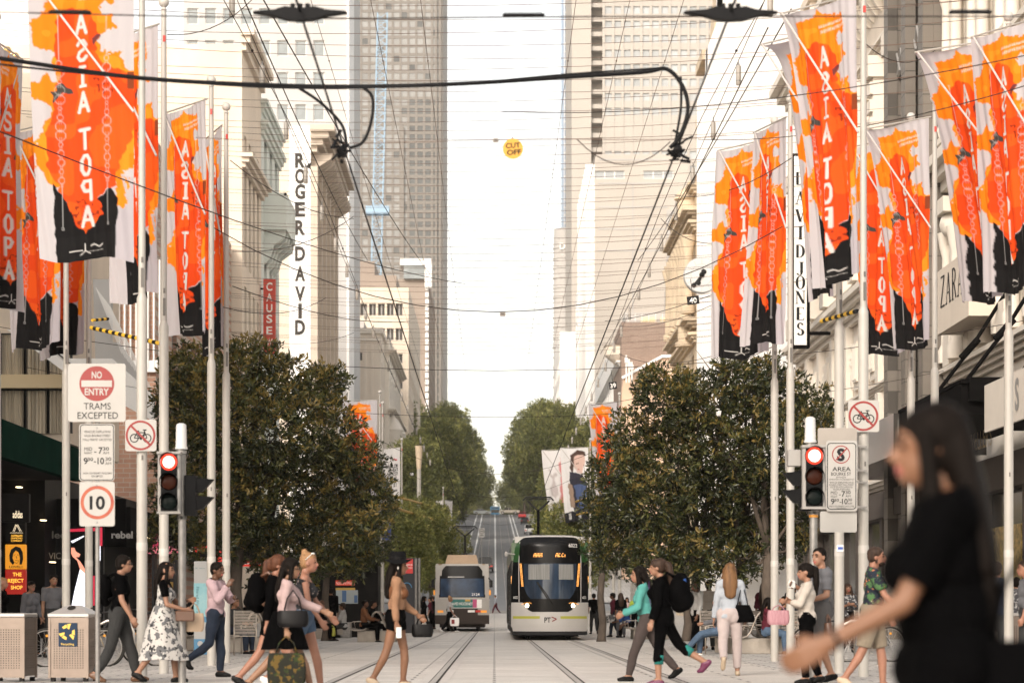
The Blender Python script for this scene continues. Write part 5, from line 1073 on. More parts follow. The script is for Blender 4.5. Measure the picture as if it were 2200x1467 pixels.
# ================================================================ traffic lights
mat('tl_housing', (0.28, 0.265, 0.25), 0.5, var=0.05, scale=4); mat('tl_black', (0.005, 0.005, 0.0055), 0.55); mat('red_on', (0.6, 0.02, 0.01), 0.3, emit=(1, 0.05, 0.025), es=0.9); mat('red_core', (1, 0.8, 0.7), 0.3, emit=(1, 0.62, 0.5), es=1.6)
mat('amber_off', (0.03, 0.008, 0.004), 0.25); mat('green_off', (0.004, 0.007, 0.0065), 0.25); mat('dome_plastic', (0.50, 0.50, 0.49), 0.35, var=0.03, scale=4); mat('orange_tape', (0.6, 0.25, 0.03), 0.6, var=0.4, scale=9)
def signal(Y, u0, u1, v0, v1, up, label, side, post=True, dome=(0, 0)):
    k = Y/F; xc = PX((u0+u1)/2, Y); t = thing('traffic_light', label, 'traffic light', (PX(up, Y), Y+0.18, 0))
    if post:
        b = MB(); b.cyl((PX(up, Y), Y+0.18, 0), (PX(up, Y), Y+0.18, PZ(v0-5, Y)), 8.5*k, n=16); b.build('post', 'galv', t, world=True, smooth='auto')
        b = MB()
        for v in (v1+10, v0-2, (v0+v1)/2+75): b.lathe([(8.7*k, PZ(v, Y)-0.03), (10.5*k, PZ(v, Y)-0.02), (10.5*k, PZ(v, Y)+0.02), (8.7*k, PZ(v, Y)+0.03)], (PX(up, Y), Y+0.18, 0), 14)
        b.beam((xc, Y+0.05, PZ(v0+6, Y)), (PX(up, Y), Y+0.18, PZ(v0+6, Y)), 0.05, 0.05); b.beam((xc, Y+0.05, PZ(v1-3, Y)), (PX(up, Y), Y+0.18, PZ(v1-3, Y)), 0.05, 0.05); b.build('clamp', 'galv', t, world=True, smooth='auto')
    b = MB(); b.bbox(PX(u0, Y), PX(u1, Y), Y-0.02, Y+0.14, PZ(v1, Y), PZ(v0, Y), 0.018); b.box(PX(u0-1.5, Y), PX(u1+1, Y), Y-0.05, Y+0.14, PZ(v1+2, Y), PZ(v1-2, Y)); b.box(PX(u0-1.5, Y), PX(u1+1, Y), Y-0.05, Y+0.14, PZ(v0+3, Y), PZ(v0-2, Y)); b.build('housing', 'tl_housing', t, world=True)
    b = MB(); b.box(PX(u0+7, Y), PX(u1-7, Y), Y-0.035, Y-0.021, PZ(v1-4, Y), PZ(v0+5, Y)); b.build('face_panel', 'tl_black', t, world=True)
    n = (v1-v0)/3.0; R = (u1-u0)*0.5-6.5
    for i, m in enumerate(('red_on', 'amber_off', 'green_off')):
        zc = PZ(v0+n*(i+0.5)-1, Y); b = MB(); b.lathe([(R*k, 0.0), (R*0.8*k, -0.014), (R*0.4*k, -0.022), (0.002, -0.024)], (xc, Y-0.037, zc), 24, axis='y'); ln = b.build('lens', m, t, world=True, smooth=True)
        if i == 0:
            b = MB(); b.lathe([(R*0.72*k, -0.0175), (R*0.4*k, -0.0235), (0.002, -0.0255)], (xc, Y-0.0375, zc), 20, axis='y'); b.build('core', 'red_core', t, world=True, smooth=True)
        b = MB(); nn = 14; pr = []
        for q in range(nn+1):
            a = math.radians(-35+250*q/nn); pr.append((xc+R*1.1*k*math.cos(a), zc+R*1.1*k*math.sin(a), 0.13*max(0.25, min(1, 0.55+0.6*math.sin(a)))))
        vs = [(x, Y-0.035, z) for x, z, d in pr]+[(x, Y-0.035-d, z) for x, z, d in pr]; b.add(vs, [(q, q+1, q+nn+2, q+nn+1) for q in range(nn)]); b.add([(p[0], p[1]+0.0, p[2]+0.004) for p in vs], [(q+1, q, q+nn+1, q+nn+2) for q in range(nn)]); b.build('visor', 'tl_black', t, world=True, smooth=True)
    # side lanterns seen edge on, facing the cross street
    s = side; x0 = PX(up, Y)+s*0.04
    b = MB(); b.box(x0, x0+s*0.16, Y+0.1, Y+0.34, PZ(v1+5, Y), PZ(v0+48, Y)); b.build('side_housing', 'tl_black', t, world=True)
    for v in (v0+62, v0+100):
        b = MB(); za, zb = PZ(v+22, Y), PZ(v-9, Y); x1 = x0+s*0.16; x2 = x0+s*0.40
        b.add([(x1, Y+0.12, za), (x1, Y+0.32, za), (x1, Y+0.32, zb), (x1, Y+0.12, zb), (x1+s*0.08, Y+0.13, za+0.01), (x1+s*0.08, Y+0.31, za+0.01), (x2, Y+0.30, zb-0.02), (x2, Y+0.14, zb-0.02)], [(0,1,2,3), (7,6,5,4), (0,4,5,1), (1,5,6,2), (2,6,7,3), (3,7,4,0)]); b.build('side_visor', 'tl_black', t, world=True)
    if dome:
        u, v = dome; xd = PX(u, Y); b = MB(); b.lathe([(13.5*k, PZ(v, Y)), (13.5*k, PZ(v-4, Y)), (12*k, PZ(v-6, Y)), (11.2*k, PZ(v-50, Y)), (9.5*k, PZ(v-54, Y)), (5*k, PZ(v-56, Y)), (0.002, PZ(v-56.5, Y))], (xd, Y+0.18, 0), 22); b.build('detector_dome', 'dome_plastic', t, world=True, smooth='auto')
        b = MB(); b.cyl((xd, Y+0.18, PZ(v+6, Y)), (xd, Y+0.18, PZ(v, Y)), 10*k, n=12); b.build('dome_base', 'galv', t, world=True)
    return t
signal(35.6, 339, 388, 972, 1101, 388, 'traffic light showing red at left, grey post with white dome', 1, True, (386, 963))
t = signal(36.6, 1724, 1774, 958, 1091, 1751, 'traffic light showing red at right beside the permit sign', -1, True, (1744, 949))
b = MB(); b.cyl((PX(1751, 36.6), 36.78, PZ(1110, 36.6)), (PX(1751, 36.6), 36.78, PZ(1098, 36.6)), 0.066, n=14); b.build('tape', 'orange_tape', t, world=True)
b = MB(); b.bbox(PX(1696, 36.6), PX(1724, 36.6), 36.75, 36.9, PZ(1000, 36.6), PZ(964, 36.6), 0.01); b.build('control_box', 'tl_housing', t, world=True); b = MB(); b.cyl((PX(1692, 36.6), 36.8, PZ(1010, 36.6)), (PX(1690, 36.6), 36.8, PZ(905, 36.6)), 0.012, n=6); b.build('aerial', 'galv', t, world=True)
# ================================================================ street furniture
mat('bin_steel', (0.20, 0.16, 0.135), 0.36, metal=0.55, var=0.1, scale=4); mat('bin_dark', (0.02, 0.018, 0.017), 0.8); mat('bin_top', (0.42, 0.40, 0.385), 0.3, metal=0.5, var=0.05, scale=5); mat('recycle_blue', (0.02, 0.035, 0.065), 0.5); mat('recycle_yellow', (0.62, 0.42, 0.06), 0.5)
def make_bin():
    r = thing('litter_bin', 'x', 'bin'); w, d, h = 0.28, 0.26, 0.93
    holes = gops(0.05, 2*w-0.05, 12, 0.44, 0.10, h-0.26, 17, 0.44)
    b = MB(); facade(b, (-w, -d, 0.08), XU, ZU, 2*w, h-0.1, holes, 0.006)
    facade(b, (w, -d, 0.08), YU, ZU, 2*d, h-0.1, gops(0.05, 2*d-0.05, 11, 0.44, 0.10, h-0.26, 17, 0.44), 0.006); b.add([(-w, d, 0.08), (-w, -d, 0.08), (-w, -d, h-0.02), (-w, d, h-0.02)], [(0, 1, 2, 3)]); b.add([(w, d, 0.08), (-w, d, 0.08), (-w, d, h-0.02), (w, d, h-0.02)], [(0, 1, 2, 3)]); b.build('perforated_panel', 'bin_steel', r)
    b = MB(); b.box(-w+0.02, w-0.02, -d+0.02, d-0.02, 0.09, h-0.03); b.build('liner', 'bin_dark', r)
    b = MB()
    for x in (-w, w):
        for y in (-d, d): b.box(x-0.016, x+0.016, y-0.016, y+0.016, 0.05, h-0.02)
    b.box(-w, w, -d-0.008, -d+0.01, 0.06, 0.1); b.box(-w, w, -d-0.008, -d+0.01, h-0.1, h-0.02); b.build('frame', 'bin_steel', r)
    for x in (-w+0.04, w-0.04):
        for y in (-d+0.04, d-0.04): b = MB(); b.box(x-0.03, x+0.03, y-0.03, y+0.03, 0, 0.06); b.build('foot', 'bin_dark', r)
    return r, w, d, h
bin0, w, d, h = make_bin(); bin1 = copy_tree(bin0)
b = MB(); b.bbox(-w-0.025, w+0.025, -d-0.025, d+0.025, h-0.015, h+0.035, 0.008); b.add([(-w-0.02, -d-0.02, h+0.03), (w+0.02, -d-0.02, h+0.03), (w+0.02, d+0.02, h+0.03), (-w-0.02, d+0.02, h+0.03), (-0.08, -0.04, h+0.155), (0.08, -0.04, h+0.155), (0.08, 0.08, h+0.155), (-0.08, 0.08, h+0.155)], [(0,1,5,4), (1,2,6,5), (2,3,7,6), (3,0,4,7), (4,5,6,7)]); b.build('lid', 'bin_top', bin0)
b = MB(); b.lathe([(0.06, 0), (0.06, 0.004)], (0.0, 0.0, 0.0), 18); b.xf(Matrix.Translation((0, -0.13, h+0.115)) @ Matrix.Rotation(math.radians(30), 4, 'X')); b.build('opening', 'bin_dark', bin0)
b = MB(); b.box(-0.145, 0.13, -d-0.014, -d-0.009, 0.5, 0.835); b.build('label_plate', 'recycle_blue', bin0)
b = MB(); cx, cz = -0.01, 0.70
for k in range(3):
    a0 = math.radians(90+120*k); q = lambda rr, da: (cx+rr*math.cos(a0+math.radians(da)), cz+rr*math.sin(a0+math.radians(da)))
    b.poly([q(0.11, 50), q(0.115, 10), q(0.07, 5), q(0.072, 50)], (0, -d-0.016, 0), XU, ZU); b.poly([q(0.115, 2), q(0.135, -22), q(0.045, -30), q(0.055, 2)], (0, -d-0.016, 0), XU, ZU)
b.text('Recycling', (cx, -d-0.016, 0.535), XU, ZU, 0.03, 0.19, 0.01); b.build('emblem', 'recycle_yellow', bin0)
bin0.location = (PX(155, 36.3), 36.3+0.2, 0); bin0.rotation_euler = (0, 0, math.radians(-9)); tag(bin0, 'steel recycling bin with perforated sides and blue and yellow label', 'bin', 'perforated steel bins')
b = MB(); b.bbox(-w-0.02, w+0.02, -d-0.02, d+0.02, h-0.015, h+0.04, 0.01); b.build('lid', 'bin_top', bin1)
bin1.location = (PX(18, 36.3), 36.5, 0); bin1.rotation_euler = (0, 0, math.radians(-9)); tag(bin1, 'steel litter bin with flat lid at the left edge', 'bin', 'perforated steel bins')
o = copy_tree(bin1); o.location = (PX(2185, 44), 44, 0); tag(o, 'steel litter bin behind the blurred woman at the right edge', 'bin', 'perforated steel bins')
# bicycles
mat('bike_frame', (0.36, 0.30, 0.22), 0.35, metal=0.4); mat('tyre', (0.035, 0.033, 0.03), 0.8); mat('bike_rim', (0.5, 0.48, 0.46), 0.3, metal=0.9); mat('bike_black', (0.025, 0.023, 0.022), 0.5); mat('reflector', (0.7, 0.3, 0.03), 0.3); mat('bike_dark_frame', (0.05, 0.05, 0.055), 0.4)
def make_bike(fm):
    r = thing('bicycle', 'x', 'bicycle'); R = 0.34
    for x in (-0.52, 0.52):
        b = MB(); N = 32; b.tube([(x+R*math.cos(2*math.pi*i/N), 0, R+R*math.sin(2*math.pi*i/N)) for i in range(N+1)], 0.019, 8, cap=False); w_ = b.build('wheel', 'tyre', r, smooth=True)
        b = MB(); b.tube([(x+(R-.025)*math.cos(2*math.pi*i/N), 0, R+(R-.025)*math.sin(2*math.pi*i/N)) for i in range(N+1)], 0.012, 6, cap=False)
        for i in range(18): a = 2*math.pi*i/18; b.tube([(x, 0.02*(-1)**i, R), (x+(R-.03)*math.cos(a), 0, R+(R-.03)*math.sin(a))], 0.002, 4)
        b.cyl((x, -0.04, R), (x, 0.04, R), 0.02, n=8); b.build('rim', 'bike_rim', w_)
        b = MB(); b.box(x-0.02, x+0.02, -0.01, 0.01, R+0.2, R+0.24); b.build('reflector', 'reflector', w_)
    b = MB(); A_, B_, C_, D_, E_ = (-0.52, 0, R), (-0.05, 0, 0.29), (-0.2, 0, 0.82), (0.36, 0, 0.80), (0.52, 0, R)
    for p, q, rr in ((A_, B_, .012), (A_, C_, .011), (B_, C_, .016), (B_, D_, .018), (C_, D_, .016), ((0.34, 0, 0.9), (0.41, 0, 0.62), .018), ((0.41, 0, 0.62), E_, .013)): b.tube([p, q], rr, 8)
    b.build('frame', fm, r, smooth=True)
    b = MB(); b.tube([(-0.2, 0, 0.82), (-0.22, 0, 0.95)], 0.012, 6); b.sph((-0.24, 0, 0.97), (0.14, 0.07, 0.03), 10, 6); b.build('saddle', 'bike_black', r, smooth=True)
    b = MB(); b.tube([(0.34, 0, 0.9), (0.35, 0, 1.0), (0.40, 0, 1.03)], 0.013, 6); b.tube([(0.32, -0.27, 1.04), (0.4, -0.18, 1.04), (0.4, 0.18, 1.04), (0.32, 0.27, 1.04)], 0.013, 6); b.build('handlebar', 'bike_black', r, smooth=True)
    b = MB(); b.lathe([(0.09, -0.005), (0.09, 0.005)], (-0.05, -0.05, 0.29), 18, axis='y'); b.tube([(-0.05, -0.06, 0.29), (0.06, -0.08, 0.16)], 0.01, 6); b.box(0.02, 0.1, -0.16, -0.06, 0.14, 0.17); b.build('crank', 'bike_rim', r); return r
bk = make_bike('bike_frame'); bk.location = (PX(162, 46), 46, 0); bk.rotation_euler = (0.06, 0, 0.35); tag(bk, 'bronze framed bicycle parked behind the recycling bin', 'bicycle', 'parked bicycles')
o = copy_tree(bk); o.location = (PX(285, 47), 47, 0); o.rotation_euler = (0.05, 0, 2.7); tag(o, 'bronze framed bicycle behind the man in the black polo', 'bicycle', 'parked bicycles')
bd = make_bike('bike_dark_frame'); bd.location = (PX(1775, 50), 50, 0); bd.rotation_euler = (0.05, 0, 0.5); tag(bd, 'dark bicycle behind the couple at the right traffic light', 'bicycle', 'parked bicycles')
o = copy_tree(bd); o.location = (PX(1868, 51), 51, 0); o.rotation_euler = (-0.05, 0, 2.4); tag(o, 'dark bicycle by the slatted seat behind the floral shirt man', 'bicycle', 'parked bicycles')
o = copy_tree(bd); o.location = (PX(245, 50), 50, 0); o.rotation_euler = (0.07, 0, 0.9); tag(o, 'dark bicycle at the left rack, further back', 'bicycle', 'parked bicycles')
mat('rack_steel', (0.5, 0.47, 0.44), 0.3, metal=0.7)
for u, Y, lb in ((1828, 47, 'bent steel bicycle rack hoop at right'), (230, 47.5, 'bent steel bicycle rack hoop at left')):
    t = thing('bicycle_rack', lb, 'bicycle rack', (PX(u, Y), Y, 0)); b = MB(); b.tube([(-0.2, 0, 0), (-0.2, 0, 0.6), (-0.14, 0, 0.75), (0, 0, 0.82), (0.3, 0, 0.84), (0.45, 0, 0.75), (0.5, 0, 0.6), (0.5, 0, 0)], 0.025, 10); b.build('hoop', 'rack_steel', t, smooth=True); b = MB(); b.lathe([(0.06, 0), (0.06, 0.012)], (-0.2, 0, 0), 12); b.lathe([(0.06, 0), (0.06, 0.012)], (0.5, 0, 0), 12); b.build('foot_plate', 'rack_steel', t)
# wave benches: back to back slatted steel on stone plinths
mat('slat_steel', (0.20, 0.175, 0.15), 0.45, metal=0.3, var=0.15, scale=5); mat('plinth_stone', (0.34, 0.30, 0.255), 0.8, var=0.16, scale=4, bump=0.2, bscale=30); mat('rib_steel', (0.32, 0.28, 0.24), 0.4, metal=0.4)
def make_bench(L=2.2):
    r = thing('wave_bench', 'x', 'bench'); half = [(0.86, 0.44), (0.7, 0.40), (0.5, 0.40), (0.36, 0.44), (0.28, 0.54), (0.2, 0.74), (0.12, 0.92), (0.05, 0.99)]
    prof = [(-x, z) for x, z in half]+[(0, 1.0)]+[(x, z) for x, z in reversed(half)]
    pts = []                                          # dense profile
    for (x0, z0), (x1, z1) in zip(prof, prof[1:]):
        for i in range(4): pts.append((x0+(x1-x0)*i/4, z0+(z1-z0)*i/4))
    pts.append(prof[-1]); b = MB()
    for x, z in pts: b.box(x-0.011, x+0.011, -L/2, L/2, z-0.008, z+0.008)
    b.build('slats', 'slat_steel', r)
    for y in (-L/2-0.02, -L/6, L/6, L/2+0.02):
        b = MB(); b.tube([(x, y, z-0.03) for x, z in pts], 0.022, 6); b.build('rib', 'rib_steel', r, smooth=True)
    b = MB(); b.bbox(-0.62, 0.62, -L/2+0.05, L/2-0.05, 0, 0.36, 0.015); b.build('plinth', 'plinth_stone', r)
    for s in (-1, 1):
        for y in (-L/2, L/2): b = MB(); b.tube([(s*0.8, y, 0.42), (s*0.84, y, 0.62), (s*0.74, y, 0.66), (s*0.34, y, 0.66), (s*0.27, y, 0.58)], 0.016, 8); b.build('armrest', 'rib_steel', r, smooth=True)
    return r
be = make_bench(); BG = 'wave shaped slatted benches'
for i, (u, Y, rz, lb) in enumerate(((548, 63, 0.1, 'wave bench behind the three walking women'), (812, 84, 0.0, 'wave bench with people seated behind the woman in the black hat'), (1612, 61, 0.15, 'wave bench behind the woman in white trousers'), (446, 66, 0.2, 'wave bench behind the man in the pink shirt'), (1395, 92, 0, 'wave bench beyond the woman in the turquoise jumper'))):
    o = be if i == 0 else copy_tree(be); o.location = (PX(u, Y), Y, 0); o.rotation_euler = (0, 0, rz); tag(o, lb, 'bench', BG)
def make_seat():
    r = thing('slatted_seat', 'x', 'seat'); b = MB()
    for k in range(16): b.box(-0.24, 0.24, 0.0, 0.015, 0.48+k*0.034, 0.48+k*0.034+0.016)
    for k in range(11): b.box(-0.24, 0.24, -0.42+k*0.04, -0.40+k*0.04, 0.43, 0.445)
    b.build('slats', 'rib_steel', r)
    for x in (-0.25, 0.25): b = MB(); b.tube([(x, -0.42, 0), (x, -0.42, 0.62), (x, -0.36, 0.68), (x, 0.02, 0.68)], 0.016, 8); b.tube([(x, 0.02, 0), (x, 0.02, 1.02)], 0.016, 8); b.build('side_frame', 'rib_steel', r, smooth=True)
    return r
se = make_seat()
for i, (u, Y, rz, lb) in enumerate(((527, 58, 0.1, 'slatted steel seat left of the three walking women'), (1527, 60, 0.2, 'slatted steel seat left of the woman in white trousers'), (1692, 60, 0, 'slatted steel seat between the two right poles'), (1862, 52, 0.1, 'slatted steel seat by the bicycles at right'), (482, 60, 0.5, 'slatted steel seat behind the pole beside the man in pink'))):
    o = se if i == 0 else copy_tree(se); o.location = (PX(u, Y), Y, 0); o.rotation_euler = (0, 0, rz); tag(o, lb, 'seat', 'slatted steel seats')
# stone blocks
mat('terrazzo', (0.30, 0.28, 0.26), 0.7, var=0.35, scale=26, bump=0.1)
for name, u0, u1, v0, v1, Y, dp, m, lb in (('stone_block', 709, 752, 1336, 1369, 82, 1.2, 'terrazzo', 'speckled stone block in front of the map booth'), ('stone_block', 672, 708, 1350, 1372, 82.5, 0.8, 'plinth_stone', 'low tan stone block under the seated man with the yellow bag'), ('stone_block', 1575, 1672, 1378, 1403, 62, 1.0, 'plinth_stone', 'long tan stone plinth behind the woman in white trousers'), ('steel_cabinet', 705, 733, 1299, 1342, 86, 0.5, 'slat_steel', 'dark steel cabinet behind the speckled stone block')):
    Yb = DEP(v1) if v1 > 1330 else Y; Yb = min(Yb, 95); t = thing(name, lb, 'stone block' if 'stone' in name else 'cabinet', (PX((u0+u1)/2, Yb), Yb, 0)); b = MB(); b.bbox(PX(u0, Yb), PX(u1, Yb), Yb, Yb+dp, 0, PZ(v0, Yb), 0.015); b.build('block', m, t, world=True); b = MB(); b.box(PX((u0+u1)/2-6, Yb), PX((u0+u1)/2+6, Yb), Yb-0.004, Yb-0.001, PZ(v1-6, Yb), PZ(v0+6, Yb)); b.build('plaque', 'rib_steel', t, world=True)
# water fountain totem
Yt = 59.0; t = thing('information_totem', 'white and blue totem sign with vertical filtered water lettering', 'totem sign', (PX(430, Yt), Yt, 0)); mat('totem_white', (0.45, 0.455, 0.45), 0.4); mat('totem_blue', (0.07, 0.24, 0.42), 0.4, var=0.08, scale=3); mat('totem_aqua', (0.42, 0.68, 0.72), 0.4, col2=(0.12, 0.42, 0.50), var=0.05, scale=1.2); mat('totem_text', (0.03, 0.17, 0.22), 0.5)
b = MB(); b.bbox(PX(416.5, Yt), PX(444.5, Yt), Yt, Yt+0.14, 0, PZ(1205, Yt), 0.006); b.build('body', 'totem_white', t, world=True)
b = MB(); b.box(PX(416.4, Yt), PX(444.6, Yt), Yt-0.004, Yt-0.001, 0, PZ(1372, Yt), 0); b.box(PX(416.4, Yt), PX(444.6, Yt), Yt-0.004, Yt-0.001, PZ(1336, Yt), PZ(1324, Yt), 0); b.box(PX(416.4, Yt), PX(444.6, Yt), Yt-0.003, Yt-0.001, PZ(1324, Yt), PZ(1252, Yt), 1); disc(b, PX(430, Yt), PZ(1382, Yt), 6*Yt/F, Yt-0.006, 2, 0, 20)
for k in range(7): b.box(PX(420, Yt), PX(420+(16, 12, 9, 14, 8, 12, 7)[k], Yt), Yt-0.004, Yt-0.002, PZ(1342+k*4.2+1, Yt), PZ(1342+k*4.2, Yt), 3)
b.build('panel', ['totem_blue', 'totem_aqua', 'totem_white', 'grey_letter'], t, world=True)
b = MB(); b.text('Filtered Water »', (PX(425, Yt), Yt-0.006, PZ(1288, Yt)), -ZU, XU, 6.2*Yt/F, 56*Yt/F, 0.01); b.text('M', (PX(422, Yt), Yt-0.004, PZ(1220, Yt)), XU, ZU, 4*Yt/F, None, 0.04); b.text('Melbourne', (PX(434, Yt), Yt-0.004, PZ(1220, Yt)), XU, ZU, 2.6*Yt/F, 12*Yt/F); b.build('lettering', 'totem_text', t, world=True)
# visitor booth with street map
Yv = 98.0; t = thing('visitor_booth', 'dark visitor booth with red header and lit street map', 'booth', (PX(745, Yv), Yv, 0)); mat('map_pale', (0.42, 0.44, 0.42), 0.5, col2=(0.26, 0.31, 0.34), var=0.2, scale=9); mat('map_blue', (0.05, 0.12, 0.26), 0.5); mat('booth_red', (0.45, 0.05, 0.02), 0.5, emit=(0.4, 0.04, 0.02), es=0.3); mat('booth_gold', (0.55, 0.34, 0.06), 0.5)
b = MB(); b.box(PX(660, Yv), PX(812, Yv), Yv, Yv+2.4, 0, PZ(1205, Yv)); b.box(PX(650, Yv), PX(820, Yv), Yv-0.5, Yv+2.6, PZ(1205, Yv), PZ(1196, Yv)); b.build('body', 'shop_dark', t, world=True)
b = MB(); f = lambda u0, u1, v0, v1, m, d=0.02: b.box(PX(u0, Yv), PX(u1, Yv), Yv-d, Yv-d+0.015, PZ(v1, Yv), PZ(v0, Yv), m)
f(721, 762, 1246, 1257, 0); f(721, 763, 1262, 1267, 1); f(722, 769, 1267, 1296, 2, 0.018); f(735, 744, 1268, 1292, 3, 0.03); f(761, 768, 1278, 1294, 3, 0.03); b.build('panel', ['booth_red', 'booth_gold', 'map_pale', 'map_blue'], t, world=True)
b = MB(); tx(b, Yv-0.025, [('MELBOURNE VISITOR BOOTH', 741.5, 1251.5, 6, 38, 0.02)]); b.build('lettering', 'sign_white', t, world=True)
Yk = 116.0; t = thing('kiosk', 'dark kiosk with a red city panel and steel column beside the old tram', 'kiosk', (PX(888, Yk), Yk, 0)); b = MB(); b.box(PX(866, Yk), PX(900, Yk), Yk, Yk+1.2, 0, PZ(1198, Yk)); b.build('body', 'bike_dark_frame', t, world=True)
mat('kiosk_red', (0.50, 0.035, 0.03), 0.5, emit=(0.5, 0.03, 0.03), es=0.15)
b = MB(); b.box(PX(866, Yk), PX(887, Yk), Yk-0.03, Yk-0.005, PZ(1231, Yk), PZ(1200, Yk)); b.build('panel', 'kiosk_red', t, world=True); b = MB(); tx(b, Yk-0.035, [('M', 871, 1216, 8, 8, 0.03), ('CITY OF', 880, 1213, 4, 12, 0.02), ('MELBOURNE', 880, 1219, 4, 12, 0.02)]); b.build('lettering', 'sign_white', t, world=True)
b = MB(); b.cyl((PX(894, Yk), Yk-0.1, 0), (PX(894, Yk), Yk-0.1, PZ(1199, Yk)), 0.07, n=10); b.cyl((PX(901, Yk), Yk-0.1, 0), (PX(901, Yk), Yk-0.1, PZ(1199, Yk)), 0.06, n=10); b.build('column', 'galv', t, world=True)
b = MB(); n = 16; b.tube([(PX(874, Yk)+0.22*math.cos(math.pi*i/n), Yk-0.04, PZ(1262, Yk)+0.22*math.sin(math.pi*i/n)) for i in range(n+1)], 0.02, 6); b.build('arch_ring', 'totem_blue', t, world=True)
# small hanging blue flag, wifi sign, shop signs glimpsed under the trees
mat('flag_blue', (0.015, 0.03, 0.12), 0.6); mat('flag_yellow', (0.7, 0.45, 0.03), 0.6); Yf_ = 113.8
t = thing('hanging_flag', 'small dark blue and yellow flag hanging on the pole beside the left tree', 'flag', (PX(832, Yf_), Yf_, PZ(1162, Yf_))); b = MB(); b.box(PX(821, Yf_), PX(840, Yf_), Yf_, Yf_+0.02, PZ(1162, Yf_), PZ(1120, Yf_)); b.build('cloth', 'flag_blue', t, world=True); b = MB(); b.poly([(PX(u, Yf_), PZ(v, Yf_)) for u, v in ((822, 1150), (830, 1140), (836, 1123), (824, 1126))], (0, Yf_-0.005, 0), XU, ZU); b.build('emblem', 'flag_yellow', t, world=True); b = MB(); b.cyl((PX(816, 114), Yf_, PZ(1120, Yf_)), (PX(841, 114), Yf_, PZ(1120, Yf_)), 0.02, n=6); b.build('arm', 'galv', t, world=True)
mat('magenta', (0.42, 0.02, 0.09), 0.5, emit=(0.4, 0.02, 0.08), es=0.12); mat('pink_glow', (0.7, 0.2, 0.25), 0.5, emit=(0.7, 0.15, 0.2), es=0.25); Yw = 70.0
t = thing('phone_booth', 'phone booth with magenta wireless sign and pink canopy behind the left traffic light', 'phone booth', (PX(345, Yw), Yw, 0)); b = MB(); b.bbox(PX(326, Yw), PX(352, Yw), Yw, Yw+0.15, PZ(1174, Yw), PZ(1137, Yw), 0.01); b.build('sign_box', 'magenta', t, world=True)
b = MB()
for rr in (4, 8, 12): b.tube([(PX(333, Yw)+rr*Yw/F*math.cos(math.radians(15+60*i/8)), Yw-0.01, PZ(1166, Yw)+rr*Yw/F*math.sin(math.radians(15+60*i/8))) for i in range(9)], 0.016, 6)
b.build('emblem', 'sign_white', t, world=True); b = MB(); b.box(PX(314, Yw), PX(378, Yw), Yw-0.3, Yw+0.8, PZ(1188, Yw), PZ(1178, Yw)); b.add([(PX(314, Yw), Yw-0.3, PZ(1178, Yw)), (PX(378, Yw), Yw-0.3, PZ(1178, Yw)), (PX(370, Yw), Yw+0.2, PZ(1173, Yw)), (PX(322, Yw), Yw+0.2, PZ(1173, Yw))], [(0, 1, 2, 3)]); b.build('canopy', 'pink_glow', t, world=True)
b = MB(); b.box(PX(326, Yw), PX(331, Yw), Yw, Yw+0.6, 0, PZ(1188, Yw)); b.box(PX(372, Yw), PX(376, Yw), Yw, Yw+0.6, 0, PZ(1188, Yw)); b.box(PX(331, Yw), PX(372, Yw), Yw+0.5, Yw+0.6, 0, 1.9); b.build('frame', 'bike_dark_frame', t, world=True); b = MB(); b.box(PX(360, Yw), PX(371, Yw), Yw+0.44, Yw+0.49, 0.6, 1.8); b.build('poster', 'booth_gold', t, world=True)
mat('shop_red', (0.55, 0.03, 0.02), 0.5, emit=(0.6, 0.03, 0.02), es=0.35); mat('shop_cream', (0.75, 0.65, 0.55), 0.5, emit=(0.8, 0.68, 0.55), es=0.4)
Yq = 104.0
for i, (u0, u1, v0, v1, m, s, lb) in enumerate(((398, 414, 1172, 1184, 'shop_cream', '', 'small cream lit sign under the left tree'), (414, 446, 1172, 1186, 'shop_red', 'YO', 'red lit shop sign above the water totem'), (466, 480, 1178, 1206, 'shop_red', 'eat', 'red and white round edged shop sign between the left poles'), (520, 570, 1205, 1216, 'shop_red', 'SHOES', 'red awning sign behind the left tree trunk'))):
    t = thing('shop_sign', lb, 'sign', (PX((u0+u1)/2, Yq), Yq, PZ(v1, Yq))); b = MB(); b.bbox(PX(u0, Yq), PX(u1, Yq), Yq, Yq+0.2, PZ(v1, Yq), PZ(v0, Yq), 0.01); b.build('panel', m, t, world=True)
    b = MB(); b.box(PX(u0+2, Yq), PX(u1-2, Yq), Yq-0.012, Yq-0.002, PZ((v0+v1)/2+1, Yq), PZ((v0+v1)/2-1.5, Yq)); b.build('stripe', 'sign_white', t, world=True)
# ================================================================ trams
mat('tram_white', (0.52, 0.50, 0.48), 0.28, var=0.03, scale=2, coat=0.3); mat('tram_green', (0.025, 0.085, 0.024), 0.28, coat=0.5, var=0.08, scale=2); mat('tram_glass', (0.008, 0.009, 0.01), 0.1, spec=0.35); mat('tram_black', (0.006, 0.006, 0.0065), 0.25, spec=0.2)
mat('tram_screen_dark', (0.025, 0.045, 0.085), 0.15, var=0.5, scale=1.5, spec=0.25); mat('tram_screen', (0.03, 0.048, 0.08), 0.08, var=0.6, scale=1.1, spec=0.4, stretch=(1.6, 1, 0.35)); mat('tram_yellow', (0.42, 0.41, 0.06), 0.35); mat('led_amber', (1, 0.45, 0.1), 0.3, emit=(1, 0.42, 0.1), es=0.9); mat('lamp_on', (1, 0.9, 0.7), 0.2, emit=(1, 0.85, 0.6), es=3); mat('tram_skirt', (0.03, 0.03, 0.032), 0.6)
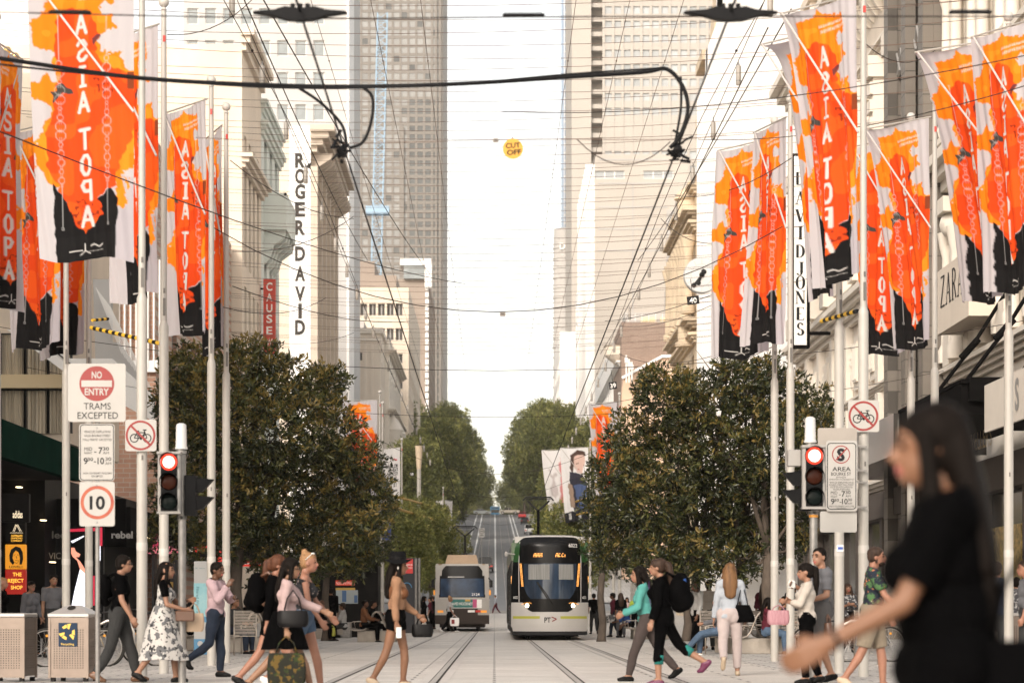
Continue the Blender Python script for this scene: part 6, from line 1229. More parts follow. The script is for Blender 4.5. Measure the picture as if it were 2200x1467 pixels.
mat('tram_beige', (0.38, 0.36, 0.335), 0.4, var=0.05, scale=2); mat('tram_roof', (0.33, 0.235, 0.155), 0.7, var=0.12, scale=1.5); mat('tram_brown', (0.05, 0.04, 0.035), 0.5); mat('marker_orange', (0.75, 0.3, 0.04), 0.4, emit=(0.8, 0.3, 0.04), es=0.25); mat('blind_cloth', (0.26, 0.26, 0.25), 0.9, var=0.25, scale=2, stretch=(14, 1, .3)); mat('tail_red', (0.5, 0.02, 0.01), 0.3); mat('interior', (0.03, 0.03, 0.032), 0.8)
def classgrid(root, fn_pos, fn_cls, x0, x1, z0, z1, nx, nz, mats, names):
    """a curved sheet split into one mesh per part; fn_cls says which part covers (x, z)"""
    xs = np.linspace(x0, x1, nx+1); zs = np.linspace(z0, z1, nz+1); V = {}; B = {}
    for i in range(nx):
        for j in range(nz):
            c = fn_cls((xs[i]+xs[i+1])/2, (zs[j]+zs[j+1])/2)
            if c is None: continue
            mb, ix = B.setdefault(c, (MB(), {})); q = []
            for a, d in ((i, j), (i+1, j), (i+1, j+1), (i, j+1)):
                if (a, d) not in ix: ix[(a, d)] = len(mb.v); mb.v.append(fn_pos(xs[a], zs[d]))
                q.append(ix[(a, d)])
            mb.f.append(tuple(q)); mb.mi.append(0)
    for c, (mb, ix) in B.items(): mb.build(names[c], mats[c], root, smooth=True)
def ptext(root, name, m, fn_pos, items, d=0.012):
    b = MB()
    for s, x, z, h, w, bold in items:
        n0 = len(b.v); b.text(s, (x, 0, z), XU, ZU, h, w, bold)
        for i in range(n0, len(b.v)):
            p = b.v[i]; q = fn_pos(p[0], p[2]); b.v[i] = (q[0], q[1]-d, q[2])
    return b.build(name, m, root)
TY = 87.6; r = thing('tram', 'modern low floor tram with curved black windscreen and green shoulders', 'tram', (1.91, TY, 0)); HW = 1.325
def ep(x, z):
    k = abs(x)/HW; ed = 0.55*k**2.6; top = max(0, z-3.2); ln = 0.10*max(0, (z-1.3)/2.2)**1.5*1.4
    zc = z-0.10*k**4*max(0, (z-2.9)/0.7) if z > 2.9 else z
    return (x*(1-0.05*max(0, (z-2.4)/1.2)**2-0.04*max(0, (0.7-z)/0.5)), ed+ln+top*top*1.6+(0.10*max(0, 0.55-z)), zc)
def ec(x, z):
    a = abs(x); g = lambda x0, x1, z0, z1: x0 <= x <= x1 and z0 <= z <= z1
    if z > 3.55: return 'roof'
    if z < 0.30: return 'skirt'
    ub = 1.0+0.95*0+max(0, (a-0.55)/0.43)**2.2*0.42                         # lower rim of the black mask
    mask = (a < 1.055+0.0*(z)) and z > max(0.96, ub*0.97)
    if z > 2.72 and mask and z <= 3.52: 
        return 'destination' if g(-0.55, 0.72, 2.84, 3.04) and False else 'head_panel'
    if mask:
        if ((a-0.79)/0.13)**2+((z-1.19)/0.085)**2 < 1: return 'headlight_bezel'
        wz = 1.42+max(0, (a-0.62)/0.3)**2*0.5
        if a < 0.90-0.06*(2.6-z)*0.35 and z > wz and z < 2.62: return 'windscreen'
        return 'mask'
    if z > 2.69: return 'shoulder'
    if z > 1.30: return 'corner_window'
    if 0.735 < z < 0.83 and 0.36 < a < 1.28: return 'stripe'
    return 'bumper'
nm = dict(roof='roof_edge', skirt='skirt', destination='destination', head_panel='head_panel', headlight_bezel='headlight_bezel', windscreen='windscreen', mask='front_mask', shoulder='shoulder', corner_window='corner_window', stripe='reflective_stripe', bumper='bumper')
classgrid(r, ep, ec, -HW, HW, 0.18, 3.6, 150, 190, dict(roof='tram_white', skirt='tram_skirt', destination='tram_glass', head_panel='tram_black', headlight_bezel='tram_black', windscreen='tram_screen', mask='tram_black', shoulder='tram_green', corner_window='tram_glass', stripe='tram_yellow', bumper='tram_white'), nm)
for s in (-1, 1):
    q = ep(s*0.78, 1.19); b = MB(); b.lathe([(0.075, 0), (0.05, -0.02), (0.002, -0.028)], (q[0], q[1]-0.01, q[2]), 16, axis='y'); b.build('headlight', 'lamp_on', r, smooth=True)
    b = MB()
    for k in range(7): q = ep(s*(0.66+0.05*k), 1.285-0.012*(k-2)**2*0.25); b.sph((q[0], q[1]-0.008, q[2]), 0.013, 6, 4)
    for k in range(19):
        for e in (0, 0.04): z = 1.86+k*0.042; q = ep(s*(0.925+0.0035*k+e), z); b.box(q[0]-0.012, q[0]+0.012, q[1]-0.02, q[1]-0.006, q[2]-0.011, q[2]+0.011)
    b.build('led_strip', 'led_amber', r)
    q = ep(s*1.3, 2.1); b = MB(); b.box(q[0]-0.03, q[0]+0.03, q[1]+0.02, q[1]+0.12, 1.95, 2.2); b.build('side_lamp', 'led_amber', r)
    b = MB(); b.tube([(s*1.2, 0.5, 2.95), (s*1.5, 0.35, 2.98)], 0.02, 6); b.sph((s*1.5, 0.35, 2.95), (0.06, 0.08, 0.1), 8, 6); b.build('camera_arm', 'tram_white', r)
b = MB()
for (x0, s_) in ((-0.56, '10110 101'), (0.20, '1011101101')):
    for i, ch in enumerate(s_):
        for j in range(3):
            if (ord(ch)+i*j+j) % 3: q = ep(x0+i*0.035, 2.87+j*0.05); b.box(q[0]-0.012, q[0]+0.012, q[1]-0.02, q[1]-0.008, q[2]-0.015, q[2]+0.015)
b.build('destination_display', 'led_amber', r)
b = MB(); n = 24
for (x0, x1, z0, z1) in ((-0.74, -0.02, 2.08, 2.6), (0.3, 0.80, 2.08, 2.6)):
    for i in range(n):
        xa, xb = x0+(x1-x0)*i/n, x0+(x1-x0)*(i+1)/n; v = [ep(xa, z0), ep(xb, z0), ep(xb, z1), ep(xa, z1)]; b.add([(p[0], p[1]-0.004, p[2]) for p in v], [(0, 1, 2, 3)])
b.build('window_blind', 'blind_cloth', r)
b = MB(); b.tube([(lambda q: (q[0], q[1]-0.03, q[2]))(ep(x, z)) for x, z in ((0.08, 1.22), (-0.1, 1.55), (-0.42, 1.98))], 0.016, 6); b.tube([(lambda q: (q[0], q[1]-0.04, q[2]))(ep(x, z)) for x, z in ((-0.06, 1.38), (-0.46, 2.0))], 0.022, 6); b.build('wiper', 'tram_black', r)
ptext(r, 'fleet_number', 'sign_white', ep, [('6022', 0.81, 3.26, 0.13, 0.30, 0.01), ('6022', -1.18, 1.47, 0.09, 0.15, 0.006), ('6022', 1.18, 1.47, 0.09, 0.13, 0.006)])
ptext(r, 'emblem', 'sign_black', ep, [('PT', -0.09, 0.70, 0.18, 0.22, 0.02)])
b = MB()
for p0, p1 in (((0.05, 0.80), (0.22, 0.73)), ((0.22, 0.73), (0.07, 0.65))): a, c = ep(*p0), ep(*p1); b.beam((a[0], a[1]-0.01, a[2]), (c[0], c[1]-0.01, c[2]), 0.035, 0.006, up=(0, 1, 0))
b.build('emblem_arrow', 'road_red', r)
b = MB()
for s in (-1, 1): b.tube([(lambda q: (q[0], q[1]-0.012, q[2]))(ep(s*x, z)) for x, z in ((1.06, 1.3), (1.065, 2.0), (1.07, 2.69), (1.07, 3.4))], 0.014, 6)
b.build('pillar_trim', 'tram_white', r)
Lt = 33
for nme, z0, z1, m, o_ in (('side_skirt', 0.2, 0.45, 'tram_skirt', -0.03), ('side_panel', 0.45, 1.22, 'tram_white', 0), ('side_glazing', 1.22, 2.74, 'tram_glass', -0.01), ('cant_rail', 2.74, 3.35, 'tram_green', 0), ('roof', 3.35, 3.56, 'tram_white', -0.12)):
    b = MB(); b.box(-HW-o_*1, HW+o_*1, 0.56, Lt, z0, z1-0.001) if False else b.box(-(HW+o_), HW+o_, 0.56, Lt, z0+0.001, z1); b.build(nme, m, r)
b = MB()
for k in range(12):
    for s in (-1, 1): b.box(s*(HW-0.02), s*(HW+0.012), 1.5+k*2.6, 1.62+k*2.6, 0.46, 2.74)
b.build('door_frame', 'tram_black', r); b = MB(); b.bbox(-0.9, 0.9, 3, 9, 3.56, 3.68, 0.05); b.bbox(-0.9, 0.9, 20, 30, 3.56, 3.85, 0.05); b.build('roof_unit', 'galv', r)
def panto(r, x, y, zb, zt, w, m='tram_black'):
    b = MB(); b.cyl((x, y, zb), (x, y, zt-0.45), 0.05, n=8); b.tube([(x, y, zt-0.5), (x-w*0.45, y, zt-0.12)], 0.035, 6); b.tube([(x, y, zt-0.5), (x+w*0.45, y, zt-0.12)], 0.035, 6); b.tube([(x-w*0.62, y, zt-0.12), (x-w*0.5, y, zt), (x+w*0.5, y, zt), (x+w*0.62, y, zt-0.12)], 0.03, 6); b.tube([(x-w*0.5, y, zt-0.07), (x+w*0.5, y, zt-0.07)], 0.02, 6); b.box(x-0.12, x+0.12, y-0.12, y+0.12, zb, zb+0.2); b.build('pantograph', m, r)
panto(r, -0.3, 6, 3.6, 5.15, 0.9)
b = MB()
for s in (-1, 1):
    for y in (3, 5, 14, 16, 27, 29): b.lathe([(0.3, -0.06), (0.3, 0.06)], (s*0.72, y, 0.3), 14, axis='x')
b.box(-1.0, 1.0, 0.9, 32, 0.12, 0.3); b.build('bogie', 'tram_skirt', r)
# older high floor tram
TY2 = 124.6; r = thing('tram', 'older beige tram with flat front, black destination box and advertising band', 'tram', (-1.57, TY2, 0)); W2 = 1.32
def bp(x, z):
    k = abs(x)/W2; return (x*(1-0.03*max(0, (z-2.2)/1.1)), 0.18*k**3+(0.16*max(0, z-1.6)) + 0.04*max(0, 0.8-z), z)
def bc(x, z):
    a = abs(x)
    if z > 3.24: return 'roof'
    if z < 0.38: return None
    if a < 1.0 and 2.72 < z < 3.2: return 'dest'
    if a < 1.12-0.02*(z-1.6) and 1.66 < z < 2.72: return 'screen' if (a < 1.06 and 1.7 < z < 2.58) else 'surround'
    if z < 0.80: return 'skirt' if a > 0.8 else 'bumper'
    if a < 0.78 and z < 1.13: return 'bumper'
    if -0.58 < x < 0.95 and 1.15 < z < 1.58: return 'ad'
    if 0.91 < a < 1.2 and 0.92 < z < 1.03: return 'marker'
    if a < 0.98 and 2.64 < z < 2.72: return 'surround'
    return 'body'
classgrid(r, bp, bc, -W2, W2, 0.3, 3.3, 110, 130, dict(roof='tram_beige', dest='tram_black', screen='tram_screen_dark', surround='tram_black', skirt='tram_brown', bumper='tram_brown', ad='sign_white', marker='marker_orange', body='tram_beige'), dict(roof='roof_edge', dest='destination_box', screen='windscreen', surround='windscreen_surround', skirt='skirt', bumper='bumper', ad='advertising_band', marker='marker_lamp', body='front_panel'))
mat('ad_teal', (0.02, 0.15, 0.13), 0.5); mat('ad_pink', (0.5, 0.08, 0.2), 0.5)
b = MB()
for x0, x1, z0, z1, m in ((-0.56, 0.52, 1.17, 1.57, 0), (0.52, 0.72, 1.17, 1.57, 1), (0.15, 0.4, 1.47, 1.57, 2)):
    for i in range(8): xa, xb = x0+(x1-x0)*i/8, x0+(x1-x0)*(i+1)/8; b.add([(p[0], p[1]-0.006-0.002*m, p[2]) for p in (bp(xa, z0), bp(xb, z0), bp(xb, z1), bp(xa, z1))], [(0, 1, 2, 3)], m)
b.build('advertising_print', ['ad_teal', 'ad_pink', 'booth_gold'], r)
ptext(r, 'lettering', 'sign_white', bp, [('DAVID HOCKNEY', -0.03, 1.36, 0.14, 1.1, 0.012), ('2124', 0.66, 1.82, 0.13, 0.38, 0.01)])
for x0, x1, m, nmx in ((0.28, 0.62, 'sign_white', 'number_plate'), (0.66, 0.9, 'tail_red', 'tail_lamp'), (-0.62, -0.42, 'sign_white', 'headlight')):
    b = MB(); b.box(x0, x1, bp(0.4, 1)[1]-0.03, bp(0.4, 1)[1]-0.005, 0.94, 1.05); b.build(nmx, m, r)
b = MB(); b.box(-W2+0.02, W2-0.02, 0.3, 15, 0.4, 3.22); b.build('body', 'tram_beige', r); b = MB(); b.box(-W2-0.01, W2+0.01, 0.6, 14.5, 1.6, 2.65); b.build('side_glazing', 'tram_glass', r)
b = MB(); b.add([(-0.85, 0.9, 3.28), (0.8, 0.9, 3.28), (0.8, 6, 3.28), (-0.85, 6, 3.28), (-0.72, 1.3, 3.76), (0.68, 1.3, 3.76), (0.68, 6, 3.76), (-0.72, 6, 3.76)], [(4,5,6,7), (0,1,5,4), (1,2,6,5), (2,3,7,6), (3,0,4,7)]); b.box(-1.15, 1.1, 0.35, 10, 3.24, 3.3); b.build('roof_box', 'tram_roof', r)
b = MB(); b.tube([(lambda q: (q[0], q[1]-0.03, q[2]))(bp(x, 2.66)) for x in (-0.7, 0.1)], 0.02, 6); b.build('rain_strip', 'sign_white', r)
for s in (-1, 1): b = MB(); b.tube([(s*1.28, 0.15, 2.6), (s*1.42, 0.0, 2.5)], 0.02, 6); b.bbox(s*1.42-0.07, s*1.42+0.07, -0.05, 0.05, 2.15, 2.5, 0.01); b.build('mirror', 'tram_black', r); b = MB(); b.sph((s*1.36, 0.2, 1.9), (0.05, 0.08, 0.14), 8, 6); b.build('indicator', 'marker_orange', r)
panto(r, 0.1, 4, 3.7, 5.25, 1.0)
b = MB()
for s in (-1, 1):
    for y in (2.5, 4.3, 11, 12.8): b.lathe([(0.33, -0.06), (0.33, 0.06)], (s*0.72, y, 0.33), 14, axis='x')
b.box(-1.1, 1.1, 0.5, 14.5, 0.2, 0.45); b.build('bogie', 'tram_brown', r)
# a blue tram far away at the crest
r = thing('tram', 'tiny blue tram at the far crest of the hill', 'tram', (0.2, 690, zg(690))); b = MB(); b.bbox(-1.25, 1.25, 0, 14, 0.3, 3.2, 0.1); b.build('body', 'totem_blue', r); b = MB(); b.box(-1.1, 1.1, -0.03, 0.0, 1.5, 2.4); b.box(-1.0, 1.0, -0.03, 0, 2.7, 3.0); b.build('window', 'tram_glass', r)
# ---------------------------------------------------------------- cars
mat('car_silver', (0.42, 0.45, 0.46), 0.3, metal=0.5, coat=0.4); mat('car_sand', (0.45, 0.40, 0.33), 0.35, metal=0.3, coat=0.4); mat('car_dark', (0.03, 0.032, 0.035), 0.25, coat=0.5); mat('car_white', (0.7, 0.7, 0.69), 0.3, coat=0.4); mat('car_red', (0.4, 0.03, 0.03), 0.3, coat=0.4)
def car(label, name, paint, x, y, rz, prof, cab, wid=1.78, group='cars on the hill street', wheels=(0.8, 3.4), R=0.33):
    r = thing(name, label, 'car', (x, y, zg(y)), rz, group); h = wid/2; b = MB(); L = max(p[0] for p in prof); o_ = L/2
    n = len(prof); vs = [(p[0]-o_, s*h*(1.0 if p[1] < 0.85 else 0.94), p[1]) for s in (-1, 1) for p in prof]; b.add(vs, [tuple(range(n)), tuple(range(2*n-1, n-1, -1))]+[(i, i+n, (i+1) % n+n, (i+1) % n) for i in range(n)]); b.build('body', paint, r)
    b = MB(); n = len(cab); vs = [(p[0]-o_, s*h*(0.93 if p[1] < 1.0 else 0.78), p[1]) for s in (-1, 1) for p in cab]; b.add(vs, [tuple(range(n)), tuple(range(2*n-1, n-1, -1))]+[(i, i+n, (i+1) % n+n, (i+1) % n) for i in range(n)]); g = b.build('glasshouse', 'tram_glass', r)
    zt = max(p[1] for p in cab); tp = [p[0]-o_ for p in cab if p[1] > zt-0.06]; b = MB(); b.bbox(min(tp)-0.03, max(tp)+0.03, -h*0.79, h*0.79, zt-0.02, zt+0.05, 0.02); xm = (min(tp)+max(tp))/2; b.box(xm-0.05, xm+0.05, -h*0.88, h*0.88, 0.9, zt); b.build('roof', paint, r)
    for wx in wheels:
        for s in (-1, 1): b = MB(); b.lathe([(R*0.6, -0.1), (R, -0.09), (R, 0.09), (R*0.6, 0.1)], (wx-o_, 0, 0), 18, axis='y'); b.xf(Matrix.Translation((0, s*(h-0.08), R))); w_ = b.build('wheel', 'tyre', r); b = MB(); b.lathe([(R*0.58, -0.105), (R*0.58, 0.105)], (wx-o_, 0, 0), 12, axis='y'); b.xf(Matrix.Translation((0, s*(h-0.08), R))); b.build('rim', 'bike_rim', w_)
    for s in (-1, 1):
        b = MB(); b.box(-o_-0.01, -o_+0.1, s*h*0.62, s*h*0.92, 0.62, 0.78); b.build('tail_lamp', 'tail_red', r); b = MB(); b.box(o_-0.12, o_+0.005, s*h*0.6, s*h*0.9, 0.6, 0.74); b.build('headlight', 'car_white', r)
    return r
sedan = [(0.02, 0.35), (0.0, 0.75), (0.1, 0.95), (1.0, 0.98), (3.2, 0.95), (4.35, 0.78), (4.45, 0.6), (4.42, 0.3), (3.8, 0.24), (0.6, 0.24)]; scab = [(0.6, 0.96), (1.1, 1.4), (2.3, 1.42), (3.15, 0.95)]
ute = [(0.0, 0.55), (0.0, 1.05), (2.0, 1.08), (3.9, 1.08), (5.0, 1.0), (5.15, 0.7), (5.1, 0.45), (0.3, 0.45)]; ucab = [(2.0, 1.06), (2.15, 1.68), (3.3, 1.7), (4.0, 1.06)]
suv = [(0.0, 0.5), (0.0, 1.05), (3.4, 1.1), (4.6, 1.0), (4.75, 0.7), (4.7, 0.4), (0.1, 0.4)]; vcab = [(0.05, 1.06), (0.3, 1.75), (2.7, 1.78), (3.5, 1.08)]
Yc_ = 634; car('small silver sedan crossing the hill street, facing right', 'parked_car', 'car_silver', PX(1036, Yc_), Yc_, 0, sedan, scab)
car('sand coloured utility truck crossing the hill street, facing left', 'utility_truck', 'car_sand', PX(1094, Yc_-1), Yc_-1, math.pi, ute, ucab, wheels=(1.0, 4.2), R=0.4)
car('dark four wheel drive seen from behind above the old tram', 'four_wheel_drive', 'car_dark', PX(1043, 318), 318, math.pi/2, suv, vcab, wheels=(0.85, 3.8), R=0.38, wid=1.9)
car('dark car turning left above the old tram roof', 'parked_car', 'car_dark', PX(1012, 312), 314, math.pi*0.97, sedan, scab)
car('silver car mostly hidden behind the old tram roof', 'parked_car', 'car_silver', PX(985, 305), 306, math.pi, sedan, scab)
for i, (u, Y, pm, lb) in enumerate(((1128, 470, 'car_white', 'white car parked at the right kerb of the hill'), (1124, 540, 'car_dark', 'dark car parked further up at the right kerb of the hill'), (1132, 420, 'car_silver', 'silver car parked nearest at the right kerb of the hill'), (1122, 590, 'car_red', 'red car parked highest at the right kerb of the hill'))): car(lb, 'parked_car', pm, 6.4, Y, math.pi/2, sedan if i % 2 else suv, scab if i % 2 else vcab)
t = thing('road_sign', 'small white round and square traffic sign in front of the hill road', 'road sign', (PX(1035, 300), 300, zg(300))); Y = 300; plate(t, Y, 1029, 1041, 1134, 1154, r=0.03); b = MB(); disc(b, PX(1035, Y), PZ(1141, Y), 5.5*Y/F, Y-0.01, 0, 4.5*Y/F, 20); b.box(PX(1032, Y), PX(1038, Y), Y-0.012, Y-0.01, PZ(1141.6, Y), PZ(1140, Y)); b.box(PX(1031, Y), PX(1039, Y), Y-0.012, Y-0.01, PZ(1150, Y), PZ(1148.6, Y)); b.build('face', 'sign_black', t, world=True); b = MB(); b.cyl((PX(1035, Y), Y+0.1, zg(Y)), (PX(1035, Y), Y+0.1, PZ(1136, Y)), 0.05, n=8); b.build('post', 'galv', t, world=True)
# ================================================================ trees
mat('bark', (0.085, 0.065, 0.05), 0.9, var=0.3, scale=5, bump=0.6, bscale=14, stretch=(1, 1, 0.4)); 
def leafmat(name, col, tr=0.3, rough=0.45):
    m = mat(name, col, rough, var=0.35, scale=1.7, spec=0.35); t = m.node_tree; b = t.nodes['Principled BSDF']; tl = t.nodes.new('ShaderNodeBsdfTranslucent'); tl.inputs[0].default_value = (min(1, col[0]*1.8), min(1, col[1]*1.7), col[2]*0.9, 1); mx = t.nodes.new('ShaderNodeMixShader'); mx.inputs[0].default_value = tr; t.links.new(b.outputs[0], mx.inputs[1]); t.links.new(tl.outputs[0], mx.inputs[2]); t.links.new(mx.outputs[0], t.nodes['Material Output'].inputs[0])
leafmat('leaf_dark', (0.024, 0.030, 0.011), 0.12, 0.33); leafmat('leaf_mid', (0.072, 0.074, 0.022), 0.15, 0.35); leafmat('leaf_bronze_lit', (0.18, 0.132, 0.038), 0.2, 0.5); leafmat('leaf_fresh', (0.10, 0.12, 0.035), 0.3)  # the bronze tone also carries the lit look of the leaf tips
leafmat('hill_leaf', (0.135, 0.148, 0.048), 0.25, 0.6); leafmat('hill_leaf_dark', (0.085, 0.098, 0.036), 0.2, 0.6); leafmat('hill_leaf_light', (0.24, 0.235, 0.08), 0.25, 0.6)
def leafmesh(C, D, ln, wd, fold, mi, mats, name, parent):
    """C leaf bases, D unit directions; folded two-triangle leaves"""
    n = len(C); rs = np.random.RandomState(5); rv = rs.randn(n, 3); sd = np.cross(D, rv); sd /= np.linalg.norm(sd, axis=1, keepdims=True)+1e-9; nr = np.cross(sd, D)
    mid = C+D*ln[:, None]*0.55+nr*(fold*ln)[:, None]; V = np.stack([C, mid-sd*wd[:, None]/2, C+D*ln[:, None], mid+sd*wd[:, None]/2], 1).reshape(-1, 3)
    me = bpy.data.meshes.new(name); me.vertices.add(4*n); me.vertices.foreach_set('co', V.ravel().astype('f')); b4 = np.arange(n)*4
    lp = np.stack([b4, b4+1, b4+2, b4, b4+2, b4+3], 1).ravel(); me.loops.add(6*n); me.loops.foreach_set('vertex_index', lp.astype('i')); me.polygons.add(2*n); me.polygons.foreach_set('loop_start', np.arange(2*n, dtype='i')*3)
    for x in mats: me.materials.append(M[x])
    me.polygons.foreach_set('material_index', np.repeat(mi, 2).astype('i')); me.update(); me.validate(); o = bpy.data.objects.new(name, me); COL.objects.link(o); o.parent = parent; return o
def rosettes(clumps, dens, per, ll, seed, probs, mats, parent, name='crown', up=0.45, jit=0.18, inner=0.3):
    rs = np.random.RandomState(seed); Cs, Ds, Ls, Ws, Ms = [], [], [], [], []
    cc = np.array([c[:3] for c in clumps]); rr = np.array([c[3] for c in clumps])
    for k, (c, r_) in enumerate(zip(cc, rr)):
        n = int(dens*4*math.pi*r_*r_); d = rs.randn(n, 3); d /= np.linalg.norm(d, axis=1, keepdims=True); q = np.where(rs.rand(n) < inner, rs.uniform(0.45, 0.9, n), rs.uniform(0.88, 1.12, n)); lump = 1+jit*np.sin(d[:, 0]*5+k)*np.cos(d[:, 2]*6+k*2)*1.0
        p = c+d*(r_*q*lump)[:, None]*np.array([1, 1, 0.95])
        ins = (np.linalg.norm(p[:, None]-cc[None], axis=2) < rr[None]*0.72).sum(1) > (np.linalg.norm(p-c, axis=1) < r_*0.72); keep = ~ins | (rs.rand(n) < 0.3); p, d = p[keep], d[keep]; n = len(p)
        ax = d*0.75+np.array([0, 0, up])+rs.randn(n, 3)*0.3; ax /= np.linalg.norm(ax, axis=1, keepdims=True)
        tone = np.clip(rs.rand(n)+0.25*(d[:, 2]-0.1), 0, 1)  # lighter leaves toward clump tops: top light put into the leaf colours
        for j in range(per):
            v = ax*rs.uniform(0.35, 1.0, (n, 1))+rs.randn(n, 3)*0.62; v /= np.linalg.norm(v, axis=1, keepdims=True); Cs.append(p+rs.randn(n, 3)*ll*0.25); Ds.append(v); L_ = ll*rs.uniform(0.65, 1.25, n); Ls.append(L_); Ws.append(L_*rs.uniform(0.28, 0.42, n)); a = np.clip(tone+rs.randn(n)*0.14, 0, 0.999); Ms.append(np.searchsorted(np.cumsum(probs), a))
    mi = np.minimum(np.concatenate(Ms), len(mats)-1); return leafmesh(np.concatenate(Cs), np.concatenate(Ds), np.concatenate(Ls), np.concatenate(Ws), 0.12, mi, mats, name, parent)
def limbs(b, base, tips, r0, seed, fork=0.45):
    R = random.Random(seed); base = Vector(base)
    for tip in tips:
        tip = Vector(tip); m_ = base.lerp(tip, 0.5)+Vector((R.uniform(-.25, .25), R.uniform(-.25, .25), R.uniform(-.3, .1))); L_ = (tip-base).length; rr = r0*R.uniform(0.5, 0.8)
        b.tube([base, base.lerp(m_, 0.5)+Vector((0, 0, -0.05)), m_, m_.lerp(tip, 0.6)+Vector((R.uniform(-.1, .1), 0, .08)), tip], [rr, rr*0.8, rr*0.62, rr*0.4, rr*0.15], 7)
        for k in range(6):
            s = m_.lerp(tip, R.uniform(-0.3, 0.9)); e = s+Vector((R.uniform(-1, 1), R.uniform(-1, 1), R.uniform(0.1, 0.9)))*min(1.2, L_*0.32); b.tube([s, s.lerp(e, .5)+Vector((0, 0, .06)), e], [rr*0.3, rr*0.2, rr*0.06], 5)
def figtree(label, Y, cl, trunks, seed, probs, dens=26, depth=1.5, zoff=0):
    R = random.Random(seed); cx = sum(c[0] for c in cl)/len(cl); r = thing('fig_tree', label, 'tree', (PX(trunks[0][0], Y), Y, 0), 0, 'fig trees in the mall'); l = r.location; cs = []
    for u, v, q in cl: rr = q*Y/F; cs.append((PX(u, Y)-l.x, R.uniform(-depth, depth)*0.8, PZ(v, Y), rr))
    rosettes(cs, dens, 10, 0.155, seed, probs, ['leaf_dark', 'leaf_mid', 'leaf_bronze_lit'], r, inner=0.55)
    for (u, dy, vf, hw) in trunks:
        b = MB(); x = PX(u, Y)-l.x; zf = PZ(vf, Y); rr = hw*Y/F; b.tube([(x, dy, -0.05), (x, dy, 0.12), (x+0.05, dy, 0.6), (x-0.03, dy+0.05, zf*0.6), (x+0.04, dy, zf)], [rr*1.5, rr*1.2, rr, rr*0.92, rr*0.85], 12)
        near = sorted(cs, key=lambda c: abs(c[0]-x)+abs(c[1]-dy)*0.5)[:10]; limbs(b, (x+0.02, dy, zf-0.1), [(c[0]*0.9+x*0.1, c[1], c[2]) for c in near], rr*0.75, seed+int(u)); b.build('trunk', 'bark', r, smooth=True)
    return r
figtree('large bushy fig tree with bronze, lit-toned leaf tips on the left side of the mall', 64, [(430,850,85),(400,790,55),(500,800,72),(560,790,62),(600,830,70),(480,920,115),(590,930,105),(665,850,62),(710,830,42),(690,930,78),(690,1030,100),(755,990,55),(790,1060,52),(790,1140,50),(600,1070,115),(490,1080,105),(390,960,70),(370,860,50),(385,1080,65),(700,1150,78),(585,1180,80),(455,1180,60),(760,1200,45),(650,1220,52),(360,1150,45)], [(507, 0.0, 1180, 15), (556, 1.6, 1190, 12)], 3, (0.36, 0.42, 0.22))
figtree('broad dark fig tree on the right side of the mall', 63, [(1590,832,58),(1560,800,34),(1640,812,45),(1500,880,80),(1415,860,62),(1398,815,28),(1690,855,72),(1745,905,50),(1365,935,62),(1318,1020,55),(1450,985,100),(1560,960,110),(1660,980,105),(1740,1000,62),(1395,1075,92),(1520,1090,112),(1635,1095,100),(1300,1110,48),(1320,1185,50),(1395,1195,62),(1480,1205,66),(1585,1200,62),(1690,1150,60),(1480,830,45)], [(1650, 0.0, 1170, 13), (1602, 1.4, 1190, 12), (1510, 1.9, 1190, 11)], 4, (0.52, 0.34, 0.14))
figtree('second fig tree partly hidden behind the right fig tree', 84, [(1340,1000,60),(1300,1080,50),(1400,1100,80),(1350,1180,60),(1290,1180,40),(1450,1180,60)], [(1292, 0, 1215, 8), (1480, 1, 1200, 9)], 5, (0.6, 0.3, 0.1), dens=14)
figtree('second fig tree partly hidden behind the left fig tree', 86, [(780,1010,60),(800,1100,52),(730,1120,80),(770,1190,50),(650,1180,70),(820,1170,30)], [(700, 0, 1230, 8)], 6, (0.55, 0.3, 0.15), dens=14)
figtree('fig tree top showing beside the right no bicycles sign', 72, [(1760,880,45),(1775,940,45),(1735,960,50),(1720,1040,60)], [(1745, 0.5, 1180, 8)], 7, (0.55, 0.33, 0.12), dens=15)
# plane trees on the hill: a few crowns built once, then copied
def planetree(seed, mats=('hill_leaf_dark', 'hill_leaf', 'hill_leaf_light'), probs=(0.36, 0.44, 0.2)):
    R = random.Random(seed); r = thing('plane_tree', 'x', 'tree'); cs = [(0, 0, 11.5, 3.6)]
    for k in range(19): a = R.uniform(0, 6.28); h = R.uniform(5.5, 17.5); q = (1-abs(h-11)/11)*R.uniform(2.6, 6.2); cs.append((q*math.cos(a), q*math.sin(a), h, R.uniform(1.3, 2.7)))
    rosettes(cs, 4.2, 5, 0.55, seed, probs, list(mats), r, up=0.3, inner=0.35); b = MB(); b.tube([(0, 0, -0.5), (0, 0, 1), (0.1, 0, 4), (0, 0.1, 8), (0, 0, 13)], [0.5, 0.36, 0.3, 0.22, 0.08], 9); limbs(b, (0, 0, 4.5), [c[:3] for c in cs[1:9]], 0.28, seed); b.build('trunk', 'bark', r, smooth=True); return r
pt = [planetree(31), planetree(32), planetree(33)]; used = set(); k = 0
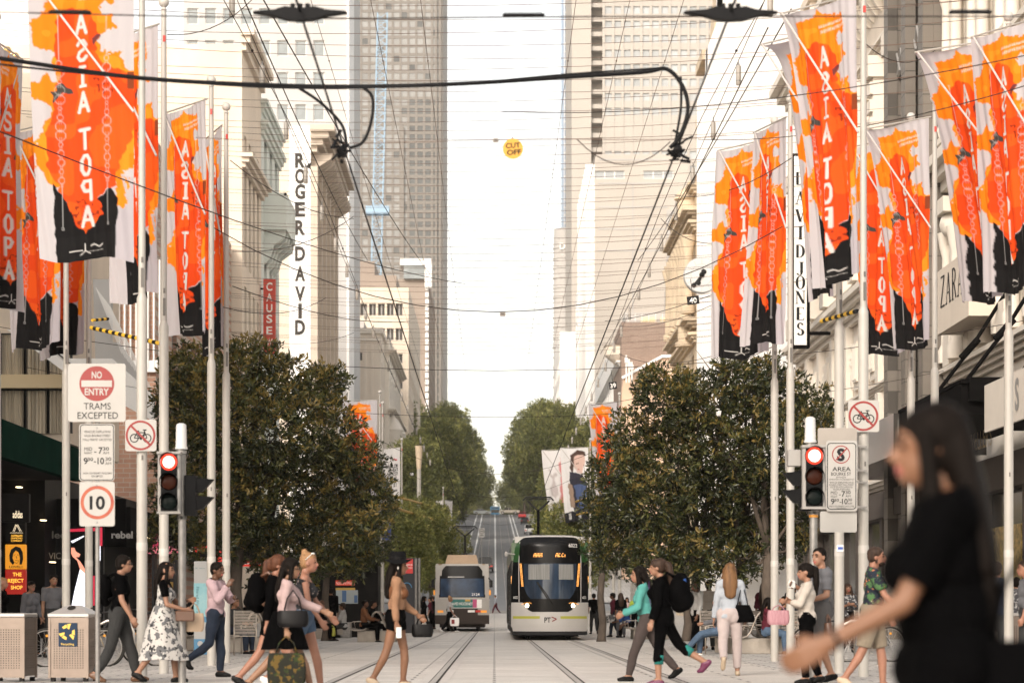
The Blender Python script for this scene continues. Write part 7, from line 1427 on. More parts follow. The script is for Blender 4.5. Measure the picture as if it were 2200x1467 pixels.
HT = [(286,-10.4,.80),(318,-9.2,.86),(352,-8.8,.9),(392,-8.6,1.0),(436,-8.8,1.06),(486,-9,1.15),(536,-10.8,1.28),(590,-10,1.32),(640,-9.5,1.25),(712,-8.0,1.25),(780,-6.4,1.2),(850,-5.0,1.2),(560,-19,1.35),(480,-19,1.3),(292,12.2,.86),(326,11.4,.95),(362,10.6,1.0),(404,10.2,1.1),(450,10.2,1.18),(500,11,1.28),(552,10.8,1.34),(604,10.2,1.38),(655,9.4,1.3),(725,8.6,1.25),(795,7.6,1.2),(865,6.6,1.2),(570,19,1.4),(490,19,1.35)]
ordn = 'first second third fourth fifth sixth seventh eighth ninth tenth eleventh twelfth thirteenth fourteenth'.split()
for i, (Y, x, s) in enumerate(HT):
    q = i % 3; o = pt[q] if q not in used else copy_tree(pt[q]); used.add(q); o.location = (x, Y, zg(Y)+0.1); o.rotation_euler = (0, 0, i*2.1); o.scale = (s*0.92, s*0.92, s)
    sd = 'left' if x < 0 else 'right'; tag(o, f'plane tree on the {sd} of the hill street, {ordn[(i if x < 0 else i-14)]} counted from below', 'tree', 'plane trees lining the hill street')
sm_ = planetree(41, ('hill_leaf', 'leaf_fresh', 'hill_leaf_light'), (0.3, 0.4, 0.3))
for i, (u, Y, s, lb) in enumerate(((885, 165, 0.42, 'small sunlit yellow green tree beside the white text banner'), (925, 190, 0.44, 'small sunlit yellow green tree behind the pink banner'), (1215, 190, 0.46, 'small sunlit tree behind the modern tram, on its right'), (1236, 150, 0.4, 'small green tree right of the modern tram roof'), (858, 140, 0.36, 'small sunlit tree nearest the left fig tree'))):
    o = sm_ if i == 0 else copy_tree(sm_); o.location = (PX(u, Y), Y, zg(Y)); o.rotation_euler = (0, 0, i*1.3); o.scale = (s, s, s); tag(o, lb, 'tree', 'small street trees behind the trams')
# ================================================================ people
def skinmat(n, c): m = mat(n, c, 0.5, var=0.07, scale=9, spec=0.4); m.node_tree.nodes['Principled BSDF'].inputs['Subsurface Weight'].default_value = 0.0
skinmat('skin_light', (0.254, 0.133, 0.084)); skinmat('skin_tan', (0.194, 0.092, 0.050)); skinmat('skin_gold', (0.219, 0.115, 0.067)); skinmat('skin_brown', (0.102, 0.046, 0.025)); skinmat('skin_pink', (0.264, 0.124, 0.080))
mat('hair_black', (0.007, 0.005, 0.004), 0.62, spec=0.06, var=0.4, scale=30, bump=0.5, stretch=(1, 1, .06)); mat('hair_brown', (0.028, 0.014, 0.008), 0.62, spec=0.25, var=0.5, scale=30, bump=0.5, stretch=(1, 1, .06)); mat('hair_auburn', (0.07, 0.024, 0.01), 0.62, spec=0.25, var=0.5, scale=26, bump=0.5, stretch=(1, 1, .1)); mat('hair_blond', (0.24, 0.13, 0.06), 0.62, spec=0.25, var=0.4, scale=30, bump=0.4, stretch=(1, 1, .06)); mat('hair_fair', (0.060, 0.028, 0.012), 0.62, spec=0.25, col2=(0.15, 0.075, 0.03), var=0.3, scale=16, bump=0.5, stretch=(1, 1, .05))
def cl(n, c, var=0.12, sc=7, **k): mat(n, c, k.pop('rough', 0.85), var=var, scale=sc, bump=k.pop('bump', 0.35), bscale=18, spec=0.2 if max(c) > .02 else 0.02, **k)
cl('cl_black', (0.0018, 0.0017, 0.0019)); cl('cl_charcoal', (0.0270, 0.0270, 0.0270)); cl('cl_white', (0.3960, 0.3870, 0.3780), .05); cl('cl_cream', (0.3960, 0.3540, 0.3120), .06); cl('cl_pinkshirt', (0.3720, 0.2640, 0.2820), .05); cl('cl_pinkknit', (0.3480, 0.2520, 0.2460), .08); cl('cl_navyjean', (0.0132, 0.0192, 0.0330), .3); cl('cl_denim', (0.0600, 0.0930, 0.1440), .3); cl('cl_nude', (0.2520, 0.1380, 0.0810), .12); cl('cl_rust', (0.1320, 0.0540, 0.0240)); cl('cl_turquoise', (0.0660, 0.2400, 0.2160), .1); cl('cl_brownpant', (0.0510, 0.0390, 0.0360)); cl('cl_teal', (0.0180, 0.1560, 0.1380), .15); cl('cl_purple', (0.0960, 0.0420, 0.1500)); cl('cl_paleblue', (0.3120, 0.3360, 0.3720), .08); cl('cl_palepink', (0.3720, 0.3120, 0.3000), .05); cl('cl_grey', (0.1020, 0.1020, 0.1110)); cl('cl_greyshort', (0.0720, 0.0690, 0.0690)); cl('cl_khaki', (0.1980, 0.1620, 0.1200)); cl('cl_navy', (0.0180, 0.0210, 0.0330)); cl('cl_blue', (0.0180, 0.0540, 0.1800)); cl('cl_maroon', (0.0720, 0.0090, 0.0180)); cl('cl_hivis', (0.2700, 0.3600, 0.0480))
def pattern(n, base, cols, sc=14, th=0.55):
    m = mat(n, base, 0.85); t = m.node_tree; b = t.nodes['Principled BSDF']; tc = t.nodes.new('ShaderNodeTexCoord'); last = None
    for i, (c, s, h) in enumerate(cols):
        nz = t.nodes.new('ShaderNodeTexNoise'); nz.inputs['Scale'].default_value = sc*s; nz.inputs['Detail'].default_value = 3; mp = t.nodes.new('ShaderNodeMapping'); mp.inputs['Location'].default_value = (i*3.1, i*1.7, i); t.links.new(tc.outputs['Object'], mp.inputs[0]); t.links.new(mp.outputs[0], nz.inputs['Vector'])
        r = t.nodes.new('ShaderNodeValToRGB'); r.color_ramp.elements[0].position = h; r.color_ramp.elements[1].position = h+0.03; t.links.new(nz.outputs['Fac'], r.inputs[0]); mx = t.nodes.new('ShaderNodeMix'); mx.data_type = 'RGBA'; t.links.new(r.outputs[0], mx.inputs[0]); mx.inputs[7].default_value = (*c, 1)
        if last is None: mx.inputs[6].default_value = (*base, 1)
        else: t.links.new(last, mx.inputs[6])
        last = mx.outputs[2]
    t.links.new(last, b.inputs['Base Color'])
pattern('cl_floraldress', (0.42, 0.40, 0.38), [((0.10, 0.10, 0.105), 1.0, 0.535), ((0.015, 0.015, 0.018), 2.0, 0.58)], 9); pattern('cl_floralshirt', (0.018, 0.022, 0.032), [((0.06, 0.12, 0.05), 1, 0.55), ((0.35, 0.14, 0.07), 1.5, 0.64), ((0.40, 0.34, 0.25), 2.2, 0.67)], 13); pattern('cl_floraltank', (0.02, 0.02, 0.022), [((0.30, 0.24, 0.22), 1.6, 0.62)], 16); pattern('cl_check', (0.05, 0.05, 0.055), [((0.3, 0.3, 0.3), 1.5, 0.55)], 12); pattern('bag_camo', (0.02, 0.02, 0.015), [((0.10, 0.065, 0.02), 1, 0.54), ((0.03, 0.042, 0.016), 1.4, 0.58)], 12)
mat('shoe_black', (0.006, 0.006, 0.006), 0.4); mat('shoe_brown', (0.10, 0.045, 0.02), 0.45); mat('shoe_white', (0.7, 0.68, 0.65), 0.6); mat('shoe_purple', (0.10, 0.014, 0.05), 0.5); mat('shoe_tan', (0.40, 0.31, 0.22), 0.6); mat('eye', (0.03, 0.02, 0.018), 0.2); mat('lip', (0.36, 0.10, 0.085), 0.4); mat('wire', (0.02, 0.02, 0.022), 0.4); mat('leather_black', (0.006, 0.0055, 0.006), 0.35); mat('leather_brown', (0.10, 0.045, 0.025), 0.4); mat('paper_tan', (0.42, 0.31, 0.22), 0.8); mat('bag_pink', (0.26, 0.10, 0.125), 0.6, col2=(0.33, 0.17, 0.19), var=0.1, scale=12, stretch=(4, 4, .2)); mat('felt_black', (0.005, 0.005, 0.0055), 0.9); mat('phone_white', (0.65, 0.66, 0.63), 0.4)
def fuse(mb, vox, sm=5, clip=None, amp=0.0, seed=0, kz=1.0):
    me = bpy.data.meshes.new('t'); me.from_pydata(mb.v, [], mb.f); o = bpy.data.objects.new('t', me); COL.objects.link(o)
    r = o.modifiers.new('r', 'REMESH'); r.mode = 'VOXEL'; r.voxel_size = vox; s = o.modifiers.new('s', 'SMOOTH'); s.factor = 0.5; s.iterations = sm
    dg = bpy.context.evaluated_depsgraph_get(); dg.update(); e = o.evaluated_get(dg); m = e.to_mesh(); n = len(m.vertices)
    V = np.empty(n*3, 'f'); m.vertices.foreach_get('co', V); V = V.reshape(-1, 3); N = np.empty(n*3, 'f'); m.vertices.foreach_get('normal', N); N = N.reshape(-1, 3)
    L = np.empty(len(m.loops), 'i'); m.loops.foreach_get('vertex_index', L); Fq = L.reshape(-1, 4); e.to_mesh_clear(); bpy.data.objects.remove(o); bpy.data.meshes.remove(me)
    if amp:
        R = np.random.RandomState(seed); d = np.zeros(n)
        for k in range(7): w = R.randn(3)*np.array([16, 16, 16*kz]); q = np.sin(V@w+R.rand()*6.28+1.5*np.sin(V@(R.randn(3)*6))); d += np.sign(q)*np.abs(q)**0.7
        V = V+N*(d*amp/2.6)[:, None]
    if clip is not None: k = clip(V); Fq = Fq[k[Fq].all(1)]
    return V, Fq
def mk(V, Fq, name, mats, parent, mi=None):
    us = np.unique(Fq); mp = np.full(len(V), -1); mp[us] = np.arange(len(us)); V = V[us]; Fq = mp[Fq]; n = len(Fq)
    me = bpy.data.meshes.new(name); me.vertices.add(len(V)); me.vertices.foreach_set('co', V.astype('f').ravel()); me.loops.add(4*n); me.loops.foreach_set('vertex_index', Fq.astype('i').ravel()); me.polygons.add(n); me.polygons.foreach_set('loop_start', np.arange(n, dtype='i')*4); me.polygons.foreach_set('use_smooth', np.ones(n, bool))
    for x in (mats if isinstance(mats, (list, tuple)) else [mats]): me.materials.append(M[x])
    if mi is not None: me.polygons.foreach_set('material_index', mi.astype('i'))
    me.update(); me.validate(); o = bpy.data.objects.new(name, me); COL.objects.link(o); o.parent = parent; return o
def cap(b, p0, p1, r0, r1, e0=True, e1=True, n=12):
    b.tube([p0, p1], [r0, r1], n)
    if e0: b.sph(p0, r0*1.0, n, 8)
    if e1: b.sph(p1, r1*1.0, n, 8)
def ell(b, c, r, mt=None, n=16):
    i0 = len(b.v); b.sph((0, 0, 0), r, n, 10); T = Matrix.Translation(c) @ (mt.to_4x4() if mt is not None else Matrix()); b.xf(T, i0)
WALK = ((24, 8, 2, -8), (-16, 22, 2, 30)); STEP = ((10, 4, 2, 0), (-10, 14, 2, 18)); STAND = ((1, 2, 3, 0), (-2, 4, 3, 0)); SIT = ((84, 82, 5, 0), (82, 78, 5, 0))
HANG = ((4, 7, 14, 6), (-4, 7, 14, 6))
def person(label, u, Y, hd, Ht=1.7, legs=WALK, arms=HANG, skin='skin_light', hair=('short', 'hair_black'), top=None, bottom=None, shoes='shoe_black', sex='f', lean=2, turn=0, nod=0, vox=0.0115, seat=None, skirt=None, glasses=False, group=None, seed=0, cols=None, x=None, gz=None, extra=None, bare=True, heavy=1.0, sheer=None):
    x = PX(u, Y) if x is None else x; r = thing('person', label, 'person', (x, Y, zg(Y) if gz is None else gz), math.radians(hd), group)
    h = Ht; k = h/1.7; m_ = sex == 'm'; hv = heavy; V3 = Vector
    hz = 0.525*h; hw = (0.050 if m_ else 0.053)*h; J = {}
    for i, (s, (th, kn, ou, ft)) in enumerate(zip((1, -1), legs)):
        t, q, o_ = (math.radians(a) for a in (th, kn, ou)); hp = V3((0, s*hw, hz)); kd = V3((math.sin(t), s*math.sin(o_), -math.cos(t))).normalized(); kp = hp+kd*0.245*h; sd = V3((math.sin(t-q), s*math.sin(o_)*0.3, -math.cos(t-q))).normalized(); ap = kp+sd*0.243*h
        Rf = Matrix.Rotation(math.radians(ft), 3, 'Y'); heel = ap+Rf @ V3((-0.045*k, 0, -0.052*k)); ball = ap+Rf @ V3((0.098*k, s*0.012, -0.058*k)); toe = ball+(Rf if ft < 12 else Matrix.Rotation(math.radians(ft*0.4), 3, 'Y')) @ V3((0.048*k, 0, -0.004)); J[s] = [hp, kp, ap, heel, ball, toe]
    lo = min(min(J[s][j].z for j in (3, 4, 5)) for s in (1, -1))-0.03*k; dz = -lo if seat is None else seat+0.085*k-hz
    for s in J: J[s] = [p+V3((0, 0, dz)) for p in J[s]]
    pel = V3((0, 0, hz+dz)); RT = Matrix.Rotation(math.radians(lean), 3, 'Y'); TT = lambda px, py, pz: pel+RT @ V3((px*k, py*k, pz*h-hz))
    sw = (0.178 if m_ else 0.152); A_ = {}
    for i, (s, (a, ab, e, w)) in enumerate(zip((1, -1), arms)):
        a, ab, e, w = (math.radians(q) for q in (a, ab, e, w)); S_ = TT(-0.01, s*sw, 0.812); ud = V3((math.sin(a)*math.cos(ab), s*math.sin(ab), -math.cos(a)*math.cos(ab))); E_ = S_+ud*0.172*h
        fd = V3((math.sin(a+e)*math.cos(w), s*(math.sin(ab)*max(0, 1-e))-s*abs(math.sin(a+e))*math.sin(w), -math.cos(a+e))).normalized(); W_ = E_+fd*0.148*h; A_[s] = [S_, E_, W_, fd]
    hc = TT(0.012, 0, 0.932); RH = RT @ Matrix.Rotation(math.radians(turn), 3, 'Z') @ Matrix.Rotation(math.radians(nod-lean), 3, 'Y'); HH = lambda a, b_, c: hc+RH @ V3((a*k, b_*k, c*k)); hs = 1.06 if k < 1.05 else 1.0
    def torso(b, g, lo_=0.50, legs_=True):
        W = 1.0 if m_ else 0.9
        ell(b, TT(-0.012, 0, 0.545), (0.115*k*hv+g, 0.158*k*hv*(0.97 if m_ else 1.03)+g, 0.115*k+g), RT); ell(b, TT(-0.035, 0.062, 0.515), (0.085*k+g, 0.078*k+g, 0.09*k+g), RT); ell(b, TT(-0.035, -0.062, 0.515), (0.085*k+g, 0.078*k+g, 0.09*k+g), RT)
        ell(b, TT(0.0, 0, 0.635), (0.098*k*hv+g, 0.138*k*hv*W+g, 0.15*k+g), RT); ell(b, TT(-0.005, 0, 0.735), (0.108*k+g, 0.158*k*W+g, 0.15*k+g), RT); ell(b, TT(-0.02, 0, 0.795), (0.075*k+g, 0.165*k*W+g, 0.06*k+g), RT)
        for s in (1, -1):
            ell(b, A_[s][0]+V3((0, -s*0.012, -0.004)), [0.056*k*(1.1 if m_ else 1)+g]*3)
            cap(b, TT(-0.03, s*0.04, 0.842), TT(-0.02, s*0.13, 0.822), 0.036*k+g, 0.042*k+g)
            if not m_: ell(b, TT(0.078, s*0.066, 0.722), (0.058*k+g, 0.062*k+g, 0.062*k+g), RT)
    def leg(b, s, g, f=2.0, taper=1.0):
        hp, kp, ap = J[s][:3]; R0 = 0.088*k*hv+g; R1 = 0.056*k+g*taper; R2 = 0.038*k+g*taper
        q = min(1, f); cap(b, hp+V3((0, 0, 0.03)), hp.lerp(kp, q), R0, R0+(R1-R0)*q, True, f >= 1)
        if f > 1: 
            q = f-1; cm = kp.lerp(ap, min(q, .33)); c2 = cm+((kp-ap).cross(V3((0, 1, 0)))).normalized()*(-0.012*k); cap(b, kp, c2, R1, R1*1.02)
            if q > .33: cap(b, c2, kp.lerp(ap, q), R1*1.02, R2+(R1-R2)*max(0, 1-q)*1.2 if taper == 1 else R1+(R2-R1)*q, True, g == 0)
    def arm(b, s, g, f=2.0):
        S_, E_, W_, fd = A_[s]; R0 = (0.050 if m_ else 0.043)*k+g; R1 = (0.039 if m_ else 0.034)*k+g; R2 = 0.026*k+g; q = min(1, f); cap(b, S_, S_.lerp(E_, q), R0, R0+(R1-R0)*q, True, f >= 1 or g == 0)
        if f > 1: q = f-1; cap(b, E_, E_.lerp(W_, 0.3), R1, R1*1.03); cap(b, E_.lerp(W_, .3), E_.lerp(W_, max(.31, q)), R1*1.03, R2+(R1-R2)*(1-q), True, g == 0)
    def hand(b, s):
        S_, E_, W_, fd = A_[s]; n = V3((0, -s, 0)); n = (n-fd*n.dot(fd)).normalized() if abs(n.dot(fd)) < 0.95 else V3((1, 0, 0)); t_ = fd.cross(n).normalized(); t_ = t_ if t_.x > -0.2 else -t_; K = 0.0265*k
        for j in range(4): o_ = (j-1.5)*0.0195*k; cap(b, W_+t_*o_*0.6, W_+fd*0.085*k+t_*o_, 0.0145*k, 0.0125*k, n=8)
        for j in range(4):
            o_ = (j-1.5)*0.021*k; L_ = (0.036, 0.042, 0.040, 0.032)[j if t_.x < 0 else 3-j]*k; p0 = W_+fd*0.085*k+t_*o_; d1 = (fd*math.cos(.4)+n*math.sin(.4)); d2 = (fd*math.cos(1.0)+n*math.sin(1.0)); p1 = p0+d1*L_; cap(b, p0, p1, 0.0095*k, 0.0088*k, n=8); cap(b, p1, p1+d2*L_*0.95, 0.0086*k, 0.0075*k, n=8)
        p0 = W_+fd*0.025*k+t_*0.02*k; p1 = p0+(fd*0.6+t_*0.65+n*0.35)*0.045*k; cap(b, p0, p1, 0.0125*k, 0.0105*k, n=8); cap(b, p1, p1+(fd*0.85+t_*0.15+n*0.4)*0.034*k, 0.0105*k, 0.008*k, n=8)
    # --- body: one continuous surface
    b = MB(); torso(b, 0)
    for s in (1, -1):
        leg(b, s, 0); arm(b, s, 0); hand(b, s); hp, kp, ap, he, ba, to = J[s]; cap(b, ap, he, 0.034*k, 0.032*k); cap(b, he, ba, 0.03*k, 0.03*k); cap(b, ap, ba, 0.034*k, 0.026*k); cap(b, ba, to, 0.029*k, 0.02*k)
    cap(b, TT(-0.025, 0, 0.825), HH(-0.02, 0, -0.06), 0.054*k, 0.05*k*(1.12 if m_ else 0.96)); ell(b, TT(-0.02, 0, 0.825), (0.05*k, 0.08*k, 0.04*k), RT)
    g = hs; ell(b, HH(-0.004, 0, 0.02), (0.098*k*g, 0.078*k*g, 0.096*k*g), RH); ell(b, HH(0.032, 0, -0.042), (0.062*k*g, 0.058*k*g, 0.078*k*g), RH); ell(b, HH(0.066, 0, -0.096), (0.026*k, 0.028*k, 0.02*k), RH); ell(b, HH(0.012, 0, -0.07), (0.05*k, 0.056*k, 0.04*k), RH)
    cap(b, HH(0.096, 0, 0.004), HH(0.118, 0, -0.034), 0.009*k, 0.013*k, n=8); ell(b, HH(0.104, 0, -0.036), (0.016*k, 0.019*k, 0.011*k), RH); ell(b, HH(0.093, 0, -0.062), (0.013*k, 0.024*k, 0.009*k), RH); ell(b, HH(0.089, 0, -0.076), (0.012*k, 0.021*k, 0.009*k), RH); ell(b, HH(0.084, 0.03, 0.018), (0.016*k, 0.026*k, 0.009*k), RH); ell(b, HH(0.084, -0.03, 0.018), (0.016*k, 0.026*k, 0.009*k), RH)
    for s in (1, -1): ell(b, HH(-0.005, s*0.078, -0.018), (0.020*k, 0.010*k, 0.032*k), RH)
    Vb, Fb = fuse(b, vox, 3)
    hc_ = np.array(hc); Ri = np.array(RH); loc = (Vb-hc_)@Ri/k; cen = loc[Fb].mean(1); mi = np.zeros(len(Fb), int)
    mi[(cen[:, 0] > 0.082) & (np.abs(cen[:, 1]) < 0.024) & (cen[:, 2] < -0.055) & (cen[:, 2] > -0.084)] = 1
    if hair[0] != 'bald': mi[(cen[:, 0] > 0.07) & (np.abs(np.abs(cen[:, 1])-0.033) < 0.019) & (np.abs(cen[:, 2]-0.026) < 0.007)] = 2
    mk(Vb, Fb, 'body', [skin, 'lip', hair[1] if hair[0] != 'bald' else skin], r, mi)
    if vox < 0.014:
        for s in (1, -1): b = MB(); ell(b, HH(0.0815, s*0.033, -0.001), (0.012*k, 0.015*k, 0.008*k), RH, 10); b.build('eye', 'eye', r, smooth=True)
    # --- clothes
    amp = 0.008*k
    if top:
        tm, sl, hem, gg = top; b = MB(); torso(b, gg)
        for s in (1, -1):
            if sl > 0: arm(b, s, gg*0.95+0.003, sl)
        cap(b, TT(-0.03, 0, 0.80), TT(-0.025, 0, 0.845), 0.07*k, 0.058*k)
        P0 = np.array(TT(0, 0, hem)); Nn = np.array(RT @ V3((0, 0, 1))); Q0 = np.array(TT(0.03, 0, 0.845 if sl > 0 else 0.80)); Nq = np.array(RT @ V3((0.30, 0, 1)).normalized())
        def cp(V):
            side = np.zeros(len(V), bool)
            for s in (1, -1): side |= (np.abs(V[:, 1]) > (sw-0.0)*k) 
            inn = (V-P0)@Nn > 0; armz = np.zeros(len(V), bool)
            for s in (1, -1):
                S_, E_, W_, fd = (np.array(q) for q in A_[s])
                for a, c in ((S_, E_), (E_, W_)): d = c-a; t = np.clip(((V-a)@d)/(d@d), 0, 1); armz |= np.linalg.norm(V-a-t[:, None]*d, axis=1) < 0.075*k+gg
            return (inn | armz) & ((V-Q0)@Nq < 0)
        mk(*fuse(b, vox, 4, cp, amp, seed+1), 'top', tm, r)
        if sheer:
            b = MB(); torso(b, gg+0.004); mk(*fuse(b, vox, 4, lambda V: ((V-np.array(TT(0, 0, 0.675)))@Nn > 0) & ((V-np.array(TT(0, 0, 0.775)))@Nn < 0) & (np.abs(V[:, 1]) < 0.15)), 'bra', sheer, r)
    if bottom:
        bm_, ln, gg, tp = bottom[:4]; b = MB(); torso(b, gg)
        for s in (1, -1): leg(b, s, gg, ln, tp)
        P0 = np.array(TT(0, 0, bottom[4] if len(bottom) > 4 else 0.595)); Nn = np.array(RT @ V3((0, 0, 1))); mk(*fuse(b, vox, 4, lambda V: (V-P0)@Nn < 0, amp*0.45, seed+2, 0.7), 'shorts' if ln < 1.2 else 'trousers', bm_, r)
    if skirt:
        sm_, zt, zb, fl, gg = skirt; b = MB(); n = 40; rows = 16; kn = (J[1][1]+J[-1][1])/2; sx = max(abs(J[1][1].x), abs(J[-1][1].x)); R = random.Random(seed)
        zt_, zb_ = zt*h+dz*0, zb*h
        for j in range(rows+1):
            t = j/rows; z = zt_+(zb_-zt_)*t; e = min(1, t*2.2); rx = (0.105+0.04*math.sin(min(1, e)*1.57)+fl*t)*k+gg+sx*0.55*t; ry = (0.14+0.045*math.sin(min(1, e)*1.57)+fl*0.8*t)*k+gg; cx = kn.x*t*0.7-0.01*(1-t)+pel.x
            for i in range(n): a = 2*math.pi*i/n; f = 1+0.07*t*math.sin(a*5+seed)+0.05*t*math.sin(a*9+2); b.v.append((cx+rx*f*math.cos(a), ry*f*math.sin(a), z+0.01*math.sin(a*3)*t))
        for j in range(rows):
            for i in range(n): b.f.append((j*n+(i+1) % n, j*n+i, (j+1)*n+i, (j+1)*n+(i+1) % n)); b.mi.append(1 if j >= rows-1 and len(skirt) > 5 and False else 0)
        b.build('skirt', sm_, r, smooth=True)
    if shoes:
        for s in (1, -1):
            hp, kp, ap, he, ba, to = J[s]; b = MB(); dn = V3((0, 0, -0.006)); cap(b, he+dn, ba+dn, 0.038*k, 0.042*k); cap(b, ba+dn, to+dn, 0.041*k, 0.028*k); cap(b, ap+V3((0, 0, -0.03*k)), he, 0.042*k, 0.038*k); cap(b, ap.lerp(ba, 0.3)+V3((0, 0, -0.02*k)), ba, 0.04*k, 0.034*k); V, Fq = fuse(b, min(vox, 0.012), 3); mk(V, Fq, 'shoe', shoes, r)
    # --- hair
    hk, hm = hair
    if hk != 'bald':
        b = MB(); g = hs; ell(b, HH(-0.017, 0, 0.036), (0.100*k*g, 0.086*k*g, 0.090*k*g), RH); ell(b, HH(-0.002, 0, 0.054), (0.091*k*g, 0.081*k*g, 0.066*k*g), RH); ell(b, HH(-0.045, 0, -0.005), (0.068*k*g, 0.080*k*g, 0.085*k*g), RH)
        if hk in ('long', 'longer', 'pony', 'bun', 'curly'): ell(b, HH(-0.012, 0, 0.05), (0.092*k, 0.084*k, 0.080*k), RH)
        if hk in ('long', 'longer', 'curly'):
            e = 0.62 if hk == 'longer' else 0.72; dn = TT(-0.115, 0, e); t0 = HH(-0.07, 0, 0.0)
            for q in range(19):
                f = q/18; p = t0.lerp(dn, f)+V3((0, 0, 0)); rr = (0.075+0.03*math.sin(f*2.4))*k; ell(b, p+V3((-0.02*math.sin(f*3.1), 0, 0)), (0.052*k*(1-.35*f)+.012, rr*(1.15 if f < .7 else 1.0), 0.075*k), RT)
            for s in (1, -1): cap(b, HH(0.02, s*0.074, 0.03), TT(0.02 if hk != 'curly' else -0.02, s*0.10, 0.80), 0.03*k, 0.038*k)
        if hk == 'pony':
            p0 = HH(-0.095, 0, 0.06); p1 = HH(-0.15, 0, 0.03); p2 = TT(-0.15, 0, 0.84); p3 = TT(-0.145, 0, 0.74)
            for a, c, r0, r1 in ((p0, p1, .036, .042), (p1, p2, .042, .046), (p2, p3, .046, .016)): cap(b, a, c, r0*k, r1*k)
        if hk == 'bun': b.sph(HH(-0.05, 0, 0.125), 0.045*k, 12, 8)
        fc = np.array(hc); cpf = None
        mk(*fuse(b, min(vox, 0.011), 6, None, 0.007*k, seed+5, 0.12), 'hair', hm, r)
    if glasses:
        b = MB()
        for s in (1, -1): N_ = 14; b.tube([HH(0.108, s*0.034+0.024*math.cos(2*math.pi*i/N_), -0.004+0.019*math.sin(2*math.pi*i/N_)) for i in range(N_+1)], 0.003, 5, cap=False); b.tube([HH(0.105, s*0.058, 0.0), HH(0.0, s*0.084, 0.0)], 0.003, 5)
        b.tube([HH(0.11, -0.01, 0), HH(0.11, 0.01, 0)], 0.003, 5); b.build('glasses', 'wire', r)
    return dict(root=r, J=J, A=A_, TT=TT, HH=HH, k=k, RT=RT, world=lambda p: r.matrix_basis @ Vector(p), rz=math.radians(hd))
def rootw(p): return Matrix.Translation(p['root'].location) @ Matrix.Rotation(p['rz'], 4, 'Z')
def held(p, name, label, cat, mats, fn, at):
    """a thing carried by a person: built round `at` (person space), placed in the world"""
    T = rootw(p); w = T @ Vector(at); t = thing(name, label, cat, w, p['rz']); fn(t); return t
def bagfn(wx, wy, hz, m, handle=0.18, soft=True, sag=0.0):
    def f(t):
        b = MB(); rows = 7; n = 20; top = -handle
        for j in range(rows+1):
            z = top-hz*j/rows; f_ = 1+0.10*math.sin(j/rows*3.0)-(0.12 if j == rows else 0)
            for i in range(n): a = 2*math.pi*i/n; c, s = math.cos(a), math.sin(a); e = 0.45 if not soft else 0.75; b.v.append((wx*f_*math.copysign(abs(c)**e, c), wy*f_*math.copysign(abs(s)**e, s)*(0.55+0.45*j/rows), z+sag*math.sin(i*1.7)))
        for j in range(rows):
            for i in range(n): b.f.append((j*n+(i+1) % n, j*n+i, (j+1)*n+i, (j+1)*n+(i+1) % n)); b.mi.append(0)
        b.f.append(tuple(range(n))); b.mi.append(0); b.f.append(tuple(range((rows+1)*n-1, rows*n-1, -1))); b.mi.append(0); b.build('bag_body', m, t, smooth='auto')
        b = MB()
        for s in (-1, 1): b.tube([(-wx*0.6, s*wy*0.4, top), (-wx*0.4, s*wy*0.2, top*0.4), (0, s*0.01, 0.0), (wx*0.4, s*wy*0.2, top*0.4), (wx*0.6, s*wy*0.4, top)], 0.008, 6)
        b.build('handle', m if isinstance(m, str) else m[0], t, smooth=True)
    return f
def packfn(m, sm='cl_black', w=0.15, d=0.11, hh=0.24, top=None):
    def f(t):
        b = MB(); ell(b, (-d*0.6, 0, 0), (d, w, hh)); ell(b, (-d*1.2, 0, -hh*0.35), (d*0.7, w*0.8, hh*0.5)); mk(*fuse(b, 0.016, 3, None, 0.006, 3), 'pack', m, t)
        b = MB()
        for s in (-1, 1): b.tube([(-0.02, s*0.09, hh*0.75), (0.07, s*0.105, hh*0.95), (0.16, s*0.11, hh*0.5), (0.15, s*0.12, -0.05), (0.0, s*0.13, -hh*0.6)], 0.022, 6)
        b.build('strap', sm, t, smooth=True)
        if top: b = MB(); b.tube([(-0.16, -w*0.6, hh*0.5), (-0.14, 0, hh*0.78), (-0.16, w*0.6, hh*0.5)], 0.035, 8); b.build('trim', top, t, smooth=True)
    return f
def slab(w, d, hgt, m, name='body'):
    def f(t): b = MB(); b.bbox(-w, w, -d, d, -hgt, hgt, min(w, d, hgt)*0.4); b.build(name, m, t)
    return f
PG = 'pedestrians crossing the street'
p = person('man in black polo and glasses with backpack, walking right behind the thick left pole', 256, 36.0, 0, 1.78, ((17, 4, 2, -4), (-13, 16, 2, 22)), ((4, 6, 18, 6), (8, 7, 22, 6)), 'skin_light', ('short', 'hair_black'), ('cl_black', 0.75, 0.52, 0.018), ('cl_charcoal', 2.0, 0.022, 0.9), 'shoe_brown', 'm', 4, glasses=True, group=PG, seed=1)
held(p, 'backpack', 'black backpack on the back of the man in the black polo', 'backpack', 0, packfn('cl_black'), p['TT'](-0.15, 0, 0.72))
p = person('woman with long black hair in black and white floral dress, looking ahead', 352, 35.8, 0, 1.68, ((14, 6, 2, -5), (-18, 14, 2, 26)), ((28, 8, 70, 30), (12, 8, 62, 10)), 'skin_light', ('long', 'hair_black'), ('cl_floraldress', 0, 0.56, 0.018), None, 'shoe_black', 'f', 2, skirt=('cl_floraldress', 0.64, 0.19, 0.10, 0.02), group=PG, seed=2)
b = MB(); tt = p['TT']; r = p['root']
for s in (1, -1): S_, E_, W_, fd = p['A'][s]; cap(b, S_, S_.lerp(E_, 0.62), 0.066, 0.058, True, False)
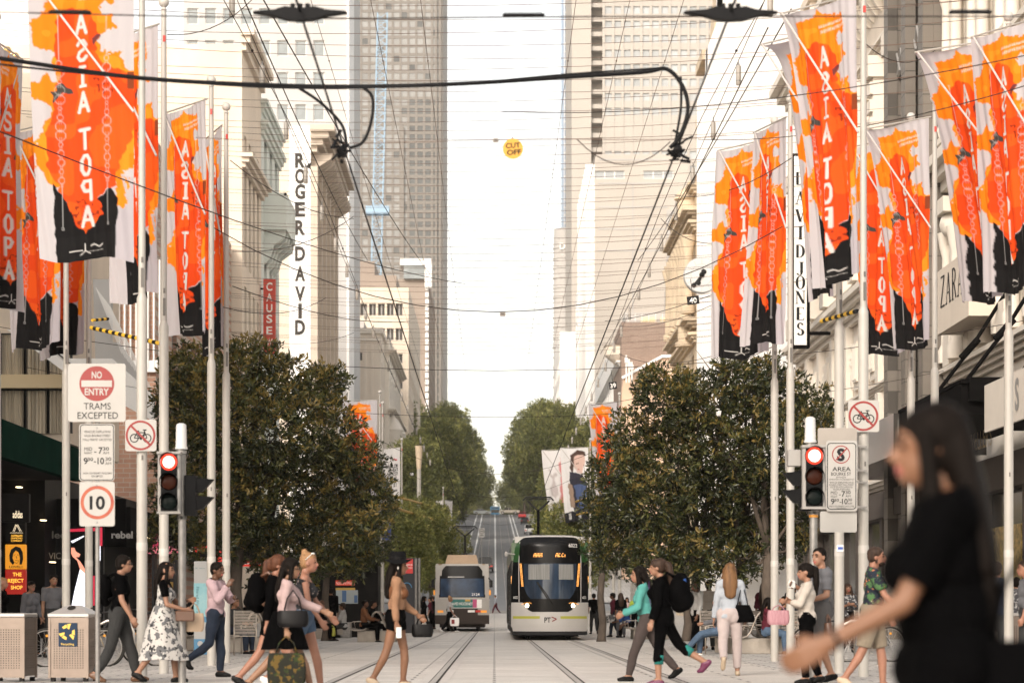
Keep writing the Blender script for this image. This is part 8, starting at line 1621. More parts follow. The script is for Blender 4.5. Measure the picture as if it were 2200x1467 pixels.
cap(b, tt(-0.02, 0.14, 0.815), tt(-0.02, -0.14, 0.815), 0.062, 0.062); mk(*fuse(b, 0.012, 3, None, 0.004, 3), 'sleeve_yoke', 'cl_black', r)
held(p, 'clutch_bag', 'brown clutch bag held by the woman in the floral dress', 'handbag', 0, slab(0.13, 0.04, 0.075, 'leather_brown'), Vector(p['A'][-1][2])+Vector((0.02, -0.05, -0.09)))
held(p, 'paper_bag', 'tan paper carrier bag hanging from the arm of the floral dress woman', 'carrier bag', 0, bagfn(0.13, 0.06, 0.26, 'paper_tan', 0.14, False), Vector(p['A'][1][2])+Vector((0.06, 0, -0.04)))
p = person('man in pale pink shirt and dark jeans, hand to his chin', 464, 38.8, -14, 1.71, ((4, 4, 2, 0), (-10, 44, 2, 46)), ((34, 6, 62, 58), (26, 10, 122, 22)), 'skin_brown', ('short', 'hair_black'), ('cl_pinkshirt', 1.95, 0.515, 0.024), ('cl_navyjean', 2.0, 0.018, 0.8), 'shoe_black', 'm', 1, -12, 4, group=PG, seed=3, heavy=1.08)
b = MB(); 
for q in range(24): a = 2*math.pi*q/24; b.v += [tuple(p['TT'](0.132*math.cos(a), 0.178*math.sin(a), z)) for z in (0.515, 0.535)]
for q in range(24): w = (q+1) % 24; b.f.append((2*q, 2*w, 2*w+1, 2*q+1)); b.mi.append(0)
b.build('belt', 'leather_black', p['root'], smooth=True)
p = person('woman with black hair and glasses in pale pink cardigan and black skirt', 612, 30.6, 0, 1.66, ((26, 8, 2, -6), (-20, 24, 2, 30)), ((40, 8, 28, 10), (-4, 7, 10, 0)), 'skin_gold', ('long', 'hair_black'), ('cl_pinkknit', 1.9, 0.50, 0.02), None, 'shoe_black', 'f', 5, skirt=('cl_black', 0.60, 0.33, 0.02, 0.02), glasses=True, group=PG, seed=4)
held(p, 'shoulder_bag', 'black leather shoulder bag under the arm of the pink cardigan woman', 'handbag', 0, bagfn(0.17, 0.07, 0.20, 'leather_black', 0.24), p['TT'](0.08, -0.22, 0.78))
held(p, 'shopping_bag', 'large dark camouflage shopping bag carried low by the pink cardigan woman', 'shopping bag', 0, bagfn(0.21, 0.08, 0.42, 'bag_camo', 0.20, False), Vector(p['A'][-1][2])+Vector((0, -0.02, -0.08)))
p = person('woman with auburn ponytail and black top, half hidden behind the pink cardigan woman', 588, 32.4, 0, 1.72, ((20, 6, 2, -6), (-22, 18, 2, 30)), ((10, 8, 16, 6), (-14, 7, 10, 0)), 'skin_pink', ('pony', 'hair_auburn'), ('cl_black', 1.9, 0.50, 0.022), ('cl_black', 0.55, 0.022, 1), 'shoe_black', 'f', 4, group=PG, seed=5)
held(p, 'backpack', 'black and brown backpack on the auburn haired woman', 'backpack', 0, packfn('cl_black', 'leather_brown', 0.17, 0.13, 0.27), p['TT'](-0.15, 0, 0.72))
p = person('blonde woman with hair bun in dark floral top and denim shorts', 652, 31.4, 0, 1.72, ((18, 8, 2, -6), (-20, 22, 2, 30)), ((22, 8, 22, 8), (10, 7, 24, 0)), 'skin_pink', ('bun', 'hair_blond'), ('cl_floraltank', 0, 0.52, 0.016), ('cl_denim', 0.42, 0.026, 1), 'shoe_white', 'f', 4, group=PG, seed=6)
b = MB(); hh = p['HH']
for s in (1, -1): ell(b, hh(0.055, s*0.032, 0.105), (0.022, 0.028, 0.012)); b.tube([hh(0.05, s*0.06, 0.105), hh(-0.03, s*0.092, 0.03)], 0.004, 5)
b.build('sunglasses', 'phone_white', p['root'], smooth=True)
p = person('woman in black wide brimmed hat, sheer nude top and black shorts', 851, 33.4, 0, 1.69, ((14, 16, 2, -2), (-16, 10, 2, 24)), ((16, 7, 34, 8), (-3, 8, 8, 0)), 'skin_tan', ('long', 'hair_black'), ('cl_nude', 1.95, 0.56, 0.013), ('cl_black', 0.40, 0.026, 1, 0.60), 'shoe_tan', 'f', 2, group=PG, seed=7, sheer='cl_rust')
def hat(t):
    b = MB(); N_ = 30; pr = [(0.185, 0.0), (0.19, 0.006), (0.115, 0.012), (0.108, 0.03), (0.106, 0.085), (0.085, 0.115), (0.03, 0.11), (0.003, 0.108)]; b.lathe([(0.003, 0.0)]+pr, (0, 0, 0), N_)
    for i, q in enumerate(b.v):
        rr = math.hypot(q[0], q[1]); b.v[i] = (q[0]*1.02, q[1]*0.95, q[2]+(0.035*math.cos(2*math.atan2(q[1], q[0]))-0.02 if rr > 0.15 else 0))
    b.build('hat_body', 'felt_black', t, smooth='auto'); b = MB(); b.lathe([(0.1135, 0.014), (0.1135, 0.04), (0.110, 0.041), (0.11, 0.013)], (0, 0, 0), N_); b.build('band', 'leather_black', t, smooth='auto')
held(p, 'hat', 'black felt hat with wavy brim on the woman in the nude top', 'hat', 0, hat, p['HH'](-0.012, 0, 0.075))
b = MB(); b.sph(p['HH'](-0.005, -0.102, -0.03), (0.012, 0.01, 0.022), 8, 6); b.build('earring', 'pole_cap', p['root'], smooth=True)
held(p, 'handbag', 'small black handbag on the far arm of the hat woman', 'handbag', 0, bagfn(0.13, 0.05, 0.17, 'leather_black', 0.1), Vector(p['A'][1][2])+Vector((0.06, 0, -0.02)))
held(p, 'phone', 'white phone in the lowered hand of the hat woman', 'phone', 0, slab(0.035, 0.006, 0.07, 'phone_white'), Vector(p['A'][-1][2])+Vector((0.03, -0.015, -0.13)))
p = person('woman with long black hair in turquoise jumper and brown trousers, walking left', 1388, 36.6, 180, 1.66, ((22, 8, 2, -4), (-26, 14, 2, 34)), ((16, 8, 50, 30), (12, 8, 60, 30)), 'skin_light', ('long', 'hair_black'), ('cl_turquoise', 1.95, 0.495, 0.022), ('cl_brownpant', 2.0, 0.02, 0.75), 'shoe_black', 'f', 8, group=PG, seed=8)
p = person('woman with ponytail, black jacket over purple top and teal cuffed leggings, walking left', 1424, 34.4, 170, 1.68, ((6, 6, 2, 0), (-30, 26, 2, 44)), ((4, 9, 12, 6), (-4, 9, 14, 6)), 'skin_light', ('pony', 'hair_brown'), ('cl_black', 1.92, 0.455, 0.034), ('cl_black', 1.45, 0.014, 1), 'shoe_purple', 'f', 5, group=PG, seed=9)
b = MB(); tt = p['TT']; b.add([tt(0.14, -0.05, 0.83), tt(0.165, -0.05, 0.72), tt(0.145, -0.045, 0.62), tt(0.145, 0.045, 0.62), tt(0.165, 0.06, 0.72), tt(0.14, 0.05, 0.83)], [(0, 1, 2, 3, 4, 5)]); b.build('shirt_front', 'cl_purple', p['root'])
for s in (1, -1):
    kp, ap = p['J'][s][1:3]; b = MB(); cap(b, kp.lerp(ap, 0.22), kp.lerp(ap, 0.52), 0.067, 0.062, False, False); b.build('cuff', 'cl_teal', p['root'], smooth=True)
held(p, 'backpack', 'large black backpack with blue trim on the ponytail woman', 'backpack', 0, packfn('cl_black', 'cl_black', 0.18, 0.15, 0.28, 'cl_blue'), p['TT'](-0.17, 0, 0.72))
p = person('woman with long brown hair in pale blue blouse and white trousers, walking away', 1568, 39.6, 88, 1.71, ((-16, 34, 3, 62), (6, 4, 3, 0)), ((2, 10, 10, 0), (6, 14, 26, 0)), 'skin_light', ('long', 'hair_fair'), ('cl_paleblue', 1.92, 0.50, 0.022), ('cl_palepink', 1.93, 0.024, 0.8), 'shoe_tan', 'f', 2, group=PG, seed=10)
held(p, 'shoulder_bag', 'slouchy black shoulder bag of the woman in white trousers', 'handbag', 0, bagfn(0.09, 0.20, 0.27, 'cl_black', 0.30), p['TT'](-0.04, -0.19, 0.80))
p = person('woman with ponytail in cream knit top and black trousers, arms folded', 1732, 35.2, 178, 1.62, ((4, 6, 2, 0), (-8, 12, 2, 12)), ((24, 8, 76, 40), (20, 8, 84, 52)), 'skin_light', ('pony', 'hair_black'), ('cl_cream', 1.6, 0.52, 0.02), ('cl_black', 2.0, 0.016, 0.9), 'shoe_black', 'f', 0, group=PG, seed=11)
held(p, 'handbag', 'pink checked handbag on the arm of the cream knit woman', 'handbag', 0, bagfn(0.14, 0.06, 0.20, 'bag_pink', 0.07, False), Vector(p['A'][1][2])+Vector((0.10, 0, -0.05)))
p = person('tall man in grey t-shirt and grey shorts looking back beside the traffic light', 1762, 35.9, 196, 1.86, ((8, 6, 2, 0), (-8, 12, 2, 12)), ((2, 8, 70, 20), (14, 8, 100, 20)), 'skin_light', ('short', 'hair_black'), ('cl_grey', 0.8, 0.50, 0.024), ('cl_greyshort', 0.98, 0.034, 1), 'shoe_black', 'm', 0, 24, group=PG, seed=12)
held(p, 'satchel', 'small brown satchel at the hip of the tall man in grey', 'bag', 0, bagfn(0.05, 0.1, 0.2, 'leather_brown', 0.12), p['TT'](-0.02, 0.2, 0.50))
held(p, 'drink_cup', 'white drink cup held up by the tall man in grey', 'cup', 0, slab(0.045, 0.045, 0.06, 'phone_white'), Vector(p['A'][-1][2])+Vector((0.06, 0, 0.03)))
p = person('bearded man in dark floral shirt and khaki shorts behind the blurred woman', 1876, 32.4, -8, 1.80, ((12, 8, 2, -2), (-16, 16, 2, 24)), ((10, 8, 20, 6), (26, 7, 18, 0)), 'skin_pink', ('short', 'hair_brown'), ('cl_floralshirt', 0.75, 0.475, 0.03), ('cl_khaki', 0.98, 0.036, 1), 'shoe_tan', 'm', 2, group=PG, seed=13)
b = MB(); hh = p['HH']; ell(b, hh(0.052, 0, -0.085), (0.05, 0.055, 0.042)); ell(b, hh(0.0, 0.062, -0.05), (0.02, 0.016, 0.045)); ell(b, hh(0.0, -0.062, -0.05), (0.02, 0.016, 0.045)); mk(*fuse(b, 0.01, 2), 'beard', 'hair_brown', p['root'])
# the blurred woman close to the camera
p = person('blurred woman with long dark hair close to the camera, walking left in black', 2034, 7.0, 176, 1.56, ((18, 8, 2, -4), (-16, 16, 2, 24)), ((26, 6, 36, 0), (-14, 8, 14, 0)), 'skin_tan', ('longer', 'hair_black'), ('cl_black', 0.8, 0.50, 0.032), ('cl_black', 2.0, 0.025, 0.9), 'shoe_black', 'f', 3, group=PG, seed=14, vox=0.008, heavy=1.15)
held(p, 'shoulder_bag', 'large black bag behind the blurred woman at lower right', 'handbag', 0, bagfn(0.16, 0.10, 0.30, 'cl_black', 0.24), p['TT'](-0.24, 0.10, 0.74))
b = MB(); S_, E_, W_, fd = p['A'][1]; b.tube([W_-fd*0.03, W_-fd*0.02], 0.032, 14); b.build('wristband', 'leather_black', p['root'])
# ---- smaller figures further off
BGP = 'people further along the mall'
def bp_(label, u, Y, hd, Ht, pose, arms, skin, hair, top, bot, shoe='shoe_black', sex='f', seat=None, skirt=None, **kw):
    return person(label, u, Y, hd, Ht, pose, arms, skin, hair, (top[0], top[1], top[2], 0.024) if top else None, (bot[0], bot[1], 0.024, 0.9) if bot else None, shoe, sex, kw.pop('lean', 2), vox=kw.pop('vox', 0.019), seat=seat, skirt=skirt, group=BGP, seed=int(u), **kw)
FOLD = ((24, 8, 80, 40), (20, 8, 84, 50)); PHONE = ((24, 8, 95, 20), (8, 8, 20, 5)); CALL = ((6, 8, 16, 5), (40, 14, 135, 10)); LAP = ((30, 8, 50, 20), (26, 8, 54, 20))
bp_('woman in grey cardigan and black vest behind the steel bins', 66, 56, -50, 1.63, STEP, HANG, 'skin_light', ('short', 'hair_black'), ('cl_grey', 1.9, 0.5), ('cl_black', 2.0), glasses=True, vox=0.014)
bp_('man in grey v-neck t-shirt in the shop entrance, left of the screen', 114, 55, -60, 1.76, STEP, HANG, 'skin_gold', ('short', 'hair_black'), ('cl_grey', 0.8, 0.5), ('cl_charcoal', 2.0), sex='m', vox=0.014)
bp_('fair haired woman in black cut by the left edge', 2, 52, 0, 1.66, STEP, HANG, 'skin_pink', ('short', 'hair_blond'), ('cl_black', 0.6, 0.5), ('cl_black', 2.0), vox=0.014)
bp_('person sitting on the paving behind the water totem, left half', 404, 66, 180, 1.66, SIT, LAP, 'skin_pink', ('long', 'hair_brown'), ('cl_check', 1.0, 0.5), ('cl_white', 1.0), seat=0.30)
bp_('dark haired woman seated behind the floral dress woman', 412, 63, 0, 1.62, SIT, LAP, 'skin_light', ('long', 'hair_black'), ('cl_black', 1.0, 0.5), ('cl_black', 2.0), seat=0.45)
bp_('person in black seated on the bench by the left fig trunk', 530, 67, 90, 1.7, SIT, LAP, 'skin_tan', ('short', 'hair_black'), ('cl_black', 1.9, 0.5), ('cl_black', 2.0), sex='m', seat=0.45)
bp_('person in dark clothes seated behind the man in pink', 503, 60, -30, 1.66, SIT, LAP, 'skin_tan', ('short', 'hair_black'), ('cl_charcoal', 1.9, 0.5), ('cl_navyjean', 2.0), sex='m', seat=0.45)
q = bp_('bald man in black sitting on a stone block with a yellow bag', 690, 86, -30, 1.74, SIT, LAP, 'skin_brown', ('bald', 'hair_black'), ('cl_black', 1.9, 0.5), ('cl_black', 2.0), sex='m', seat=0.46)
held(q, 'carrier_bag', 'small yellow bag between the knees of the seated bald man', 'carrier bag', 0, bagfn(0.1, 0.08, 0.28, 'tram_yellow', 0.08), (0.45, 0, 0.52))
bp_('man in black seen from behind in front of the street map', 711, 93, 90, 1.80, STAND, HANG, 'skin_tan', ('short', 'hair_black'), ('cl_black', 1.9, 0.5), ('cl_black', 2.0), sex='m')
bp_('man in brown checked jacket seated on the far bench', 782, 83, 0, 1.72, SIT, LAP, 'skin_brown', ('short', 'hair_black'), ('cl_rust', 1.9, 0.5), ('cl_black', 2.0), sex='m', seat=0.45)
bp_('person in black seated raising a phone on the far bench', 800, 84, 0, 1.72, SIT, ((30, 8, 90, 10), (26, 8, 54, 20)), 'skin_tan', ('short', 'hair_black'), ('cl_black', 1.9, 0.5), ('cl_black', 2.0), sex='m', seat=0.45)
bp_('person in white reclining by the stone block', 738, 87, 180, 1.68, SIT, LAP, 'skin_tan', ('short', 'hair_brown'), ('cl_white', 1.0, 0.5), ('cl_charcoal', 2.0), seat=0.4)
bp_('man in white shirt looking at a phone by the kiosk', 876, 122, 0, 1.74, STAND, PHONE, 'skin_tan', ('bald', 'hair_black'), ('cl_white', 1.9, 0.5), ('cl_navyjean', 2.0), sex='m')
bp_('man in white t-shirt and beige shorts left of the old tram', 893, 121, -40, 1.80, STAND, HANG, 'skin_tan', ('short', 'hair_brown'), ('cl_white', 0.8, 0.5), ('cl_khaki', 0.98), 'shoe_tan', sex='m')
bp_('woman with long dark hair in black left of the old tram', 910, 120, 0, 1.72, WALK, HANG, 'skin_tan', ('long', 'hair_black'), ('cl_black', 1.9, 0.45), ('cl_black', 2.0))
bp_('person in dark red clothes nearest the old tram mirror', 925, 132, 180, 1.66, STAND, HANG, 'skin_light', ('short', 'hair_black'), ('cl_maroon', 1.0, 0.5), ('cl_black', 2.0))
bp_('person with white sleeves standing behind the old tram corner', 931, 136, 180, 1.72, STAND, HANG, 'skin_pink', ('short', 'hair_brown'), ('cl_black', 1.9, 0.5), ('cl_black', 2.0), sex='m')
q = bp_('woman in white t-shirt and black trousers crossing in front of the old tram', 966, 119.5, 0, 1.70, WALK, ((10, 8, 20, 5), (6, 8, 30, 0)), 'skin_pink', ('bun', 'hair_blond'), ('cl_white', 0.6, 0.51), ('cl_black', 2.0), 'shoe_white')
def shop(t): bagfn(0.2, 0.08, 0.38, 'sign_white', 0.12, False)(t); b = MB(); b.box(-0.14, 0.0, -0.098, -0.092, -0.4, -0.2); b.build('emblem', 'road_red', t)
held(q, 'shopping_bag', 'white shopping bag with red square in front of the old tram', 'shopping bag', 0, shop, Vector(q['A'][-1][2])+Vector((0.05, -0.04, -0.06)))
bp_('man in grey shirt walking far down the tracks between the trams', 1065, 232, 180, 1.74, WALK, HANG, 'skin_pink', ('short', 'hair_brown'), ('cl_paleblue', 1.9, 0.5), ('cl_maroon', 2.0), sex='m')
bp_('man in black seen from behind right of the modern tram', 1276, 112, 100, 1.74, STEP, HANG, 'skin_pink', ('short', 'hair_black'), ('cl_black', 0.8, 0.5), ('cl_charcoal', 2.0), sex='m')
bp_('woman in black with bag right of the modern tram', 1287, 113, 70, 1.62, WALK, HANG, 'skin_light', ('long', 'hair_black'), ('cl_black', 1.9, 0.45), ('cl_black', 2.0))
bp_('woman with brown bob in black top and lilac trousers, seen from behind', 1334, 98, 100, 1.66, STAND, HANG, 'skin_tan', ('long', 'hair_brown'), ('cl_black', 1.0, 0.5), ('cl_grey', 2.0))
q = bp_('person in dark clothes with black and white bag beside the bob haired woman', 1318, 99, 180, 1.68, STEP, HANG, 'skin_brown', ('short', 'hair_black'), ('cl_maroon', 1.9, 0.5), ('cl_navyjean', 2.0), sex='m')
held(q, 'handbag', 'black and white patterned bag beside the bob haired woman', 'handbag', 0, bagfn(0.16, 0.08, 0.3, 'cl_floraldress', 0.1), (0.12, 0.2, 0.95))
bp_('person in bright blue bending over under the right fig tree', 1356, 97, 180, 1.6, SIT, LAP, 'skin_brown', ('short', 'hair_black'), ('cl_blue', 1.0, 0.5), ('cl_black', 2.0), lean=38, seat=0.42)
bp_('small figure in lime yellow top far right of the modern tram', 1365, 118, 90, 1.7, STAND, HANG, 'skin_tan', ('short', 'hair_black'), ('cl_hivis', 1.0, 0.5), ('cl_black', 2.0), sex='m')
bp_('distant woman in pink under the right fig tree', 1347, 140, -90, 1.66, STAND, HANG, 'skin_light', ('long', 'hair_black'), ('cl_pinkknit', 1.0, 0.5), ('cl_black', 2.0))
bp_('man in white shirt laughing on his phone behind the blue backpack', 1496, 63.5, -150, 1.74, ((16, 8, 2, 0), (-14, 16, 2, 20)), CALL, 'skin_brown', ('short', 'hair_black'), ('cl_white', 1.9, 0.5), ('cl_black', 2.0), 'shoe_brown', 'm', vox=0.014)
bp_('man in cream t-shirt seen from behind, arm stretched right', 1522, 66, 80, 1.74, STAND, ((10, 10, 20, 0), (70, 60, 10, 0)), 'skin_brown', ('short', 'hair_black'), ('cl_cream', 0.8, 0.5), ('cl_charcoal', 2.0), sex='m', vox=0.014)
bp_('person in blue jeans seated with crossed legs behind the white trousers woman', 1545, 58.5, 180, 1.7, ((84, 40, 5, -10), (80, 76, 2, 0)), LAP, 'skin_light', ('long', 'hair_brown'), ('cl_grey', 1.9, 0.5), ('cl_denim', 2.0), 'shoe_white', seat=0.44, vox=0.014)
bp_('woman with very long dark hair standing behind the right bench', 1641, 66, 80, 1.70, STAND, HANG, 'skin_light', ('longer', 'hair_brown'), ('cl_maroon', 1.0, 0.5), ('cl_black', 2.0), vox=0.014)
bp_('seated woman in maroon with one hand raised to her face', 1648, 59.5, -10, 1.64, SIT, ((40, 10, 120, 20), (26, 8, 54, 20)), 'skin_tan', ('long', 'hair_black'), ('cl_maroon', 0.8, 0.5), ('cl_denim', 2.0), 'shoe_brown', seat=0.44, vox=0.014)
bp_('person in teal shirt seated between the two right poles', 1684, 60.5, 0, 1.7, SIT, LAP, 'skin_tan', ('short', 'hair_black'), ('cl_navy', 1.0, 0.5), ('cl_denim', 2.0), 'shoe_brown', 'm', seat=0.44)
bp_('woman in patterned top waiting behind the right poles', 1822, 62, -90, 1.64, STAND, FOLD, 'skin_light', ('long', 'hair_brown'), ('cl_check', 1.0, 0.5), ('cl_black', 2.0))
bp_('dark figure standing behind the cream knit woman', 1706, 66, 90, 1.7, STAND, HANG, 'skin_tan', ('short', 'hair_black'), ('cl_navy', 1.9, 0.5), ('cl_black', 2.0), sex='m')
bp_('man in navy t-shirt seen from behind at the right, before the gold shop window', 2141, 43, 70, 1.78, STAND, HANG, 'skin_pink', ('short', 'hair_brown'), ('cl_navy', 0.8, 0.5), ('cl_charcoal', 2.0), sex='m', vox=0.014)
bp_('person in green check shirt far behind the right steel bin', 2184, 56, 90, 1.7, STAND, HANG, 'skin_tan', ('short', 'hair_black'), ('cl_check', 1.9, 0.5), ('cl_charcoal', 2.0), sex='m')
bp_('man in grey shirt cut by the right edge', 2206, 40, 180, 1.76, STEP, HANG, 'skin_pink', ('short', 'hair_brown'), ('cl_grey', 1.2, 0.5), ('cl_charcoal', 2.0), sex='m', vox=0.014)
# ================================================================ overhead wires
mat('wire_dark', (0.035, 0.028, 0.025), 0.6); mat('wire_brown', (0.13, 0.08, 0.06), 0.6); mat('cable_black', (0.012, 0.012, 0.013), 0.6); mat('lamp_tube', (0.33, 0.30, 0.265), 0.4, var=0.06, scale=5); mat('stripe_yellow', (0.68, 0.42, 0.03), 0.6); mat('cutoff_yellow', (0.55, 0.27, 0.02), 0.5)
def wire(name, label, pts, r, m='wire_dark', group=None, cat='wire', sag=0.0, n=10, knots=0):
    P_ = [Vector(p) for p in pts]; q = []
    if len(P_) == 2:
        for i in range(n+1): t = i/n; p = P_[0].lerp(P_[1], t); p.z -= sag*4*t*(1-t); q.append(p)
    else:                                            # smooth curve through the points
        k = len(P_)
        for i in range(k-1):
            a, b_, c, d = P_[max(0, i-1)], P_[i], P_[i+1], P_[min(k-1, i+2)]
            for j in range(6): t = j/6; q.append(0.5*((2*b_)+(c-a)*t+(2*a-5*b_+4*c-d)*t*t+(3*b_-a-3*c+d)*t**3))
        q.append(P_[-1])
    b = MB(); b.tube(q, r, 6); 
    for i in range(knots): s = q[int((i+0.5)*len(q)/knots)]; b.sph(s, r*3.2, 6, 4)
    return tag(b.build(name, m, smooth=True, world=True, loc=tuple(P_[0])), label, cat, group)
LG = 'light canopy cross wires high over the mall'
i = 0; Y = 62.0
while Y < 150:
    j = (i*37 % 11)/11-.5; wire('span_wire', 'thin brown wire spanning the street in the light canopy high above the mall', [(-14.9, Y, 16.6+j*0.5), (14.9, Y+j, 16.9-j*0.4)], 0.0075 if Y < 100 else 0.010, 'wire_brown', LG, sag=0.75, n=12); i += 1; Y += 1.5 if Y < 100 else 2.2
LL = 'long canopy wires running down the mall'; nmx = {-4.6: 'outermost left', -3.1: 'second left', -1.85: 'inner left', 2.05: 'inner right', 3.4: 'second right', 4.75: 'outermost right'}
for x, s in nmx.items(): wire('canopy_wire', f'{s} long canopy wire running down the street with small knots', [(x, 58, 16.3), (x, 180, 16.3), (x, 300, 16.0)], 0.008, 'wire_brown', LL, knots=12)
def make_lantern():
    r = thing('tube_lantern', 'x', 'lantern'); b = MB(); b.lathe([(0.075, -0.62), (0.085, -0.6), (0.085, -0.02), (0.07, 0.0)], n=12); b.build('tube', 'lamp_tube', r, smooth='auto'); b = MB(); b.lathe([(0.088, -0.5), (0.088, -0.47)], n=12); b.lathe([(0.05, 0), (0.02, 0.1), (0.01, 0.2)], n=8); b.build('cap', 'galv', r); return r
ln = make_lantern(); first = True
for s, k_ in ((-1, 0.425), (1, 0.447)):
    wire('lantern_wire', ('left' if s < 0 else 'right')+' sloping wire carrying the tube lanterns', [(s*17.6*k_, 50, 18.9), (s*17.6*k_, 330, 18.3)], 0.013, 'wire_dark', 'wires carrying the tube lanterns', sag=0.3)
    n = 0; Y = 73.0
    while Y < 300:
        o = ln if first else copy_tree(ln); first = False; o.location = (s*17.6*k_, Y, 18.55); tag(o, f'white tube lantern hanging over the {"left" if s < 0 else "right"} side of the mall in a receding row', 'lantern', 'tube lanterns in a row, '+('left' if s < 0 else 'right')); n += 1; Y += 9.5 if Y < 160 else 13
    # extra slack feed wires beside them
    wire('feed_wire', ('left' if s < 0 else 'right')+' dark feed wire crossing the lantern row', [(s*9.5, 42, 19.5), (s*6.9, 85, 17.4), (s*6.3, 140, 15.6), (s*5.6, 230, 13.6)], 0.014, 'wire_dark', 'slack feed wires', knots=5)
# tram power
TG = 'tram power wires'
for x, s in ((-1.57, 'left'), (1.91, 'right')):
    wire('contact_wire', f'{s} tram contact wire with section insulator', [(x, 14, 5.85), (x, 60, 5.78), (x, 130, 5.75), (x, 230, 6.3), (x, 420, 16.9), (x, 630, 29.5)], 0.011, 'cable_black', TG)
    t = thing('section_insulator', f'black winged insulator on the {s} tram wire', 'insulator', (x, 20.7, 5.83)); b = MB()
    for q in (-1, 1):
        b.poly([(0, 0.03), (q*0.12, 0.045), (q*0.2, 0.02), (q*0.36, 0.008), (q*0.38, 0.0), (q*0.22, -0.025), (q*0.1, -0.06), (0, -0.065)] if q > 0 else [(0, -0.065), (q*0.1, -0.06), (q*0.22, -0.025), (q*0.38, 0.0), (q*0.36, 0.008), (q*0.2, 0.02), (q*0.12, 0.045), (0, 0.03)], (0, -0.05, 0), XU, ZU, 0.1)
    b.build('wing', 'cable_black', t); b = MB()
    for q in (-0.06, 0, 0.06): b.cyl((q, 0, 0.03), (q, 0, 0.075), 0.02, n=8)
    b.build('bolt_cap', 'cable_black', t)
    t = thing('wire_junction', f'tangle of black clamps on the {s} tram wire', 'clamp', (x, 26.6, 5.80)); b = MB(); R = random.Random(4 if x < 0 else 5)
    for q in range(16): p = Vector((R.uniform(-.07, .07), R.uniform(-.25, .25), R.uniform(-.1, .1))); b.beam(p, p+Vector((R.uniform(-.1, .1), R.uniform(-.1, .1), R.uniform(-.09, .09))), R.uniform(.012, .03), R.uniform(.012, .03))
    b.sph((0, 0, -0.03), (0.05, 0.2, 0.06), 8, 6); b.build('clamp_body', 'cable_black', t)
b = MB(); t = thing('section_insulator', 'small toothed insulator bar between the two winged insulators', 'insulator', P(1125, 33, 20.7)); b.box(-0.17, 0.17, -0.03, 0.03, -0.008, 0.008)
for q in range(14): b.box(-0.15+q*0.022, -0.14+q*0.022, -0.03, 0.03, 0.008, 0.018)
b.build('bar', 'cable_black', t)
for u, lb in ((150, 'toothed insulator bar in front of the largest left banner'), (2085, 'toothed insulator bar at the top right')): o = copy_tree(t); o.location = P(u, 27, 20.7); o['label'] = lb
wire('cross_wire', 'near thin cross wire at the very top of the view', [P(-120, 24, 20.7), P(633, 40, 20.7), P(1125, 37, 20.7), P(1580, 36, 20.7), P(2320, 36, 20.7)], 0.006, 'wire_dark', TG)
wire('feeder_cable', 'thick black feeder cable sweeping across the upper left to the right', [P(-140, 108, 25), P(0, 126, 25.2), P(300, 168, 25.8), P(600, 184, 26.4), P(800, 186, 26.6), P(1000, 180, 26.6), P(1220, 166, 26.6), P(1380, 156, 26.6), P(1432, 149, 26.6), P(1466, 185, 26.6), P(1478, 235, 26.6), P(1462, 290, 26.6), P(1440, 318, 26.6)], 0.023, 'cable_black', TG)
wire('feeder_cable', 'thin black cable lashed along the thick feeder cable', [P(-140, 122, 24.9), P(200, 160, 25.3), P(600, 189, 26.3), P(945, 183, 26.5), P(1220, 160, 26.5), P(1430, 146, 26.5)], 0.011, 'cable_black', TG)
wire('feeder_loop', 'black cable loop dropping to the left wire junction', [P(640, 188, 26.5), P(690, 222, 26.5), P(735, 270, 26.6), P(745, 318, 26.6)], 0.016, 'cable_black', TG)
wire('feeder_loop', 'wide black cable loop right of the left wire junction', [P(780, 188, 26.6), P(800, 210, 26.6), P(798, 260, 26.6), P(780, 305, 26.6), P(752, 318, 26.6)], 0.016, 'cable_black', TG)
wire('feeder_loop', 'straight black cable dropping to the right wire junction', [P(1462, 165, 26.6), P(1463, 230, 26.6), P(1450, 310, 26.6)], 0.013, 'cable_black', TG)
wire('cross_wire', 'cross wire holding the yellow disc between the trams', [P(420, 296, 26.6), P(745, 308, 26.6), P(1100, 300, 26.6), P(1440, 300, 26.6), P(1560, 290, 26.6)], 0.004, 'wire_brown', TG)
PW = 'diagonal pull wires over the mall'
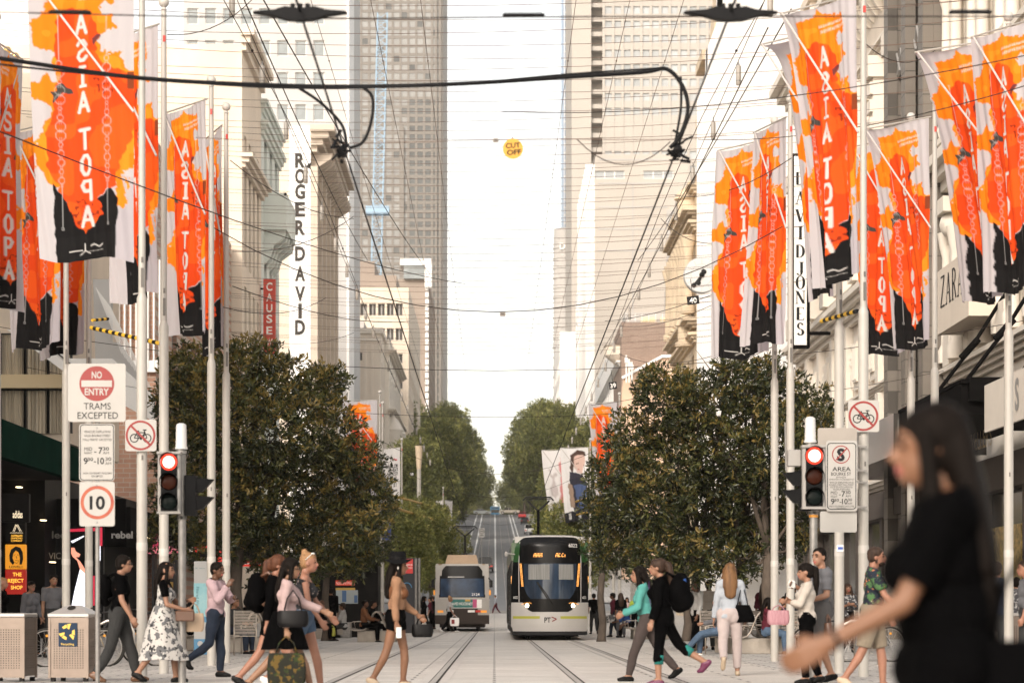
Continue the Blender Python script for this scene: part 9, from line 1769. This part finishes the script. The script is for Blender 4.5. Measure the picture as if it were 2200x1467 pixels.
for k_, (a, c, Y0_, Y1_, r_, lb) in enumerate(((( -20, 275), (1000, 610), 30, 75, .010, 'long diagonal wire from the left edge down past the red blade sign'), ((495, 345), (760, 470), 46, 60, .009, 'short dark wire from the left poles toward the painted name wall'), ((500, 540), (760, 465), 46, 60, .009, 'dark wire rising from the left poles to the right'), ((500, 615), (880, 690), 47, 80, .010, 'dark wire below the red blade sign'), ((480, 660), (700, 640), 48, 70, .009, 'thin dark wire across the lower red blade sign'), ((500, 720), (760, 715), 50, 80, .008, 'nearly level wire above the left fig tree'), ((1300, 690), (1700, 560), 90, 52, .011, 'wire rising right toward the round clock'), ((1330, 700), (1560, 640), 90, 60, .009, 'wire passing below the round clock'), ((1330, 760), (1530, 765), 90, 60, .009, 'level wire above the right fig tree'), ((1420, 470), (1560, 520), 70, 52, .010, 'curved dark wire left of the right banners'), ((1450, 420), (1700, 340), 60, 45, .009, 'thin wire rising right behind the banners'), ((1270, 870), (1660, 745), 90, 55, .009, 'lowest wire rising right over the right fig tree'), ((1860, 95), (2010, 108), 40, 44, .008, 'short thin wire at the top between the right banners'), ((1080, 240), (2250, 110), 45, 30, .008, 'long thin wire crossing the right banners'), ((1500, 300), (2250, 170), 50, 34, .008, 'second long thin wire crossing the right banners'), ((1500, 640), (1990, 510), 80, 50, .008, 'thin wire through the lower right banners'), ((1240, 300), (1440, 305), 26.6, 26.6, .006, 'short wire stub left of the right wire junction'), ((360, 75), (560, -20), 40, 50, .009, 'thin wire at top left beside the roof parapet'), ((520, -10), (790, 560), 42, 100, .014, 'dark wire running down from the top beside the winged insulator'), ((560, -10), (925, 590), 40, 125, .014, 'dark wire crossing the left tower toward the trees'), ((1700, 20), (1370, 560), 42, 105, .014, 'dark wire descending from the right winged insulator'), ((1650, 60), (1290, 760), 44, 130, .014, 'dark wire descending toward the right hill trees'))):
    wire('pull_wire', lb, [P(*a, Y0_), P(*c, Y1_)], r_*0.9, 'wire_dark', PW, sag=0.25)
# further cross spans carrying the power wires
for k_, (Y, z, x0, x1) in enumerate(((48, 8.2, -5.3, 5.4), (64, 8.6, -15, 15), (82, 8.8, -15, 15), (116, 8.8, -5.3, 5.6), (147, 9.0, -5.3, 5.5), (180, 9.0, -8, 8), (218, 9.2, -4.3, 5))): wire('tram_span_wire', ('nearest', 'second', 'third', 'fourth', 'fifth', 'sixth', 'farthest')[k_]+' dark span wire holding up the tram power wires', [(x0, Y, z+zg(Y)), (x1, Y, z+zg(Y))], 0.009, 'wire_dark', TG, sag=1.6, n=14)
def stripe(label, a, b_, r=0.035):
    A_, B_ = Vector(a), Vector(b_); t = thing('striped_cable', label, 'striped cable', A_); L_ = (B_-A_).length; n = max(6, int(L_/0.16))
    for nm_, par, m in (('yellow_band', 0, 'stripe_yellow'), ('black_band', 1, 'cable_black')):
        b = MB()
        for i in range(par, n, 2): b.tube([(B_-A_)*(i/n), (B_-A_)*((i+1)/n)], r, 7)
        b.build(nm_, m, t)
stripe('black and yellow striped cable between the left banners', P(196, 704, 44), P(345, 738, 41)); stripe('short spring like striped cable left of the brick wall', P(198, 688, 46), P(232, 685, 46.5), 0.028); stripe('striped cable beside the vertical store sign', P(1765, 690, 42), P(1842, 668, 40)); stripe('striped cable over the small trees left of the old tram', P(825, 1060, 114), P(950, 1092, 216), 0.07); stripe('lower striped cable over the small trees left of the old tram', P(830, 1085, 116), P(985, 1132, 216), 0.07); stripe('striped cable right of the modern tram mast', P(1165, 1098, 216), P(1300, 1060, 116), 0.07); stripe('lower striped cable right of the modern tram mast', P(1168, 1124, 216), P(1300, 1090, 116), 0.06)
t = thing('hanging_sign', 'round yellow cut off disc hanging over the street', 'sign', P(1102, 320, 26.5)); b = MB(); b.lathe([(0.106, -0.004), (0.106, 0.004)], (0, 0, 0), 30, axis='y'); b.build('disc', 'cutoff_yellow', t); b = MB(); 
cu = Vector((1, 0, 0.08)).normalized(); cv = Vector((-0.08, 0, 1)).normalized(); b.text('CUT', (-0.0, -0.006, 0.035), cu, cv, 0.052, 0.15, 0.03); b.text('OFF', (0.012, -0.006, -0.035), cu, cv, 0.052, 0.15, 0.03); b.build('lettering', 'sign_black', t); b = MB(); b.tube([(0, 0, 0.1), (-0.01, 0, 0.12)], 0.006, 6); b.build('hook', 'wire_dark', t)
for u, v, Y, lb in ((1065, 302, 26.6, 'tiny grey box on the wire left of the yellow disc'), (1080, 675, 60, 'tiny grey box hanging low in the bright sky')): t = thing('wire_box', lb, 'box', P(u, v, Y)); b = MB(); b.bbox(-6*Y/F, 6*Y/F, -0.02, 0.02, -4.5*Y/F, 4.5*Y/F, 0.006); b.build('body', 'sign_back', t); b = MB(); b.box(-4*Y/F, 4*Y/F, -0.024, -0.021, -1*Y/F, 1*Y/F); b.build('slot', 'wire_dark', t)
for s, u, v, w, h, Y, lb in (('40', 1489, 645, 13, 9, 74, 'black number forty plate hanging below the round clock'), ('39', 1317, 828, 8, 7.5, 100, 'black number thirty nine plate hanging on a wire above the right tree'), ('38', 1257, 1022, 8, 6, 145, 'black number thirty eight plate beside the portrait banner'), ('38', 885, 1018, 5, 4, 180, 'small black number plate beside the lantern column')):
    t = thing('number_plate', lb, 'number sign', P(u, v, Y)); k_ = Y/F; b = MB(); b.box(-w*k_, w*k_, -0.01, 0.01, -h*k_, h*k_); b.build('plate', 'sign_black', t); b = MB(); b.text(s, (0, -0.013, 0), XU, ZU, h*1.25*k_, None, 0.02); b.build('lettering', 'sign_white', t); t.rotation_euler = (0, -0.12, 0); b = MB(); b.tube([(0, 0, h*k_), (0, 0, h*k_+0.5)], 0.01, 5); b.build('hanger', 'wire_dark', t)
# ---------------------------------------------------------------- haze: one closed box of even, pale air
b = MB(); b.box(-490, 490, -55, 2300, -16.5, 312); hz = b.build('haze', []); tag(hz, kind='stuff')
m = bpy.data.materials.new('haze_air'); m.use_nodes = True; t = m.node_tree; t.nodes.remove(t.nodes['Principled BSDF']); pv = t.nodes.new('ShaderNodeVolumePrincipled'); pv.inputs['Color'].default_value = (1.0, 0.95, 0.88, 1); pv.inputs['Density'].default_value = 0.00016; pv.inputs['Anisotropy'].default_value = 0.3
t.links.new(pv.outputs[0], t.nodes['Material Output'].inputs['Volume']); hz.data.materials.append(m)
